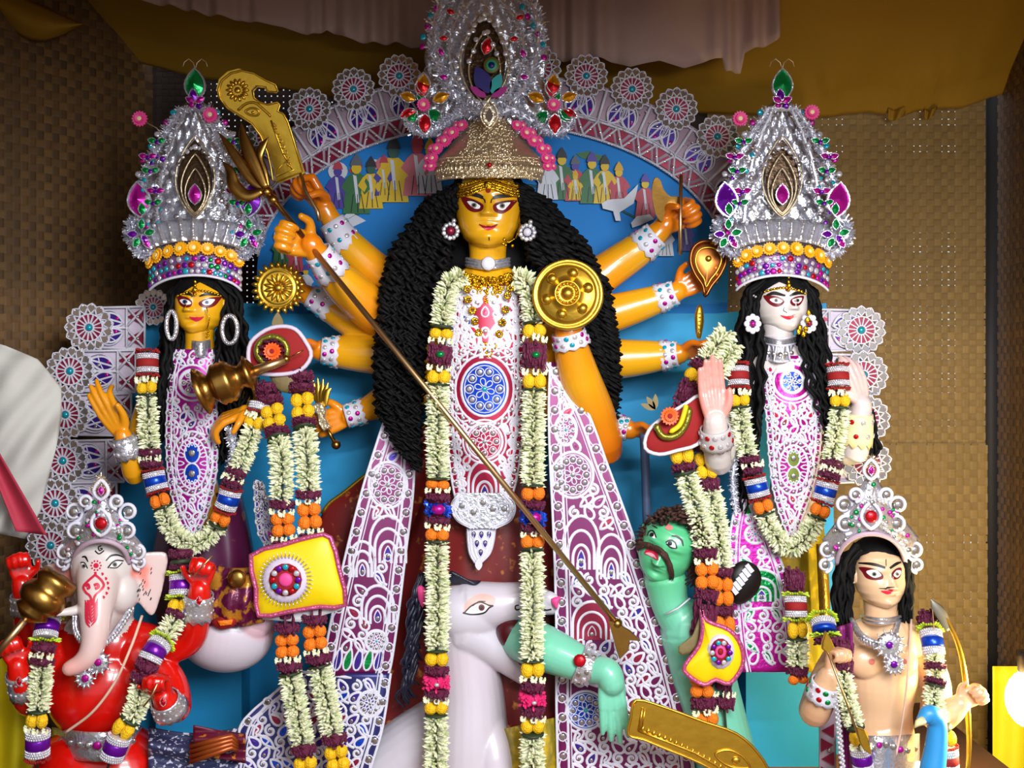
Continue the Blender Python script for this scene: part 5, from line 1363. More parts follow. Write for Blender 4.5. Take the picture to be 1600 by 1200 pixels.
# ---------- left goddess
yl = .10
lg = thing('goddess_statue', 'golden-faced goddess statue at left in a tall silver crown with hoop earrings', 'statue', P(312, 1210, yl+.1))
B = Blob(); q = lambda n: px(n, yl)
B.chain([P(312, 508, yl+.02), P(312, 545, yl+.03), P(310, 580, yl+.04)], [q(23), q(23), q(32)])
B.chain([P(262, 578, yl+.07), P(308, 574, yl+.07), P(356, 578, yl+.07)], [q(24), q(28), q(24)])
B.chain([P(305, 580, yl+.04), P(302, 650, yl+.03), P(302, 720, yl+.04), P(308, 790, yl+.06)], [q(28), q(36), q(32), q(40)], flat=((0, 1, 0), .75), seg=28)
B.chain([P(258, 580, yl+.05), P(226, 660, yl+.02), P(214, 738, yl-.03), P(203, 712, yl-.08), P(192, 680, yl-.10)], [q(22), q(21), q(19), q(16), q(13)], 0, [0, 0, .2, .2, .5])
hand(B, P(190, 676, yl-.10), (-.5, -.1, .85), (.1, 1, .1), (.8, -.1, .5), q(44), (6, 8, 6), tint=.35, thumb=[(.5, .7, -.4), (.2, .9, -.4)], curls=[(20, 35, 20), (8, 10, 8), (4, 6, 4), (2, 4, 4)])
B.chain([P(360, 580, yl+.05), P(398, 620, yl+.02), P(412, 655, yl-.04), P(395, 648, yl-.08), P(384, 645, yl-.09)], [q(20), q(19), q(17), q(14), q(13)], 0, [0, 0, .2, .2, .3])
hand(B, P(388, 642, yl-.10), (-.9, -.15, -.30), (.15, .5, -1), (-.3, -.9, .2), q(40), (32, 35, 28), tint=.45, fr=.125)
B.bake(.0045, 4); B.join(head_mesh(P(314, 472, yl+.03), q(39), 1.28, yaw=-.20)); B.build('body', [M_gskin], lg); bv = B.bvh
z = lambda p: zm(200, 430, 8, p)
face(lg, bv, dict(shadow=[z([(618, 265), (690, 262), (770, 295), (803, 340), (780, 395), (720, 405), (660, 380), (630, 320)]), z([(1165, 275), (1060, 275), (950, 300), (885, 345), (905, 390), (980, 412), (1080, 385), (1140, 320)])],
    white=[z([(652, 315), (720, 300), (785, 345), (765, 368), (700, 366)]), z([(1080, 302), (1000, 302), (928, 340), (950, 372), (1020, 372), (1065, 335)])], iris=[(200+715/8, 430+333/8, 3.5), (200+985/8, 430+336/8, 3.5)], irmat=mat('blue_iris_paint', '#4a5a90', .3),
    brow=[(z([(630, 240), (700, 225), (780, 240), (806, 272)]), [2, 4.5, 4.5, 2]), (z([(1165, 258), (1080, 240), (980, 235), (892, 262)]), [2, 4.5, 4.5, 2])],
    lip=[z([(765, 518), (830, 524), (860, 520), (900, 524), (950, 515), (915, 555), (855, 580), (800, 552)])]))
paint('red_mark', lg, bv, circ(200+832/8, 430+228/8, 2.8), M_redf, .002, 1)
paint('hairline', lg, bv, [(276, 464), (282, 451), (295, 442), (309, 437), (328, 440), (344, 448), (352, 463), (352, 438), (340, 426), (312, 422), (288, 428), (277, 442)], M_hair, .006, 2, 4)
forehead(lg, bv, 311, 442, 462, 38, -5)
g = MB(); g.tube([P(200+980/8, 430+400/8, yl-.09), P(200+1020/8, 430+540/8, yl-.08), P(200+985/8, 430+690/8, yl-.07)], q(.9), 5)
for i in range(5): g.ell(P(200+985/8+(i % 2)*2, 430+(680+i*24)/8, yl-.07), q(2), seg=6, ring=4)
g.build('nose_chain', M_gilt, lg)
side_hair(lg, 312, yl, ([(292, 446), (278, 468), (284, 520), (276, 580), (260, 660), (240, 740)], [(286, 434), (266, 456), (256, 510), (246, 580), (228, 660), (210, 745)]), ([(336, 446), (351, 468), (340, 520), (332, 580), (338, 650), (342, 720)], [(342, 434), (368, 456), (384, 520), (394, 590), (388, 650), (366, 705)]), 11)
g = MB(); g.ell(P(314, 462, yl+.07), (q(46), q(34), q(42)), seg=22, ring=12); g.build('hair_cap', M_hair, lg)
for (u, v, w_, yy) in ((268, 508, 8, yl-.09), (359, 515, 12, yl-.11)):
    g = MB(); ring_ = [P(u+w_*math.cos(2*PI*i/22), v+22*math.sin(2*PI*i/22), yy) for i in range(22)]; g.tube(ring_, q(3.4), 8, closed=True)
    for i in range(22): g.ell(ring_[i]+Vector((0, -.006, 0)), q(2.4), seg=6, ring=4)
    g.build('hoop_earring', M_silver, lg)
g = MB(); g.grid(lambda a, b: P(290+44*a, 528+b*26+5*math.sin(a*PI), yl+.07-.13*math.sin(a*PI)**.7), 20, 4); solid(g.build('silver_collar', M_silver, lg), .005)
bd_l = lambda u, v: yl-.068+interp(v, [(540, .03), (640, -.02), (720, .0), (850, .02)])+.05*((u-300)/44)**2
lc = Lace(lg, [(274, 546), (264, 580), (260, 630), (258, 690), (262, 750), (274, 800), (290, 838)], [(346, 546), (344, 580), (340, 630), (342, 690), (338, 750), (326, 800), (308, 838)], bd_l, mat('magenta_inlay', '#a0108a', .3, .4, var=.2, vs_=30), 'bodice')
for sd in (-1, 1): lc.edge(sd, 18, 9, 3, 3)
lc.medallion(300, 598, 20, 20, 6); lc.ring(300, 598, 28, 3.5); lc.ring(300, 724, 32, 4, 50); lc.ring(300, 724, 24, 3, 40)
for v in (708, 740): lc.foil(circ(300, v, 11, 12, 15), M_bluef); lc.disc(300, v, 5.5); lc.ring(300, v, 12, 3, 16)
for i in range(16): a = 2*PI*i/16; lc.disc(300+28*math.cos(a), 724+45*math.sin(a), 2.8); lc.cord([(300+24*math.cos(a+.1), 724+40*math.sin(a+.1)), (300+32*math.cos(a+.3), 724+50*math.sin(a+.3))], 3); lc.drop(300+18*math.cos(a), 724+33*math.sin(a), 11, 7, a-PI/2, None, 2.2)
lc.fill([(300, 598, 32, 32), (300, 724, 33, 51)], 13, (mat('magenta_inlay', ''), M_magenta, M_violet), 9, 3.6, margin=8); lc.done()
ped(lg, 318, 950, 66)
g = MB(); g.grid(lambda a, b: P(318-(58+22*math.sin(b*PI*.8))*math.cos(PI*a), 770+b*210, yl+.18-(.16+.02*b)*math.sin(PI*a)-.012*math.sin(a*30)*b), 60, 20); solid(g.build('sari_skirt', M_sari2, lg), .005)
cuff(lg, P(192, 682, yl-.10), P(203, 712, yl-.08), q(15), q(20), M_silver, ('clear',), 1.05); cuff(lg, P(384, 645, yl-.09), P(394, 648, yl-.08), q(16), q(18), M_silver, ('clear',), 1.1)
side_crown('tall silver tinsel crown with amber daisies on the left goddess, pink flower far left', 305, yl+.02, -1, 31)
up = [('redfr', 8), ('sil', 9), ('red', 12), ('sil', 9), ('redfr', 8), ('flo', 6), ('y', 18), ('leaf', 4)]
lo = [('wine', 14), ('flo', 4), ('wine', 14), ('redfr', 5), ('sil', 9), ('blue', 12), ('sil', 9), ('redfr', 6), ('o', 20), ('leaf', 4)]
garland('flower_garland', 'flower garland with blue and silver bands round the left goddess', [(230, 545, yl-.06), (231, 620, yl-.08), (233, 690, yl-.09), (240, 742, yl-.10), (254, 790, yl-.11), (272, 832, yl-.12), (302, 850, yl-.12), (334, 830, yl-.12), (354, 788, yl-.13), (368, 742, yl-.13), (384, 704, yl-.14), (398, 660, yl-.14), (408, 622, yl-.12), (404, 590, yl-.1)],
    up+[('white', 82)]+lo+[('white', 125)]+lo[::-1]+[('white', 66), ('y', 18), ('flo', 5), ('redfr', 6), ('sil', 12)], .85)
lc = Lace(lg, [(396, 752), (398, 800), (404, 836), (418, 858)], [(410, 752), (426, 800), (440, 836), (452, 858)], lambda u, v: yl-.12, M_violet, 'lace_sash_end')
for sd in (-1, 1): lc.edge(sd, 18, 8, 3, 3)
lc.fill([], 14, (M_magenta, M_violet), 3, 3.4, margin=6); lc.done()
tinsel(lg, [P(360, 670, yl-.10), P(366, 700, yl-.11), P(362, 735, yl-.11)], 11*px(1), 420, seed=77, name='tinsel_sprig')
# ---------- right goddess
rg = thing('goddess_statue', 'white-faced goddess statue at right in a tall silver crown with flower earrings', 'statue', P(1222, 1210, yl+.1))
B = Blob()
B.chain([P(1216, 505, yl+.02), P(1217, 545, yl+.03), P(1220, 580, yl+.04)], [q(24), q(24), q(34)])
B.chain([P(1172, 575, yl+.06), P(1220, 568, yl+.05), P(1276, 575, yl+.06)], [q(24), q(34), q(24)])
B.chain([P(1224, 580, yl+.04), P(1238, 650, yl+.02), P(1240, 730, yl+.03), P(1236, 800, yl+.06)], [q(38), q(42), q(34), q(40)], flat=((0, 1, 0), .75), seg=28)
B.chain([P(1276, 585, yl+.05), P(1318, 650, yl+.02), P(1334, 712, yl-.02), P(1341, 672, yl-.05), P(1347, 632, yl-.06)], [q(22), q(22), q(20), q(19), q(15)], 0, [0, 0, 0, .05, .1])
hand(B, P(1347, 630, yl-.06), (-.25, -.1, .95), (-.4, .8, .2), (-.9, -.2, -.2), q(42), (15, 25, 20), tint=.25, thumb=[(.6, .7, .2), (.3, .9, .2)])
B.chain([P(1172, 585, yl+.05), P(1140, 650, yl+.02), P(1124, 722, yl-.16), P(1120, 690, yl-.26), P(1117, 660, yl-.30)], [q(22), q(22), q(20), q(20), q(17)], 0, [0, 0, 0, 0, .1])
hand(B, P(1117, 658, yl-.30), (-.12, -.05, 1), (0, -1, .1), (.9, -.3, .1), q(46), (4, 6, 6), tint=.75, fr=.11, thumb=[(.5, .8, .3), (.1, 1, .1)])
B.bake(.0045, 4); B.join(head_mesh(P(1220, 470, yl+.03), q(40), 1.22, yaw=.24)); B.build('body', [M_wskin], rg); bv = B.bvh
z = lambda p: zm(1080, 430, 5, p)
face(rg, bv, dict(shadow=[z([(565, 160), (640, 160), (700, 175), (728, 205), (700, 240), (650, 245), (600, 215)]), z([(878, 162), (830, 165), (785, 185), (775, 215), (800, 240), (845, 235), (870, 200)])],
    white=[z([(615, 190), (660, 178), (712, 202), (690, 222), (645, 215)]), z([(863, 180), (830, 178), (790, 195), (808, 222), (845, 215)])], iris=[(1080+665/5, 430+197/5, 3.2), (1080+828/5, 430+198/5, 3.2)],
    brow=[(z([(590, 158), (650, 140), (735, 160)]), [3, 5.5, 3]), (z([(885, 142), (830, 138), (768, 162)]), [3, 5.5, 3])],
    line=[(z([(728, 250), (720, 275), (748, 292)]), 1), ], lip=[z([(695, 312), (745, 320), (765, 316), (785, 318), (815, 305), (790, 335), (760, 348), (725, 335)])]))
paint('red_mark', rg, bv, circ(1080+748/5, 430+112/5, 3), M_redf, .002, 1)
paint('hairline', rg, bv, [(1179, 464), (1187, 451), (1204, 443), (1226, 437), (1244, 442), (1256, 457), (1257, 436), (1246, 428), (1222, 424), (1194, 428), (1182, 445)], M_hair, .006, 2, 4)
forehead(rg, bv, 1224, 436, 458, 38, 7)
side_hair(rg, 1218, yl, ([(1198, 446), (1182, 468), (1192, 530), (1192, 600), (1184, 690), (1168, 800)], [(1190, 434), (1164, 456), (1152, 520), (1150, 600), (1152, 690), (1148, 790)]), ([(1242, 446), (1257, 468), (1248, 530), (1262, 600), (1286, 650), (1294, 690)], [(1250, 434), (1272, 456), (1286, 520), (1302, 590), (1300, 640), (1304, 690)]), 15)
hair_mass(rg, [(1330, 640), (1340, 670), (1344, 700), (1346, 720)], [(1362, 640), (1370, 670), (1372, 700), (1366, 720)], [yl+.05]*4, [yl+.12]*4, 24, 3.4, 2.6, 34, 19, name='hair_end')
g = MB(); g.ell(P(1220, 460, yl+.07), (q(47), q(34), q(42)), seg=22, ring=12); g.build('hair_cap', M_hair, rg)
for (u, v, m) in ((1176, 506, M_magenta), (1264, 505, M_maroon)):
    e = bpy.data.objects.new('earring', None); col.objects.link(e); e.location = P(u, v, yl-.1)-wloc(rg); e.parent = rg; g = MB()
    for i in range(8): a = 2*PI*i/8; g.ell(P(u+9*math.cos(a), v+11*math.sin(a), yl-.10), (q(5), q(2.5), q(5)), seg=8, ring=5)
    g.build('white_petals', M_white, e); g = MB(); g.lathe([(q(4.5), 0), (q(4), q(3)), (q(1.5), q(5))], xf(P(u, v, yl-.108)), 10); g.build('stone', m, e)
g = MB()
for (u, v) in ((1248, 518), (1256, 522), (1250, 512), (1259, 514), (1262, 500), (1264, 488)): g.ell(P(u, v, yl-.12), (q(4), q(2), q(5)), seg=6, ring=4)
g.build('gold_leaf_drop', M_gilt, rg)
g = MB(); g.grid(lambda a, b: P(1191+56*a, 524+b*38+5*math.sin(a*PI), yl+.07-.135*math.sin(a*PI)**.7), 20, 4); solid(g.build('lace_collar', M_silver, rg), .005)
g = MB()
for b in (0, .3, .95): g.tube([P(1191+56*a, 524+b*38+5*math.sin(a*PI), yl+.07-.138*math.sin(a*PI)**.7) for a in [i/20 for i in range(21)]], px(1.8), 6)
for i in range(1, 10): a = i/10; g.tube([P(1191+56*a, 536+5*math.sin(a*PI), yl+.068-.138*math.sin(a*PI)**.7), P(1191+56*(a+(.08 if i % 2 else -.08)), 560+5*math.sin(a*PI), yl+.068-.138*math.sin(a*PI)**.7)], px(1.5), 5)
g.build('collar_cords', M_white, rg)
for i in range(5): a = .18+.16*i; seq(rg, 'silver', 1191+56*a, 549+5*math.sin(a*PI), yl+.062-.138*math.sin(a*PI)**.7, 4)
bd_r = lambda u, v: yl-.06+interp(v, [(540, .03), (640, -.02), (730, .0), (850, .02)])+.05*((u-1238)/48)**2
lc = Lace(rg, [(1186, 556), (1188, 600), (1196, 650), (1200, 710), (1206, 760), (1216, 800), (1230, 838)], [(1262, 556), (1274, 600), (1284, 650), (1282, 710), (1272, 760), (1258, 800), (1246, 838)], bd_r, M_magenta, 'bodice')
for sd in (-1, 1): lc.edge(sd, 18, 9, 3, 3.4)
lc.medallion(1238, 596, 18, 18, 6, M_bluef); lc.ring(1238, 596, 30, 5, 28); lc.ring(1238, 596, 36, 3, 34); lc.ring(1240, 730, 32, 4.5, 44); lc.ring(1240, 730, 23, 4, 34)
for v in (716, 744): lc.foil(circ(1240, v, 9, 12, 13), mat('olive_foil', '#7d8a3c', .35, .4)); lc.disc(1240, v, 4.5); lc.ring(1240, v, 10, 3, 14)
for i in range(16): a = 2*PI*i/16; lc.disc(1240+28*math.cos(a), 730+39*math.sin(a), 2.8); lc.cord([(1240+23*math.cos(a+.1), 730+34*math.sin(a+.1)), (1240+32*math.cos(a+.3), 730+44*math.sin(a+.3))], 3); lc.drop(1240+17*math.cos(a), 730+28*math.sin(a), 11, 7, a-PI/2, None, 2.4)
lc.fill([(1238, 596, 35, 33), (1240, 730, 33, 45)], 13, (M_magenta, M_maroon, mat('rose_foil', '')), 10, 4.2, margin=8); lc.done()
ped(rg, 1222, 1020, 62)
g = MB(); g.grid(lambda a, b: P(1222-(62+16*b)*math.cos(PI*a), 780+b*270, yl+.18-(.15+.02*b)*math.sin(PI*a)-.012*math.sin(a*30)*b), 60, 20); solid(g.build('sari_skirt', mat('olive_gilt_sari', '#8a7a10', .4, vs_=20, hex2='#c9a820', thr=(.5, .7)), rg), .005)
lc = Lace(rg, [(1150, 780), (1140, 830), (1138, 890), (1142, 950), (1148, 1010), (1156, 1050)], [(1182, 780), (1204, 830), (1226, 890), (1240, 950), (1248, 1010), (1258, 1062)], lambda u, v: yl-.04-.06*(v-780)/280, M_magenta, 'lace_sash')
for sd in (-1, 1): lc.edge(sd, 24, 12, 4, 4)
lc.medallion(1180, 835, 16, 14, 6, None, LGEM); lc.arches(1190, 940, 60, 50, 4, M_greenf); lc.cord([(1142, 958), (1190, 950), (1244, 952)], 5)
lc.fill([(1180, 835, 20, 18), (1190, 915, 34, 32)], 18, (M_magenta, M_greenf, M_magenta), 12, 4.6, margin=16); lc.done()
tinsel(rg, [P(1168, 640, yl-.05), P(1150, 700, yl-.06), P(1144, 750, yl-.06), P(1150, 800, yl-.06)], 9*px(1), 700, seed=78, name='tinsel_edge')
g = MB(); g.grid(lambda a, b: P(1276+16*a+6*b, 850+b*130, yl-.0-.02*math.sin(a*PI)), 4, 20); solid(g.build('gilt_sari_border', mat('gilt_border_cloth', '#b8923a', .35, .5, bump=.5, bs=60), rg), .005)
cuff(rg, P(1117, 668, yl-.29), P(1120, 694, yl-.26), q(20), q(23), mat('grey_bangle', '#b8b0b0', .4), ('red', 'clear', 'clear'), 1.05); cuff(rg, P(1343, 646, yl-.06), P(1338, 690, yl-.04), q(19), q(23), mat('cream_bangle', '#e0d8a8', .4), ('red', 'clear', 'clear', 'clear'), 1.03, 8)
side_crown('tall silver tinsel crown with amber daisies on the white-faced goddess', 1222, yl+.02, 1, 41)
garland('flower_garland', 'flower garland with blue and silver bands round the white-faced goddess', [(1152, 565, yl-.06), (1156, 640, yl-.09), (1164, 690, yl-.10), (1176, 735, yl-.11), (1188, 780, yl-.12), (1206, 828, yl-.13), (1236, 856, yl-.13), (1266, 830, yl-.13), (1284, 786, yl-.12), (1296, 742, yl-.12), (1303, 700, yl-.11), (1311, 640, yl-.10), (1308, 560, yl-.07)],
    up+[('white', 74)]+lo+[('white', 130)]+lo[::-1]+[('white', 78)]+up[::-1], .85)

# ------------------------------------------------------------------ pendants: padded satin shapes on the hanging garlands
def puff(parent, name, outline, y, bulge, m, sub=4, rings=6, rim=None, rimr=3.0, e=None):
    o = catmull(outline, sub, True) if sub > 1 else outline; n = len(o); cx = sum(p[0] for p in o)/n; cy = sum(p[1] for p in o)/n
    mb = MB(); vs = []
    for r in range(rings):
        k = 1-r/rings
        for p in o: vs.append(P(cx+(p[0]-cx)*k, cy+(p[1]-cy)*k, y-bulge*(1-k**2)**.8))
    vs.append(P(cx, cy, y-bulge)); nf = len(vs)
    for p in o: vs.append(P(p[0], p[1], y+.02))
    fs = [(r*n+i, r*n+(i+1) % n, (r+1)*n+(i+1) % n, (r+1)*n+i) for r in range(rings-1) for i in range(n)]+[((rings-1)*n+i, (rings-1)*n+(i+1) % n, nf-1) for i in range(n)]
    fs += [(i, nf+i, nf+(i+1) % n, (i+1) % n) for i in range(n)]+[tuple(range(nf, nf+n))]
    mb.add(vs, fs); ob = mb.build(name, m, parent)
    if rim:
        g = MB(); g.tube([P(p[0], p[1], y-.004) for p in o], rimr*S(y), 6, closed=True); g.build(name+'_piping', rim, parent)
    return ob
M_paper = mat('brown_leaf_paper', '#7a6a44', .7, var=.2, vs_=20, bump=.3, bs=40)
def pend(parent, u, v, y): e = bpy.data.objects.new('pendant', None); col.objects.link(e); e.location = P(u, v, y)-wloc(parent); e.parent = parent; return e
yg = -.16
dgl = garland('flower_garland', 'double flower garland with a yellow satin pendant left of the middle statue', [(415, 600, .0), (428, 650, -.06), (440, 720, yg), (441, 790, yg), (446, 860, yg), (448, 960, yg), (452, 1040, yg), (466, 1120, yg-.01), (484, 1230, yg-.02)],
    [('wine', 20), ('wine', 16), ('y', 36), ('wine', 14), ('leaf', 5), ('white', 92), ('wine', 16), ('flo', 6), ('o', 36), ('flo', 6), ('wine', 18), ('wine', 110), ('wine', 18), ('o', 36), ('flo', 6), ('wine', 18), ('leaf', 5), ('white', 108), ('wine', 20), ('y', 40), ('wine', 20)], 1.0)
garland('', '', [(470, 580, .0), (474, 640, -.06), (480, 720, yg), (482, 780, yg), (488, 850, yg), (490, 950, yg), (497, 1030, yg), (514, 1110, yg-.01), (534, 1220, yg-.02)],
    [('wine', 20), ('wine', 16), ('y', 40), ('wine', 12), ('leaf', 5), ('white', 92), ('wine', 16), ('flo', 6), ('o', 40), ('flo', 6), ('wine', 18), ('wine', 108), ('wine', 18), ('o', 38), ('flo', 6), ('wine', 18), ('leaf', 5), ('white', 104), ('wine', 20), ('y', 40), ('wine', 30)], 1.0, dgl)
e = pend(dgl, 465, 895, yg-.05); y = yg-.05
puff(e, 'yellow_satin', [(392, 868), (440, 852), (490, 838), (516, 840), (530, 890), (540, 945), (500, 948), (450, 956), (404, 962), (400, 920)], y, .03, M_yell, 2, 6, M_pinkb, 4)
puff(e, 'paper_backing', [(396, 872), (512, 846), (536, 952), (470, 972), (410, 968)], y+.03, .0, mat('white_card', '#cfcdd0', .6), 1)
for k, (r, m, b) in enumerate(((36, M_pale, .028), (26, M_redf, .036), (11, M_pinkf, .046))): puff(e, ('net_ring', 'red_disc', 'pink_bud')[k], circ(446, 906, r, 14), y-b, .008, m, 1, 4)
for i in range(12): a = 2*PI*i/12; link('bead', SEQ[('purple', 'turq', 'red', 'clear')[i % 4]], e, P(446+20*math.cos(a), 906+20*math.sin(a), y-.05), None, .95)
g = MB()
for i in range(40): a = 2*PI*i/40; g.tube([P(446+34*math.cos(a), 906+34*math.sin(a), y-.03), P(446+44*math.cos(a), 906+44*math.sin(a), y-.04)], [.003, .001], 4)
g.build('tinsel_rays', M_tinsel, e)
e = pend(dgl, 434, 553, -.03); y = -.04
puff(e, 'red_velvet', [(388, 560), (392, 535), (415, 516), (440, 510), (462, 515), (478, 535), (486, 556), (470, 578), (440, 585), (410, 584), (394, 578)], y, .02, M_redf, 3, 6, M_pale, 3.5)
puff(e, 'leaf_paper', [(420, 570), (472, 574), (462, 612), (448, 614), (430, 606)], y+.02, .02, M_paper, 2)
g = MB(); g.tube([P(425+24*math.cos(a), 548+22*math.sin(a), y-.03) for a in [2*PI*i/20 for i in range(20)]], .012, 6, closed=True); g.build('gold_leaf_wreath', mat('olive_gold_foil', '#7a7420', .35, .6, bump=.5, bs=50), e)
for i in range(9): a = 2*PI*i/9; link('wine_floret', WINE, e, P(425+17*math.cos(a), 548+16*math.sin(a), y-.035), None, .3)
flower_at(e, DORA, 'orange_daisy', 426, 549, y-.05, 1.3)
g = MB(); g.prism([(x*K, z*K) for x, z in leaf_outline(34, 20)], .006, xf(P(434, 522, y+.01))); g.build('paper_leaf', M_paper, e, False)
# the matching one on the right
dgr = garland('flower_garland', 'double flower garland with red and yellow pendants beside the green demon', [(1135, 520, .0), (1112, 552, -.04), (1086, 590, -.06), (1066, 650, -.08), (1066, 720, -.10), (1084, 780, -.12), (1100, 850, -.13), (1104, 915, -.14), (1098, 1000, -.14), (1096, 1080, -.15), (1106, 1140, -.16), (1116, 1230, -.16)],
    [('white', 56), ('leaf', 5), ('wine', 14), ('y', 20), ('wine', 36), ('wine', 36), ('wine', 30), ('y', 26), ('wine', 14), ('leaf', 6), ('white', 116), ('wine', 18), ('flo', 6), ('o', 40), ('wine', 20), ('wine', 60), ('wine', 48), ('flo', 6), ('o', 36), ('wine', 20), ('flo', 6), ('o', 40)], 1.0)
garland('', '', [(1148, 540, .0), (1126, 575, -.03), (1104, 620, -.05), (1098, 680, -.07), (1104, 740, -.08), (1118, 800, -.10), (1126, 860, -.11), (1128, 920, -.12), (1132, 1000, -.12), (1130, 1080, -.13), (1140, 1200, -.14)],
    [('white', 50), ('wine', 60), ('wine', 40), ('wine', 30), ('y', 40), ('wine', 20), ('white', 120), ('wine', 16), ('o', 44), ('wine', 16), ('o', 30), ('wine', 90), ('flo', 6), ('wine', 20)], .9, dgr)
e = pend(dgr, 1060, 660, -.14); y = -.15
puff(e, 'red_velvet', [(1008, 700), (1014, 672), (1040, 650), (1070, 632), (1092, 618), (1104, 630), (1102, 668), (1090, 694), (1058, 704), (1030, 710)], y, .02, M_redf, 3, 6, M_white, 3)
g = MB(); g.tube([P(u, v, y-.03) for u, v in catmull([(1024, 662), (1036, 682), (1058, 680), (1072, 662), (1078, 636)], 5)], [.004]+[.013]*19+[.004], 6); g.build('gold_leaf_wreath', mat('olive_gold_foil', ''), e)
g = MB(); g.tube([P(u, v, y-.035) for u, v in catmull([(1046, 676), (1062, 664), (1070, 642), (1072, 632)], 5)], [.004]+[.010]*14+[.003], 6); g.build('yellow_crescent', M_yell, e)
flower_at(e, DORA, 'orange_daisy', 1046, 650, y-.05, 1.35)
g = MB(); 
for an in (-1.2, -.6, 0): g.prism([(x*K, z*K) for x, z in leaf_outline(24, 10)], .005, xf(P(1024, 640, y+.005), Matrix.Rotation(an, 3, 'Y')))
g.build('paper_leaf', M_paper, e, False)
e = pend(dgr, 1115, 1025, -.2); y = -.21
puff(e, 'yellow_satin', [(1096, 952), (1104, 970), (1140, 985), (1158, 1010), (1160, 1040), (1140, 1068), (1118, 1062), (1100, 1070), (1074, 1054), (1070, 1040), (1092, 1010), (1098, 980)], y, .025, M_yell, 3, 6, M_pinkb, 3.5)
puff(e, 'leaf_paper', [(1096, 955), (1090, 985), (1060, 1010), (1066, 1024), (1090, 1010)], y+.02, .01, M_paper, 2)
for k, (r, m, b) in enumerate(((24, M_pale, .022), (18, M_redf, .03), (10, M_pinkf, .04), (5, M_redf, .048))): puff(e, ('net_ring', 'red_disc', 'pink_bud', 'bud_heart')[k], circ(1126, 1018, r*.9, 14, r*1.15), y-b, .008, m, 1, 4)
for i in range(10): a = 2*PI*i/10; link('bead', SEQ[('purple', 'turq', 'clear')[i % 3]], e, P(1127+14*math.cos(a), 1020+16*math.sin(a), y-.05), None, .8)
# ------------------------------------------------------------------ elephant-headed figure, lower left
ye = -.24; q = lambda n: px(n, ye)
gn = thing('elephant_statue', 'red elephant-headed statue with silver crown in the lower left', 'statue', P(150, 1330, ye+.05))
B = Blob()
B.ell(P(155, 1075, ye+.02), (q(82), q(64), q(84)), 0); B.ell(P(158, 1010, ye+.03), (q(68), q(50), q(62)), 0)
B.ell(P(158, 1215, ye+.02), (q(110), q(80), q(90)), 0)
B.chain([P(160, 985, ye+.03), P(163, 930, ye+.01), P(163, 900, ye+.0)], [q(42), q(48), q(46)], 1)
B.ell(P(162, 885, ye-.02), (q(48), q(44), q(52)), 1); B.ell(P(190, 925, ye-.03), (q(26), q(28), q(34)), 1); B.ell(P(136, 920, ye-.05), (q(20), q(26), q(30)), 1)
B.chain([P(156, 890, ye-.06), P(152, 925, ye-.12), P(150, 962, ye-.16), P(148, 995, ye-.18), P(141, 1020, ye-.19), P(126, 1036, ye-.20), P(110, 1044, ye-.21)], [q(34), q(29), q(23), q(19), q(17), q(14), q(12)], 1, [0, .1, .15, .25, .3, .5, .6])
# ears: flat fans
def ear(B, pts, y0, y1, tagi, tint):
    c = (sum(p[0] for p in pts)/len(pts), sum(p[1] for p in pts)/len(pts)); o = catmull(pts, 4, True); mb = B.mb
    for i in range(len(o)):
        a, b = o[i], o[(i+1) % len(o)]
    vs = []; n = len(o)
    f = lambda p: y0+(y1-y0)*min(1, max(0, abs(p[0]-pts[0][0])/60))
    for p in o: vs.append(P(p[0], p[1], f(p)-.012))
    for p in o: vs.append(P(p[0], p[1], f(p)+.022))
    fs = [tuple(range(n)), tuple(range(2*n-1, n-1, -1))]+[(i, n+i, n+(i+1) % n, (i+1) % n) for i in range(n)]
    mb.add(vs, fs)
    for k, t in ((.25, .75*tint), (.5, .8*tint), (.75, .6*tint)):
        for p in pts: B.seg.append((tuple(P(pts[0][0]+(p[0]-pts[0][0])*k, pts[0][1]+(p[1]-pts[0][1])*k, f(p))),)*2+(q(10), q(10), tagi, t if k < .7 else t*.3, t if k < .7 else t*.3))
ear(B, [(200, 895), (214, 868), (246, 862), (262, 868), (258, 900), (250, 935), (238, 962), (220, 945), (206, 925)], ye-.02, ye+.03, 1, 1.2)
ear(B, [(122, 895), (100, 880), (70, 884), (58, 900), (66, 925), (86, 945), (108, 940), (122, 920)], ye-.02, ye+.04, 1, 1.0)
# tusk, arms
B.chain([P(132, 950, ye-.12), P(112, 955, ye-.17), P(92, 958, ye-.20), P(82, 960, ye-.21)], [q(8), q(7), q(5), q(3)], 1)
def rarm(pts, r): B.chain([P(*p) for p in pts], [q(x) for x in r], 0, 0)
rarm([(105, 1000, ye+.05), (64, 1000, ye+.05), (46, 975, ye+.02), (40, 935, ye-.02), (34, 912, ye-.03)], [30, 26, 22, 18, 15])
hand(B, P(34, 910, ye-.03), (-.15, 0, 1), (.35, -.9, .1), (.9, .3, .1), q(40), (72, 82, 55), tint=.1)
rarm([(100, 1020, ye), (62, 1085, ye-.05), (46, 1095, ye-.10), (34, 1065, ye-.16), (28, 1040, ye-.18)], [30, 25, 22, 19, 15])
hand(B, P(28, 1040, ye-.18), (-.3, -.1, .9), (.35, -.9, .1), (.8, .3, .3), q(40), (75, 85, 55), tint=.1)
rarm([(215, 1000, ye+.05), (268, 1010, ye+.02), (300, 995, ye), (309, 955, ye-.04), (312, 922, ye-.06)], [30, 26, 22, 20, 17])
hand(B, P(312, 920, ye-.06), (.25, -.05, 1), (0, -1, .1), (-.9, -.1, .2), q(42), (65, 80, 50), tint=.1)
rarm([(212, 1020, ye), (262, 1062, ye-.02), (276, 1105, ye-.10), (262, 1098, ye-.18), (256, 1090, ye-.20)], [30, 26, 22, 20, 17])
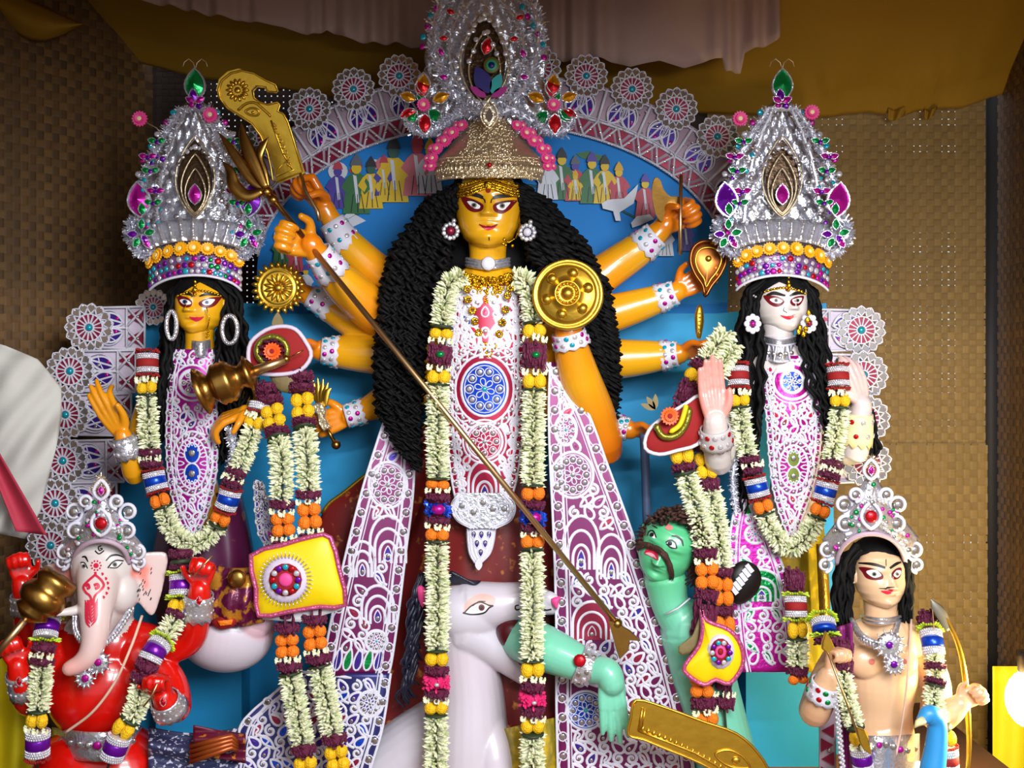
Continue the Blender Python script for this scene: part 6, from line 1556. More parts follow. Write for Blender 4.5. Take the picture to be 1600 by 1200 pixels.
hand(B, P(257, 1092, ye-.20), (-.1, -.3, 1), (-.2, -1, 0), (-.9, 0, .1), q(40), (70, 85, 55), tint=.1)
B.bake(.006, 3); B.build('body', [M_red, M_wskin], gn); bv = B.bvh
z = lambda p: zm(0, 740, 5.714, p)
face(gn, bv, dict(white=[z([(970, 838), (1000, 800), (1040, 785), (1085, 790), (1040, 830), (1010, 845)]), z([(730, 800), (755, 800), (782, 845), (755, 850)])], iris=[(1022/5.714, 740+812/5.714, 4), (755/5.714, 740+828/5.714, 3.4)],
    brow=[(z([(945, 780), (990, 735), (1050, 728), (1105, 750)]), [1.5, 3, 2.5, 1]), (z([(735, 745), (765, 745), (788, 790)]), [2, 3, 1.5])],
    line=[(z([(960, 845), (1000, 795), (1040, 775), (1100, 780)]), 2), (z([(975, 842), (1040, 840), (1090, 795)]), 1.5), (z([(725, 795), (760, 800), (785, 850)]), 1.8), (z([(850, 690), (885, 718), (930, 690)]), 2), (z([(905, 648), (880, 660), (890, 690), (915, 675), (895, 668)]), 1.8)]))
def redp(pts, w_): stroke('red_motif', gn, bv, pts, [x*1.5 for x in w_] if hasattr(w_, '__len__') else w_*1.5, M_lip, .003)
paint('red_motif', gn, bv, circ(859/5.714, 740+824/5.714, 4), M_lip, .003, 1)
for i in range(10): a = 2*PI*i/10; redp([(150.3+6*math.cos(a), 884.2+6*math.sin(a)), (150.3+8.5*math.cos(a), 884.2+8.5*math.sin(a))], 1.6)
zz = lambda p: zm(0, 900, 4, p)
redp(z([(850, 880), (850, 905), (790, 960), (750, 1010), (770, 1060), (810, 1100), (825, 1180)]), 2.4); redp(z([(850, 905), (900, 950), (925, 1000), (890, 1050), (845, 1100), (835, 1180)]), 2.4)
redp(z([(770, 1010), (790, 990), (800, 1020), (780, 1030)]), 2.6); redp(z([(840, 1000), (870, 990), (880, 1015), (850, 1030)]), 3)
paint('red_motif', gn, bv, zz([(545, 150), (575, 150), (575, 285), (565, 285)]), M_lip, .003, 1)
for k in range(6):
    redp(zz([(572, 310-k*20), (598, 275-k*20), (612, 230-k*18)]), [1.2, 2, .8]); redp(zz([(565, 320-k*22), (545, 290-k*22), (535, 240-k*18)]), [1.2, 2, .8])
for k, (a, b) in enumerate(((905, 890), (935, 930), (950, 970), (955, 1015), (940, 1060), (915, 1095))): redp(z([(a, b), (a+14, b+8), (a+4, b+20)]), 1.6)
for k in range(24):
    t = random.Random(k); u = 212+t.random()*26; v = 886+t.random()*50; stroke('ear_fleck', gn, bv, [(u, v), (u-1.5, v+4)], 1.3, M_black, .003)
# silver crown of scrolls
gc = thing('scroll_crown', 'silver scroll crown on the elephant-headed statue', 'crown', P(158, 862, ye-.08))
def scroll_crown(rt, cx, y, base, H, seed, rim):
    k = px(1, y); r_ = random.Random(seed)
    def arch(a): an = (2*a-1)*1.45; return (cx+base*math.sin(an), H[1]-(H[1]-H[0])*math.cos(an)**.8)
    W = lambda v: interp(v, [(H[2], 3), (H[2]+25, 22), (H[2]+50, 40), (H[0]-10, base+8), (H[1], base+24)])
    def sh(a, b):
        x, v = arch(a); tx = cx+(2*a-1)*(base+22)*(.55+.45*abs(2*a-1)); tv = H[2]+18+abs(2*a-1)**1.2*(H[1]-H[2])*.62
        return P(x+(tx-x)*b, v+(tv-v)*b, y+.09*abs(2*a-1)**2-.02*math.sin(b*PI))
    g = MB(); g.grid(sh, 40, 12); solid(g.build('crown_shell', M_silver, rt), .006)
    g = MB(); g.tube([P(*arch(i/40), y+.09*abs(2*i/40-1)**2-.012) for i in range(41)], 4*k, 6); g.build('crown_rim', rim, rt)
    for (dx, v, r, sg) in ((0, H[0]-24, 15, 0), (0, H[2]+22, 11, 0), (-36, H[0]-12, 13, -1), (36, H[0]-12, 13, 1), (-38, H[0]-42, 12, -1), (38, H[0]-42, 12, 1), (-base*.98-8, (H[0]+H[1])/2, 12, -1), (base*.98+8, (H[0]+H[1])/2, 12, 1), (-base-10, H[1]-6, 9, -1), (base+10, H[1]-6, 9, 1), (-22, H[0]-58, 9, -1), (22, H[0]-58, 9, 1)):
        r *= 1.28; dx *= 1.12; v -= 3; yy = y-.026+.09*(dx/(base+10))**2
        e = bpy.data.objects.new('scroll', None); col.objects.link(e); e.location = P(cx+dx, v, yy)-wloc(rt); e.parent = rt
        g = MB()
        pts = [P(cx+dx+x, v+r-z, yy) for x, z in leaf_outline(2.2*r, 1.8*r, 14)] if sg == 0 else [P(cx+dx+r*(1-.5*t)*math.cos(PI/2+sg*t*7), v+r*(1-.5*t)*math.sin(PI/2+sg*t*7), yy) for t in [i/20 for i in range(21)]]
        g.tube(pts, 3.1*k, 6, closed=(sg == 0)); g.build('scroll_cord', M_white, e)
        link('mirror_disc', SEQ['silver' if sg else 'red'], e, P(cx+dx, v, yy-.004), None, r*.5/4.6*k/K)
    for i in range(60):
        a = r_.random(); b = r_.uniform(.1, .95); p = sh(a, b); link('sequin', SEQ[r_.choice(['clear', 'silver', 'clear', 'clear', 'magenta', 'green'])], rt, p+Vector((0, -.012, 0)), frame((0, -1, .1)), r_.uniform(.45, .8))
    link('top_jewel', FP['magenta'], rt, P(cx, H[2]+26, y-.05), None, .55)
    tinsel(rt, [P(cx-12, H[2]+20, y-.02), P(cx, H[2]-2, y-.02), P(cx+12, H[2]+20, y-.02)], 8*k, 260, M_gold2, seed, 'gilt_fringe')
scroll_crown(gc, 158, ye-.13, 44, (845, 888, 748), 51, M_pinkpith)
# silver cuffs with red drops, necklace, belt, thread
def dropcuff(parent, p0, p1, r0, r1, u, v, y):
    o = cuff(parent, p0, p1, r0, r1, M_silver, ('clear',), 1.08, 16, .5); c = link('red_drop', FP['red'], o, None, None, .55); c.location = P(u, v, y)-wloc(o)
dropcuff(gn, P(40, 928, ye-.02), P(42, 955, ye-.01), q(20), q(21), 38, 945, ye-.09); dropcuff(gn, P(30, 1050, ye-.17), P(40, 1080, ye-.13), q(18), q(22), 30, 1072, ye-.24)
dropcuff(gn, P(311, 928, ye-.05), P(308, 962, ye-.03), q(20), q(22), 311, 946, ye-.12); dropcuff(gn, P(257, 1092, ye-.20), P(266, 1108, ye-.16), q(19), q(24), 255, 1104, ye-.28)
g = MB()
for sg, L in ((-1, [(118, 955), (120, 985), (134, 1005), (146, 1012)]), (1, [(204, 950), (188, 975), (172, 996), (150, 1012)])):
    g.tube([P(u, v, ye-.13-.03*(v-950)/60) for u, v in catmull(L, 5)], q(4.5), 6)
    for u, v in catmull(L, 5): g.ell(P(u+sg*4, v+2, ye-.15-.03*(v-950)/60), (q(2), q(2), q(5)), seg=6, ring=4)
g.build('silver_necklace', M_silver, gn)
e = bpy.data.objects.new('necklace_pendant', None); col.objects.link(e); e.location = P(145, 1045, ye-.19)-wloc(gn); e.parent = gn
for (du, v, r, m) in ((8, 1035, 17, M_silver), (-12, 1060, 13, M_silver)):
    g = MB(); g.lathe([(q(r), 0), (q(r*.9), q(4)), (q(r*.5), q(5))], xf(P(145+du, v, ye-.19)), 16)
    for i in range(11): a = 2*PI*i/11; g.tube([P(145+du+r*.8*math.cos(a), v+r*.8*math.sin(a), ye-.20), P(145+du+r*1.35*math.cos(a), v+r*1.35*math.sin(a), ye-.20)], [q(2.2), q(1)], 5)
    g.build('pendant_disc', m, e); link('pendant_stone', SEQ['magenta'], e, P(145+du, v, ye-.205), None, 1.1)
g = MB(); g.tube([P(u, v, y_) for u, v, y_ in catmull([(222, 962, ye-.10), (205, 1010, ye-.17), (180, 1065, ye-.19), (145, 1112, ye-.19), (102, 1145, ye-.16)], 8)], q(2.2), 6); g.build('sacred_thread', mat('pale_thread', '#d8b09a', .6), gn)
g = MB(); g.grid(lambda a, b: P(82+140*a, 1136+8*math.sin(a*PI)+b*46, ye+.06-.24*math.sin(a*PI)**.7), 30, 5); solid(g.build('silver_belt', M_silver, gn), .005)
for i in range(9): seq(gn, 'magenta' if i == 4 else 'silver', 96+14*i, 1158+7*math.sin(i/8*PI), ye+.05-.24*math.sin((i+1)/10*PI)**.7, 7 if i == 4 else 5)
pb = [('lime', 6), ('sil', 10), ('purple', 14), ('sil', 10), ('lime', 6)]
gg = garland('flower_garland', 'flower garland with purple and silver bands on the elephant-headed statue', [(78, 958, ye-.10), (70, 1000, ye-.16), (64, 1060, ye-.18), (60, 1120, ye-.19), (58, 1200, ye-.18)], pb+[('wine', 18), ('flo', 6), ('wine', 12), ('white', 70), ('leaf', 5), ('y', 22), ('flo', 6), ('sil', 11), ('purple', 16), ('sil', 12), ('redfr', 8)], .92)
garland('', '', [(282, 858, ye+.02), (284, 900, ye), (280, 950, ye-.04), (262, 990, ye-.10), (240, 1020, ye-.16), (222, 1060, ye-.19), (212, 1110, ye-.21), (190, 1145, ye-.22), (168, 1200, ye-.22)], [('wine', 16), ('leaf', 8), ('wine', 10)]+pb+[('y', 20), ('wine', 12), ('white', 36), ('lime', 6), ('sil', 10), ('purple', 14), ('sil', 10), ('wine', 20), ('wine', 20), ('white', 56), ('leaf', 5), ('y', 26), ('sil', 11), ('purple', 16), ('sil', 12)], .92, gg)
# noose wires in the hands
for (a, b, c, nm) in (((332, 868, ye-.12), (316, 885, ye-.13), (304, 900, ye-.12), 1), ((246, 1068, ye-.29), (236, 1090, ye-.29), (224, 1104, ye-.28), 2)):
    g = MB(); g.tube([P(*a), P(*b), P(*c)], q(1.5), 5); o = g.build_at('brass_pin', M_rod, P(*c)); tag(o, 'thin brass pin in the upper red hand under the plum sari' if nm == 1 else 'thin brass pin in the lower right red hand of the elephant-headed statue', 'pin')
# cloth bundle at the elephant statue's feet
cb = thing('folded_saree', 'folded patterned saree beside the elephant-headed statue', 'saree', P(300, 1210, -.28))
g = MB(); g.grid(lambda a, b: P(232+140*a, 1136+10*math.sin(a*3)+b*80, -.30-.05*math.sin(b*PI)+.02*math.sin(b*14)), 24, 18); solid(g.build('patterned_fold', mat('navy_print_cloth', '#2c2f52', .5, vs_=60, hex2='#b8b4c4', thr=(.56, .6)), cb), .006)
g = MB(); g.grid(lambda a, b: P(302+82*a, 1134+14*a+b*44, -.36+.02*math.sin(b*9+a*3)), 20, 12); solid(g.build('maroon_fold', mat('maroon_stripe_cloth', '#5a0c28', .4, vs_=30, hex2='#b86a10', thr=(.6, .64)), cb), .006)
for k in range(4):
    g = MB(); g.tube([P(298, 1166+k*8, -.40), P(330, 1158+k*7, -.42), P(362, 1150+k*6, -.41), P(370, 1160+k*4, -.39)], q(4.2), 6); g.build('copper_pleat', mat('copper_silk', '#a04a1c', .35, .5), cb)

# ------------------------------------------------------------------ plump white mount under the left goddess
wb = thing('white_mount', 'plump white and pink animal mount under the plum sari', 'statue', P(355, 1050, -.02))
B = Blob(); B.ell(P(352, 985, -.02), (px(72), px(60), px(60)), 0, .05, Matrix.Rotation(.2, 3, 'Y')); B.ell(P(392, 960, -.06), (px(34), px(36), px(44)), 0, .5); B.ell(P(330, 960, -.02), (px(50), px(50), px(46)), 0, .3)
B.bake(.005, 4); B.build('body', [M_wpaint], wb)
g = MB(); g.grid(lambda a, b: P(318+104*a-10*b, 880+b*92+8*math.sin(a*PI), -.16-.06*math.sin(a*PI)*math.sin(b*PI*.8)+.012*math.sin(a*25)*b), 40, 24)
o = g.build('gilt_saddle_cloth', mat('plum_gold_brocade', '#5a0d38', .3, .3, vs_=22, hex2='#b87a24', thr=(.5, .58), bump=.5, bs=40), wb); solid(o, .006)
g = MB(); g.ell(P(370, 904, -.235), (px(13), px(7), px(13)), seg=14, ring=8); g.build('brass_boss', M_brass, wb)
puff(wb, 'red_lip', [(330, 972), (350, 962), (368, 966), (366, 978), (345, 984)], -.20, .02, M_redf, 3); puff(wb, 'orange_patch', [(340, 970), (364, 968), (362, 976), (344, 978)], -.225, .006, M_omar, 1)
M_wmount_s = M_black

# ------------------------------------------------------------------ white lion-horse beast
yb_ = .06; q = lambda n: px(n, yb_)
ln = thing('beast_statue', 'white horse-headed beast with open jaws biting the green demon', 'statue', P(720, 1400, yb_))
B = Blob()
B.chain([P(738, 1330, yb_+.04), P(735, 1180, yb_+.03), P(735, 1090, yb_+.04), P(728, 1020, yb_+.04), P(720, 965, yb_+.03)], [q(80), q(64), q(54), q(48), q(46)], 0, [.0, .05, .05, .1, 0])
B.ell(P(728, 958, yb_), (q(60), q(46), q(46)), 0, 0, Matrix.Rotation(.1, 3, 'Y'))
B.chain([P(735, 948, yb_-.01), P(785, 944, yb_-.02), P(828, 938, yb_-.02), P(862, 944, yb_-.02)], [q(40), q(34), q(27), q(17)], 0, [0, .05, 0, .1])
B.chain([P(730, 985, yb_-.01), P(772, 1012, yb_-.01), P(802, 1040, yb_-.02), P(826, 1062, yb_-.02)], [q(38), q(30), q(20), q(13)], 0, [0, 0, .1, .1])
B.chain([P(700, 1140, yb_+.06), P(640, 1180, yb_+.08), P(580, 1240, yb_+.1), P(560, 1320, yb_+.1)], [q(60), q(62), q(70), q(70)], 0, 0)
B.chain([P(760, 1130, yb_), P(772, 1200, yb_-.05), P(770, 1300, yb_-.06)], [q(30), q(34), q(30)], 0, .05)
B.chain([P(858, 935, yb_-.05), P(866, 936, yb_-.06)], [q(12), q(8)], 0, 0)
B.bake(.0065, 4); B.build('body', [M_wpaint], ln); bv = B.bvh
z = lambda p: zm(620, 880, 3.75, p)
paint('eyelid_blush', ln, bv, z([(395, 290), (410, 225), (470, 185), (540, 185), (580, 215), (540, 270), (450, 300)]), mat('pink_blush', '#e8a8a0', .4), .0012); paint('eye_white', ln, bv, z([(398, 290), (440, 255), (490, 238), (535, 250), (520, 285), (460, 298)]), M_eyew, .0024)
paint('iris', ln, bv, circ(620+497/3.75, 880+259/3.75, 5), M_shadow, .0034, 1); paint('pupil', ln, bv, circ(620+497/3.75, 880+259/3.75, 2.4), M_black, .0042, 1)
for pts, w_ in ((z([(388, 290), (440, 300), (510, 290), (540, 262), (566, 248)]), 2.4), (z([(398, 288), (440, 248), (490, 228), (535, 245), (566, 250)]), 2.2), (z([(445, 252), (480, 225), (520, 225)]), 1.2), (z([(715, 245), (695, 250), (698, 270), (720, 270)]), 2.2), (z([(840, 255), (870, 272), (905, 268)]), 2.2)): stroke('painted_line', ln, bv, pts, w_, M_black, .003)
g = MB(); g.ell(P(806, 994, yb_-.06), (q(34), q(22), q(25)), Matrix.Rotation(.75, 3, 'Y'), 20, 12); g.build('mouth', mat('dark_red_mouth', '#4a0812', .35), ln)
g = MB(); g.tube([P(*p, yb_-.09) for p in catmull(z([(724, 375), (672, 395), (650, 440), (665, 500), (700, 550), (730, 590)]), 5)], q(3), 6); g.build('lip_edge', M_redf, ln)
for (pts, y0) in ((z([(120, 145), (145, 130), (175, 165), (168, 225), (150, 262), (128, 215)]), yb_-.06), (z([(905, 208), (945, 195), (960, 200), (945, 240), (938, 270), (910, 240)]), yb_-.08)): puff(ln, 'pink_ear' if y0 > -.01 else 'pink_nose', pts, y0, .012, M_pinkf, 2)
mb = MB(); r_ = random.Random(2)
for i in range(46):
    t = r_.random(); u = 655-18*t+r_.uniform(-8, 6); v = 922+150*t; path = [(u+10, v-30, yb_-.02), (u, v, yb_-.05), (u-6+r_.uniform(-6, 6), v+18, yb_-.04), (u+2+r_.uniform(-8, 8), v+34, yb_-.02)]
    hair_lock(mb, path, 3.4, 1.5, 30, i)
for i in range(16): u = 703+i*2; hair_lock(mb, [(u, 912-i*.1, yb_-.02), (u+2, 895+i, yb_-.05), (u+10, 900+i*.8, yb_-.05), (u+18, 908, yb_-.03)], 3, 1, 30, 90+i)
mb.build('mane', mat('blue_black_mane', '#15152a', .4), ln)

# ------------------------------------------------------------------ green demon
yd = -.02; q = lambda n: px(n, yd)
dm_ = thing('demon_statue', 'green-skinned demon statue with brown shaggy hair and moustache', 'statue', P(1100, 1330, yd))
B = Blob()
B.chain([P(1040, 905, yd+.02), P(1048, 945, yd+.02), P(1075, 985, yd+.02)], [q(34), q(30), q(38)], 0, [.6, .2, 0])
B.chain([P(1080, 985, yd+.03), P(1100, 1060, yd+.03), P(1125, 1150, yd+.02), P(1150, 1280, yd+.02)], [q(50), q(50), q(48), q(60)], 0, 0)
B.chain([P(1060, 985, yd+.10), P(970, 992, yd+.25), P(860, 985, yd+.26), P(800, 990, yd+.14), P(840, 1008, yd-.04), P(900, 1034, yd-.12), P(930, 1048, yd-.14)], [q(34), q(30), q(30), q(30), q(36), q(28), q(20)], 0, 0)
B.chain([P(925, 1046, yd-.14), P(948, 1050, yd-.17), P(956, 1066, yd-.18)], [q(20), q(21), q(20)], 0, 0)
hand(B, P(951, 1056, yd-.17), (.12, -.1, -1), (-.1, .9, -.1), (.9, .1, .1), q(50), (5, 10, 8), tint=0, fr=.105, spread=3, thumb=[(.25, 1, .5), (.0, 1, .5)])
B.bake(.005, 4)
B.join(head_mesh(P(1046, 850, yd-.0), q(44), 1.25, yaw=-.42, pitch=.18, roll=.40, nose=1.25), .75); B.build('body', [M_green], dm_); bv = B.bvh
z = lambda p: zm(980, 770, 8, p)
face(dm_, bv, dict(white=[z([(280, 520), (310, 495), (350, 530), (355, 570), (325, 565)]), z([(495, 625), (540, 605), (595, 645), (608, 690), (555, 675), (510, 650)])], iris=[(980+312/8, 770+525/8, 3.4), (980+535/8, 770+632/8, 3.6)], irmat=M_black,
    brow=[(z([(312, 405), (345, 425), (382, 445)]), [1, 2.2, 1]), (z([(555, 540), (620, 545), (680, 595), (700, 665)]), [1.5, 3, 3, 1.5])],
    line=[(z([(258, 535), (280, 485), (330, 480), (365, 560)]), 2), (z([(485, 620), (540, 590), (600, 625), (618, 695)]), 2.2), (z([(490, 635), (550, 685), (615, 695)]), 2)]))
paint('red_mouth', dm_, bv, z([(225, 735), (262, 695), (320, 695), (380, 740), (395, 800), (385, 845), (340, 825), (280, 785), (230, 765)]), M_lip, .003); paint('tongue', dm_, bv, z([(235, 755), (280, 745), (340, 770), (378, 832), (330, 810), (270, 775)]), mat('pink_tongue', '#e89aa8', .4), .005)
paint('brow_mark', dm_, bv, z([(475, 440), (510, 395), (560, 420), (565, 460), (510, 468)]), mat('salmon_paint', '#e07a78', .4), .003)
mb = MB()
for pts in (z([(325, 670), (400, 690), (450, 760), (500, 850), (535, 950), (545, 1060)]), z([(320, 665), (260, 655), (215, 665), (175, 690), (165, 720)])):
    for j in range(7):
        qq = [on_skin(bv, u+random.uniform(-3, 3), v+random.uniform(-2, 2), .010, (1046, 860)) for u, v in pts]; qq = [a for a in qq if a]
        if len(qq) > 2: mb.tube(catmull(qq, 3), [q(3.4)]*(len(catmull(qq, 3))-3)+[q(2.4), q(1.6), q(.8)], 5)
mb.build('moustache', M_hairb, dm_)
mb = MB(); r_ = random.Random(6)
for i in range(760):
    a = r_.uniform(-1.75, 2.3); rr = r_.uniform(.62 if abs(a-.3) < 1.1 else .8, 1.05); u = 1054+46*math.sin(a)*rr; v = 846-50*math.cos(a)*rr; y0 = yd+r_.uniform(-.12 if a > -.9 else -.02, .10)
    du, dv = math.sin(a+.5), -math.cos(a+.5); L = r_.uniform(8, 17)
    mb.tube([P(u, v, y0), P(u+du*L*.5+r_.uniform(-4, 4), v+dv*L*.5+3, y0-.015), P(u+du*L+r_.uniform(-6, 6), v+dv*L+9, y0-.005)], [q(3.2), q(2.6), q(.6)], 4)
for i in range(90):
    u = 1088+r_.uniform(-10, 12); v = 840+r_.random()*55; mb.tube([P(u, v, yd+.0), P(u+r_.uniform(-6, 8), v+12, yd-.03), P(u-6+r_.uniform(-10, 4), v+24, yd-.03)], [q(3.2), q(2.8), q(.6)], 4)
mb.build('shaggy_hair', M_hairb, dm_, kind='stuff')
c = cuff(dm_, P(905, 1036, yd-.12), P(926, 1046, yd-.13), q(28), q(23), M_silver, ('clear', 'silver'), 1.15); link('red_stone', SEQ['red'], c, None, frame((-.1, -1, .2)), 2.0).location = P(906, 1032, yd-.20)-wloc(c)
g = MB(); g.tube([P(u, v, y_) for u, v, y_ in ((1040, 960, yd-.07), (1060, 950, yd-.09), (1078, 935, yd-.07))], q(1.5), 5); g.build('neck_cord', M_white, dm_)
# black and white striped veena head behind the garland
vn = thing('string_instrument', 'black rounded instrument head with white keys behind the right garland', 'instrument', P(1170, 940, -.02))
puff(vn, 'black_head', [(1140, 890), (1160, 876), (1182, 884), (1190, 905), (1180, 930), (1155, 945), (1138, 930), (1134, 908)], -.05, .03, M_black, 3)
for i in range(6):
    t = i/5; u, v = 1171-24*t, 888+34*t; g = MB(); g.box(P(u, v, -.092), (.018, .004, .0085), Matrix.Rotation(.9, 3, 'Y')); g.build('white_key', M_white, vn, False)

# ------------------------------------------------------------------ youth with bow, lower right
yk = -.22; q = lambda n: px(n, yk)
kt = thing('youth_statue', 'bare-chested peach-skinned youth statue with bow and scroll crown at lower right', 'statue', P(1380, 1330, yk))
B = Blob()
B.chain([P(1375, 930, yk+.03), P(1376, 965, yk+.03), P(1378, 1000, yk+.03)], [q(27), q(26), q(40)], 0, [0, .1, 0])
B.chain([P(1330, 1003, yk+.03), P(1380, 995, yk+.03), P(1432, 1003, yk+.03)], [q(28), q(36), q(28)], 0, 0)
B.chain([P(1380, 1005, yk+.03), P(1378, 1060, yk+.02), P(1377, 1110, yk+.03), P(1378, 1160, yk+.04)], [q(50), q(56), q(48), q(52)], 0, [0, 0, 0, .2], flat=((0, 1, 0), .72), seg=28)
for du in (-24, 26): B.ell(P(1378+du, 1035, yk-.04), (q(30), q(17), q(26)), 0, .12)
B.chain([P(1322, 1008, yk+.03), P(1292, 1060, yk+.0), P(1272, 1112, yk-.04), P(1284, 1088, yk-.10), P(1296, 1056, yk-.13)], [q(24), q(24), q(24), q(22), q(17)], 0, [0, .05, .35, .1, .1])
hand(B, P(1297, 1052, yk-.13), (.15, -.1, .9), (.5, -.8, .0), (.85, .3, .1), q(38), (75, 88, 58), tint=.35)
B.chain([P(1438, 1008, yk+.03), P(1462, 1070, yk), P(1462, 1122, yk-.05), P(1484, 1112, yk-.10), P(1500, 1100, yk-.12)], [q(24), q(23), q(22), q(20), q(15)], 0, [0, 0, .2, .1, .1])
hand(B, P(1500, 1100, yk-.12), (.55, -.1, .4), (-.2, -1, 0), (-.4, -.2, .8), q(36), (75, 88, 58), tint=.3)
B.bake(.0048, 4); B.join(head_mesh(P(1373, 896, yk+.02), q(39), 1.25, yaw=.20)); B.build('body', [M_pskin], kt); bv = B.bvh
z = lambda p: zm(1270, 700, 4.283, p)
face(kt, bv, dict(shadow=[z([(312, 797), (400, 805), (460, 838), (470, 872), (420, 885), (360, 870), (332, 830)]), z([(592, 805), (560, 805), (528, 835), (530, 870), (555, 880), (585, 860)])], white=[z([(360, 825), (420, 815), (460, 850), (420, 868), (385, 855)]), z([(586, 822), (558, 820), (537, 850), (560, 866), (580, 850)])],
    iris=[(1270+412/4.283, 700+843/4.283, 3.6), (1270+562/4.283, 700+842/4.283, 3.2)], brow=[(z([(308, 770), (400, 778), (485, 802)]), [2, 4.5, 3.5]), (z([(590, 765), (560, 775), (515, 805)]), [2.5, 4.5, 3.5])], line=[(z([(445, 938), (490, 940), (500, 935), (548, 934)]), [.8, 1.8, 1.8, .8]), (z([(488, 745), (490, 790)]), 1)],
    lip=[z([(455, 955), (490, 953), (510, 950), (540, 945), (525, 970), (500, 980), (470, 968)])]))
for (u, v) in ((1362, 1034), (1412, 1034)): paint('nipple', kt, bv, circ(u, v, 5), mat('rose_paint', '#c86a5a', .4), .0015, 1)
hair_mass(kt, [(1345, 862), (1334, 880), (1332, 920), (1330, 980)], [(1338, 850), (1312, 872), (1302, 920), (1304, 978)], [yk-.05, yk-.06, yk-.05, yk-.05], [yk+.08]*4, 40, 3.6, 2, 40, 61); hair_mass(kt, [(1398, 862), (1412, 880), (1412, 920), (1400, 976)], [(1405, 850), (1420, 872), (1424, 920), (1424, 975)], [yk-.03]*4, [yk+.08]*4, 30, 3.6, 2, 40, 63)
g = MB(); g.ell(P(1372, 876, yk+.05), (q(46), q(36), q(42)), seg=22, ring=12); g.build('hair_cap', M_hair, kt)
sc_ = thing('scroll_crown', 'silver scroll crown with pink rim on the youth statue', 'crown', P(1364, 872, yk-.06)); scroll_crown(sc_, 1361, yk-.10, 54, (834, 892, 716), 71, M_pinkpith)
g = MB()
for k in range(2): g.tube([P(1346+66*a, 962+k*6+6*math.sin(a*PI), yk+.06-.16*math.sin(a*PI)**.6) for a in [i/16 for i in range(17)]], q(2.6), 6)
L = catmull([(1330, 968, yk-.02), (1346, 992, yk-.10), (1374, 1004, yk-.13), (1396, 992, yk-.10), (1404, 970, yk-.02)], 6); g.tube([P(*a) for a in L], q(4.5), 6)
for a in L: g.ell(P(a[0], a[1]+6, a[2]-.005), (q(2.4), q(2), q(5)), seg=6, ring=4)
g.build('silver_necklace', M_silver, kt)
e = bpy.data.objects.new('necklace_pendant', None); col.objects.link(e); e.location = P(1392, 1020, yk-.15)-wloc(kt); e.parent = kt
for (u, v, r) in ((1390, 1008, 20), (1397, 1038, 14)):
    g = MB(); g.lathe([(q(r), 0), (q(r*.9), q(4)), (q(r*.5), q(6))], xf(P(u, v, yk-.14)), 18)
    for i in range(13): a = 2*PI*i/13; g.tube([P(u+r*.8*math.cos(a), v+r*.8*math.sin(a), yk-.15), P(u+r*1.3*math.cos(a), v+r*1.3*math.sin(a), yk-.15)], [q(2.4), q(1)], 5)
    g.build('pendant_disc', M_silver, e); link('pendant_stone', SEQ['purple'], e, P(u, v, yk-.158), None, 1.1)
g = MB(); g.tube([P(*a) for a in catmull([(1424, 968, yk-.02), (1420, 1030, yk-.12), (1416, 1080, yk-.13), (1408, 1140, yk-.12), (1400, 1180, yk-.12)], 6)], q(1.8), 6); g.build('sacred_thread', mat('pale_thread', ''), kt)
g = MB(); g.grid(lambda a, b: P(1308+24*a+b*4, 972+b*230+(1-a)*8, yk-.12+.06*(1-a)-.012*math.sin(a*9)), 8, 30); solid(g.build('plum_shawl', mat('plum_shawl', '#7a1660', .5), kt), .005)
g = MB()
for i in range(60): g.ell(P(1306+i*.25+3*math.sin(i*2.1), 1085+i*2.6, yk-.15), q(3), seg=6, ring=4)
g.build('shawl_spangles', M_crystal, kt, kind='stuff')
g = MB(); g.grid(lambda a, b: P(1318+118*a, 1146+4*math.sin(a*PI)+b*70, yk+.08-.23*math.sin(a*PI)**.7), 30, 6); solid(g.build('silver_belt', M_silver, kt), .005)
for (p, w0, bnd) in (((1345, 1175, yk-.17), 20, 0), ): pass
for i in range(10): seq(kt, 'magenta' if i % 3 == 1 else 'silver', 1330+11*i, 1168+5*math.sin(i), yk+.07-.23*math.sin((i+1)/11*PI)**.7, 5)
g = MB(); g.grid(lambda a, b: P(1378-(60+20*b)*math.cos(PI*a), 1190+b*140, yk+.10-.17*math.sin(PI*a)), 40, 8); solid(g.build('dhoti', M_white, kt), .005)
kg = garland('flower_garland', 'flower garland with wine and white flowers on the youth statue', [(1318, 1000, yk-.10), (1318, 1050, yk-.14), (1326, 1100, yk-.16), (1340, 1150, yk-.16), (1354, 1230, yk-.15)], [('wine', 30), ('wine', 20), ('white', 84), ('leaf', 8), ('y', 24), ('flo', 5), ('sil', 11), ('purple', 14), ('sil', 11)], .8)
garland('', '', [(1448, 958, yk-.02), (1456, 1000, yk-.08), (1462, 1050, yk-.12), (1460, 1100, yk-.14), (1478, 1160, yk-.14), (1482, 1240, yk-.14)], [('wine', 22), ('lime', 6), ('sil', 12), ('blue', 14), ('sil', 12), ('white', 12), ('wine', 12), ('white', 12), ('wine', 10), ('leaf', 5), ('white', 60), ('leaf', 10), ('y', 22), ('redfr', 6), ('sil', 12), ('red', 12), ('sil', 10)], .85, kg)
c = cuff(kt, P(1292, 1066, yk-.12), P(1284, 1088, yk-.10), q(20), q(24), M_white, ('red', 'clear', 'green'), 1.1)
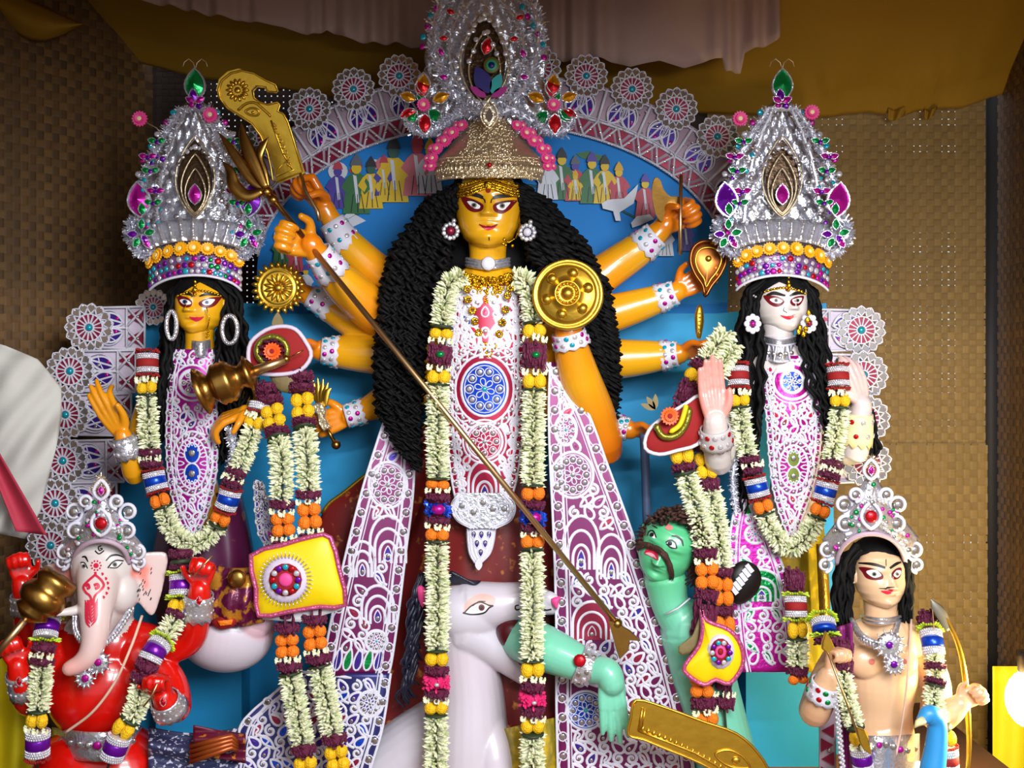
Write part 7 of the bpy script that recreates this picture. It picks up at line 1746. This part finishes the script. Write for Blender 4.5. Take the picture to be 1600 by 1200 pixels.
# side garland left of the youth
garland('flower_garland', 'short flower garland of red bands and yellow marigolds left of the youth statue', [(1240, 890, -.1), (1243, 940, -.14), (1245, 990, -.16), (1246, 1060, -.16)], [('wine', 36), ('lime', 6), ('sil', 10), ('red', 12), ('sil', 10), ('lime', 8), ('y', 24), ('leaf', 4), ('white', 40), ('wine', 16), ('o', 14)], .85)
ab = garland('arm_band', 'lime frilled band with navy stripe above the youth statue hand', [(1284, 962, yk-.06), (1288, 985, yk-.10), (1292, 1012, yk-.12)], [('lime', 8), ('sil', 10), ('blue', 8), ('lime', 8), ('wine', 12)], .95); ab['category'] = 'arm band'
# blue peacock neck
pk = thing('peacock_statue', 'blue peacock neck and head in front of the youth statue', 'statue', P(1456, 1330, yk-.20))
B = Blob(); B.chain([P(1440, 1125, yk-.22), P(1452, 1116, yk-.21), P(1464, 1130, yk-.20), P(1462, 1170, yk-.2), P(1456, 1220, yk-.2), P(1456, 1330, yk-.18)], [q(8), q(14), q(14), q(16), q(20), q(30)], 0, 0); B.bake(.004, 3); B.build('body', [M_teal2], pk)
g = MB(); g.tube([P(1442, 1126, yk-.23), P(1434, 1130, yk-.24), P(1429, 1137, yk-.24)], [q(7), q(5), q(1)], 8); g.build('beak', mat('cream_beak', '#e0d09a', .4), pk)
# painted border board beside the peacock
bb = thing('border_board', 'red triangle border strip standing left of the youth statue', 'board', P(1296, 1330, -.1))
g = MB(); g.grid(lambda a, b: P(1280+26*a, 1110+b*220-20*a*(1-b), -.10), 2, 10); solid(g.build('strip', M_pinkpith, bb), .01)
for i in range(7):
    link('red_triangle', TRI, bb, P(1283 if i % 2 else 1303, 1142+i*22, -.112), Matrix.Rotation(PI/2 if i % 2 else -PI/2, 3, 'Y'), .8)
    if i % 2: link('mirror_disc', DISC, bb, P(1296, 1150+i*22, -.115))
# ------------------------------------------------------------------ weapons and emblems held by the statues
def flatpx(mb, pts, y, t, mi=0, bev=.003, lean=0):
    cx = sum(p[0] for p in pts)/len(pts); cy = sum(p[1] for p in pts)/len(pts); k = S(y)
    mb.prism([((u-cx)*k, -(v-cy)*k) for u, v in pts], t, xf(P(cx, cy, y), Matrix.Rotation(math.atan(lean), 3, 'X') if lean else None), mi, bev)
def cordpx(mb, pts, y, r, closed=False): mb.tube([P(u, v, y) for u, v in pts], r*S(y), 6, closed=closed)
z = lambda p: zm(320, 90, 5.716, p)
ys = .22
def ty(v): return ys+(v-260)*S(ys)*.25        # the blade leans towards the viewer at the top
def cordt(mb, pts, e, r, closed=False): mb.tube([P(u, v, ty(v)+e) for u, v in pts], r*S(ys), 6, closed=closed)
sw = thing('gilt_cleaver', 'gilt hooked cleaver with embossed flower and eye, upper left hand', 'sword', P(478, 290, ys))
out = z([(640, 1110), (605, 1090), (590, 980), (560, 850), (500, 700), (420, 590), (320, 525), (200, 450), (140, 370), (122, 290), (150, 205), (230, 140), (330, 115), (440, 140), (540, 200), (630, 240), (655, 300), (640, 312), (560, 305), (540, 265), (470, 258), (432, 300), (440, 360), (490, 398), (560, 420), (650, 398), (672, 425), (650, 480), (700, 500), (740, 570), (800, 760), (872, 1020), (820, 1040)])
cyo = sum(p[1] for p in out)/len(out)
g = MB(); flatpx(g, out, ty(cyo)+.008, .016, 0, 0, .25); g.build('blade', M_gold, sw, False)
g = MB(); cordt(g, out, -.002, 1.7, True); cordt(g, z([(590, 560), (640, 700), (700, 860), (780, 1000)]), -.002, 1.5); cordt(g, z([(640, 1060), (800, 1000), (720, 930), (650, 1000)]), -.003, 1.2, True); g.build('raised_rim', M_gold, sw)
fl = bpy.data.objects.new('embossed_flower', None); col.objects.link(fl); fl.location = P(320+290/5.716, 90+290/5.716, ys)-wloc(sw); fl.parent = sw
for i in range(14):
    a = 2*PI*i/14; g = MB(); u, v = 320+290/5.716, 90+290/5.716; g.ell(P(u+13*math.cos(a), v+13*math.sin(a), ty(v+13*math.sin(a))-.003), (px(5.5), px(2), px(2.6)), Matrix.Rotation(a, 3, 'Y'), 8, 5); g.build('petal', M_gold, fl)
g = MB(); g.ell(P(320+290/5.716, 90+290/5.716, ty(141)-.003), (px(5), px(2.4), px(5)), seg=10, ring=6); g.build('flower_heart', M_gold, fl)
g = MB(); cordt(g, catmull(z([(295, 470), (370, 410), (450, 405), (520, 460), (590, 525)]), 5), -.004, 2); cordt(g, catmull(z([(360, 480), (420, 450), (480, 475), (470, 515), (410, 515)]), 4, True), -.004, 1.6, True); g.ell(P(320+430/5.716, 90+490/5.716, ty(176)-.004), px(2.6), seg=8, ring=5); g.build('embossed_eye', M_gold, sw)
for i in range(8):
    u, v = 320+(615+i*20)/5.716, 90+(600+i*50)/5.716; g = MB(); g.tube([P(u+4*(1-t*.6)*math.cos(t*6+i), v+4*(1-t*.6)*math.sin(t*6+i), ty(v)-.003) for t in [j/10 for j in range(11)]], px(1.1), 5); g.build('scroll', M_gold, sw)
g = MB(); g.tube([P(470, 272, ys+.005), P(478, 300, .2), P(496, 330, .19), P(499, 345, .19)], px(3.2), 8); g.build('grip', M_rod, sw)
# trident spear
sp = thing('trident_spear', 'long brass trident spear crossing the middle statue diagonally', 'spear', P(985, 1000, -.17))
a, b = P(417, 300, .064), P(962, 972, -.155)
g = MB(); g.tube([a, b], px(4.3), 12); g.build('shaft', M_rod, sp)
g = MB(); g.ell(a, px(9), seg=16, ring=10); g.lathe([(px(6), -.02), (px(8), 0), (px(6), .02)], xf(a+(b-a).normalized()*.04, (b-a).to_track_quat('Y', 'Z').to_matrix()), 14); g.build('collar_knob', M_brass, sp)
def blade(mb, path, w_, y0):
    q_ = catmull(path, 6); n = len(q_)
    mb.tube([P(u, v, y0) for u, v in q_], [max(.3, w_*math.sin(PI*min(1, (.12+i/(n-1)*.9)))**.8)*S(y0) for i in range(n)], 8, flat=((0, 1, 0), .35))
g = MB(); blade(g, [(415, 294), (400, 262), (388, 236), (380, 212), (377, 190)], 11, .035); g.build('middle_prong', M_brass, sp)
g = MB(); blade(g, [(413, 296), (392, 280), (372, 250), (356, 226), (340, 205)], 8, .045); g.build('side_prong', M_brass, sp)
g = MB(); blade(g, [(418, 292), (412, 270), (404, 246), (412, 226), (420, 214)], 8, .055); g.build('side_prong', M_brass, sp)
g = MB(); blade(g, [(410, 298), (385, 306), (366, 290), (360, 268), (346, 250)], 11, .035); g.build('curl_prong', M_brass, sp)
g = MB(); d_ = (b-a).normalized(); R_ = (-d_).to_track_quat('Y', 'Z').to_matrix(); g.lathe([(px(5), 0), (px(8), .012), (px(8), .024), (px(5), .034)], xf(b-d_*.01, (-d_).to_track_quat('Y', 'Z').to_matrix()), 14); g.build('foot_knob', M_brass, sp)
g = MB(); flatpx(g, [(950, 968), (962, 972), (985, 985), (1001, 1001), (984, 1000), (982, 1016), (968, 1030), (963, 1015)], -.165, .014); g.build('foot_blade', M_brass, sp, False)
# gilt disc
dc = thing('gilt_discus', 'spiked gilt discus with petal wheel, left of the middle statue', 'discus', P(435, 484, .22)); yy = .22; k = S(yy)
g = MB(); g.lathe([(34*k, -.01), (34*k, .004), (31*k, .010), (29*k, .006), (26*k, .006), (25*k, .010), (22*k, .006), (6*k, .006), (5*k, .014), (1*k, .016)], xf(P(435, 450, yy)), 32); g.build('plate', M_gold, dc)
pm = MB(); pm.ell((0, -.008, 0), (3*k, 2.4*k, 8*k), seg=8, ring=6); pm = pm.mesh('petal', M_gold); sm_ = MB(); sm_.tube([(0, 0, 0), (0, -.006, 6*k), (0, 0, 10*k)], [4.4*k, 3*k, .4*k], 6); sm_ = sm_.mesh('spike', M_gold)
for i in range(14): a_ = 2*PI*i/14; link('petal', pm, dc, P(435+15*math.sin(a_), 450-15*math.cos(a_), yy), Matrix.Rotation(a_, 3, 'Y'))
for i in range(22): a_ = 2*PI*i/22; link('spike', sm_, dc, P(435+32*math.sin(a_), 450-32*math.cos(a_), yy), Matrix.Rotation(a_, 3, 'Y'), 1.1)
# shield
sh_ = thing('gilt_shield', 'round gilt shield with seven raised bosses in front of the black hair', 'shield', P(887, 516, -.06)); yy = -.07; k = S(yy); RT = frame((-.10, -1, .05))
g = MB(); g.lathe([(56*k, -.02), (56*k, 0), (53*k, .008), (50*k, .002), (46*k, .0), (44*k, .012), (42*k, .014), (30*k, .024), (21*k, .028), (20*k, .034), (18*k, .034), (17*k, .028), (10*k, .03)], xf(P(887, 460, yy), RT), 48); g.build('plate', M_gold, sh_)
bs_ = MB(); bs_.lathe([(8.5*k, 0), (8.5*k, .004), (6.5*k, .010), (3*k, .015), (.5*k, .016)], None, 18); bs_ = bs_.mesh('boss', M_gold)
for i in range(6): a_ = 2*PI*(i+.25)/6; link('boss', bs_, sh_, P(887, 460, yy)+RT @ Vector((33*k*math.cos(a_), -.022, 33*k*math.sin(a_))), RT)
link('boss', bs_, sh_, P(887, 460, yy)+RT @ Vector((0, -.03, 0)), RT, 1.25)
bd2 = MB(); bd2.ell((0, 0, 0), 2.4*k, seg=8, ring=5); bd2 = bd2.mesh('bead', M_gold)
for i in range(16): a_ = 2*PI*i/16; link('bead', bd2, sh_, P(887, 460, yy)+RT @ Vector((14.5*k*math.cos(a_), -.034, 14.5*k*math.sin(a_))), RT)
# axe
ax = thing('gilt_axe', 'gilt crescent axe on a thin rod, upper right hand', 'axe', P(1063, 392, .2)); yy = .205
g = MB(); g.tube([P(1064, 274, .215), P(1063, 340, .2), P(1063, 398, .2)], px(3), 10); g.build('rod', M_rod, ax)
g = MB(); flatpx(g, catmull([(1062, 308), (1046, 306), (1036, 296), (1030, 282), (1022, 278), (1018, 292), (1020, 316), (1026, 336), (1036, 346), (1040, 330), (1050, 320), (1062, 318)], 4, True), .235, .022, 0, 0, .3); g.build('crescent_blade', M_brass, ax, False)  # darker brass stands in for shade on the gilt blade
# leaf plate
lf = thing('copper_leaf_plate', 'copper leaf-shaped conch plate with gilt cap, right of the middle statue', 'plate', P(1100, 460, .2)); yy = .2
o1 = catmull([(1116, 378), (1130, 388), (1135, 405), (1126, 428), (1112, 446), (1102, 462), (1098, 446), (1086, 428), (1079, 408), (1083, 388), (1096, 378)], 4, True)
puff(lf, 'plate', o1, yy, .016, M_copper, 1, 6, mat('dark_copper', '#7a4a24', .35, 1), 3)
g = MB(); cx, cy = 1107, 412; cordpx(g, [(cx+(u-cx)*.72, cy+(v-cy)*.72) for u, v in o1], yy-.018, 1.3, True); g.ell(P(1107, 404, yy-.018), (px(5), px(4), px(5)), seg=10, ring=6)
g.build('gilt_inlay', M_gold, lf)
for i in range(3): g = MB(); g.tube([P(1110+t*22, 372+i*3.6-t*1+5*t, yy-.006) for t in (0, .5, 1)], px(2), 8); g.build('cap_ring', M_gold, lf)
# small dagger / serpent head
kn = thing('gilt_dagger', 'small gilt serpent-headed dagger above the right hand', 'dagger', P(1096, 528, .18)); yy = .18
puff(kn, 'blade', [(1086, 490), (1091, 477), (1097, 479), (1100, 500), (1097, 520), (1094, 530), (1088, 526), (1086, 508)], yy, .012, M_gold, 3); g = MB()
for i in range(6): g.ell(P(1093, 490+i*6, yy-.013), px(1.8), seg=6, ring=4)
g.build('studs', M_gold, kn)
# thunderbolt
vj = thing('gilt_thunderbolt', 'gilt flame-pronged thunderbolt in the lowest left hand', 'thunderbolt', P(525, 700, .2)); yy = .2
for i, (u, v) in enumerate(((488, 590), (496, 588), (505, 590), (513, 596), (518, 606))):
    g = MB(); blade(g, [(500+i*2, 636), ((500+i*2+u)/2-2, 614), (u, v)], 5, yy-.004*i); g.build('prong', M_gold, vj)
g = MB(); flatpx(g, [(489, 632), (502, 628), (510, 640), (508, 652), (517, 668), (506, 674), (499, 664), (496, 648)], yy-.02, .02, 0, .005); g.build('bell_body', M_gold2, vj, False)
g = MB(); g.tube([P(510, 668, yy), P(522, 690, yy)], px(3), 8); g.ell(P(525, 695, yy), px(7.5), seg=14, ring=9); g.build('handle_knob', M_brass, vj)
# clubs
def club(label, a, b, prof, name='brass_club', rod=None):
    t = thing(name, label, 'club', b); d = (b-a); R = d.to_track_quat('Y', 'Z').to_matrix(); Ln = d.length
    g = MB(); g.lathe([(r*S(0), -h*Ln) for r, h in prof], xf(a, R), 24); g.build('head', M_brass, t)
    if rod:
        g = MB(); g.tube([a+d*rod[0], a+d*rod[1]], [rod[2]*S(0), rod[3]*S(0)], 12); g.build('handle', M_rod, t)
    return t
club('brass club with flared rings held by the left goddess', P(312, 612, -.12), P(446, 562, -.10), [(2, 0), (34, .005), (38, .02), (30, .07), (19, .13), (24, .16), (31, .20), (33, .22), (31, .25), (33, .28), (31, .31), (33, .34), (29, .38), (20, .44), (17, .48), (24, .55), (29, .57), (20, .61), (9, .65)], rod=(.58, 1.0, 9, 6))
g = MB(); g.ell(P(447, 561, -.10), px(6)); g.tube([P(450, 560, -.10), P(474, 547, -.10)], px(1), 5); o = g.build_at('club_tip', M_brass, P(450, 560, -.1)); o.parent = bpy.data.objects['brass_club']; o.location = Vector(P(450, 560, -.1))-wloc(o.parent)
club('brass club resting against the elephant-headed statue, upper left', P(98, 898, ye-.17), P(-12, 1030, ye-.26), [(4, 0), (26, .02), (30, .10), (24, .16), (30, .20), (34, .28), (30, .36), (22, .40), (26, .44), (16, .50), (6, .54)], rod=(.5, 1.0, 5, 5))
# gilt sword, bottom right
gs = thing('gilt_sword', 'broad gilt curved sword lying across the bottom right of the middle', 'sword', P(1190, 1260, -.32)); yy = -.30
out = catmull([(994, 1094), (1040, 1106), (1100, 1128), (1150, 1146), (1184, 1176), (1204, 1215), (1190, 1262), (1160, 1262), (1140, 1235), (1116, 1205), (1080, 1186), (1040, 1170), (1006, 1156), (982, 1148), (986, 1120)], 3, True)
g = MB(); flatpx(g, out, yy, .02, 0, .004); g.build('blade', M_gold, gs, False)
g = MB(); cordpx(g, out, yy-.010, 2.2, True); cordpx(g, [(1004, 1106), (998, 1142)], yy-.012, 2); cordpx(g, [(998, 1142), (1040, 1158), (1085, 1176), (1120, 1196), (1140, 1220)], yy-.012, 2)
cordpx(g, [(1008, 1108), (1003, 1140)], yy-.012, 1.2); g.build('raised_rim', M_gold, gs)
for i in range(16): t = i/15; u, v = 1004+130*t, 1139+50*t+14*t*t; g = MB(); g.ell(P(u, v, yy-.012), (px(2.4), px(1.5), px(3.6)), Matrix.Rotation(.6, 3, 'Y'), 6, 4); g.build('bead', M_gold, gs)
g = MB(); cordpx(g, catmull([(1118, 1178), (1138, 1172), (1160, 1182), (1172, 1200), (1150, 1200), (1130, 1192)], 4, True), yy-.012, 1.8, True); g.ell(P(1150, 1188, yy-.012), (px(6), px(3), px(5)), seg=10, ring=6); g.build('embossed_eye', M_gold, gs)
# snake-tail rod held in the lower right hand
g = MB(); g.tube([P(*a_) for a_ in catmull([(1006, 676, .22), (1008, 720, .24), (1010, 780, .24), (1012, 850, .24)], 5)], px(7), 10); o = g.build_at('serpent', mat('slate_serpent', '#47587a', .45), P(1010, 850, .24)); tag(o, 'slate blue serpent hanging from the lower right hand', 'serpent')
# youth's arrow and bow
ar = thing('gilt_arrow', 'gilt arrow with leaf head held by the youth statue', 'arrow', P(1358, 1185, yk-.25)); yy = yk-.22
g = MB(); g.tube([P(1294, 1020, yy), P(1320, 1090, yy-.02), P(1345, 1160, yy-.03)], q(1.8), 8); g.build('shaft', M_rod, ar)
g = MB(); flatpx(g, [(1290, 986), (1298, 998), (1304, 1012), (1292, 1020), (1284, 1014), (1284, 1004)], yy, .014, 0, .004); g.build('arrow_head', M_gold, ar, False)
g = MB(); flatpx(g, [(1338, 1136), (1350, 1140), (1358, 1160), (1362, 1180), (1350, 1172), (1342, 1158)], yy-.03, .012, 0, .004); g.build('arrow_vane', M_gold, ar, False)
bw = thing('gilt_bow', 'tall gilt bow held at the right of the youth statue', 'bow', P(1512, 1330, yk-.1)); yy = yk-.10
g = MB(); pts = catmull([(1456, 940), (1478, 966), (1498, 1010), (1508, 1060), (1512, 1110), (1514, 1170), (1508, 1230), (1490, 1290)], 6); g.tube([P(u, v, yy-.0) for u, v in pts], [q(1+3.5*math.sin(PI*(i+.5)/len(pts))) for i in range(len(pts))], 8); g.build('limb', M_gold, bw)
g = MB(); blade(g, [(1482, 985), (1472, 962), (1462, 948), (1454, 936)], 9, yy); g.build('bow_tip', mat('grey_steel', '#8a8478', .4, .6), bw)
g = MB(); g.tube([P(1456, 940, yy), P(1470, 1110, yy), P(1490, 1290, yy)], q(.8), 5); g.build('string', M_rod, bw)
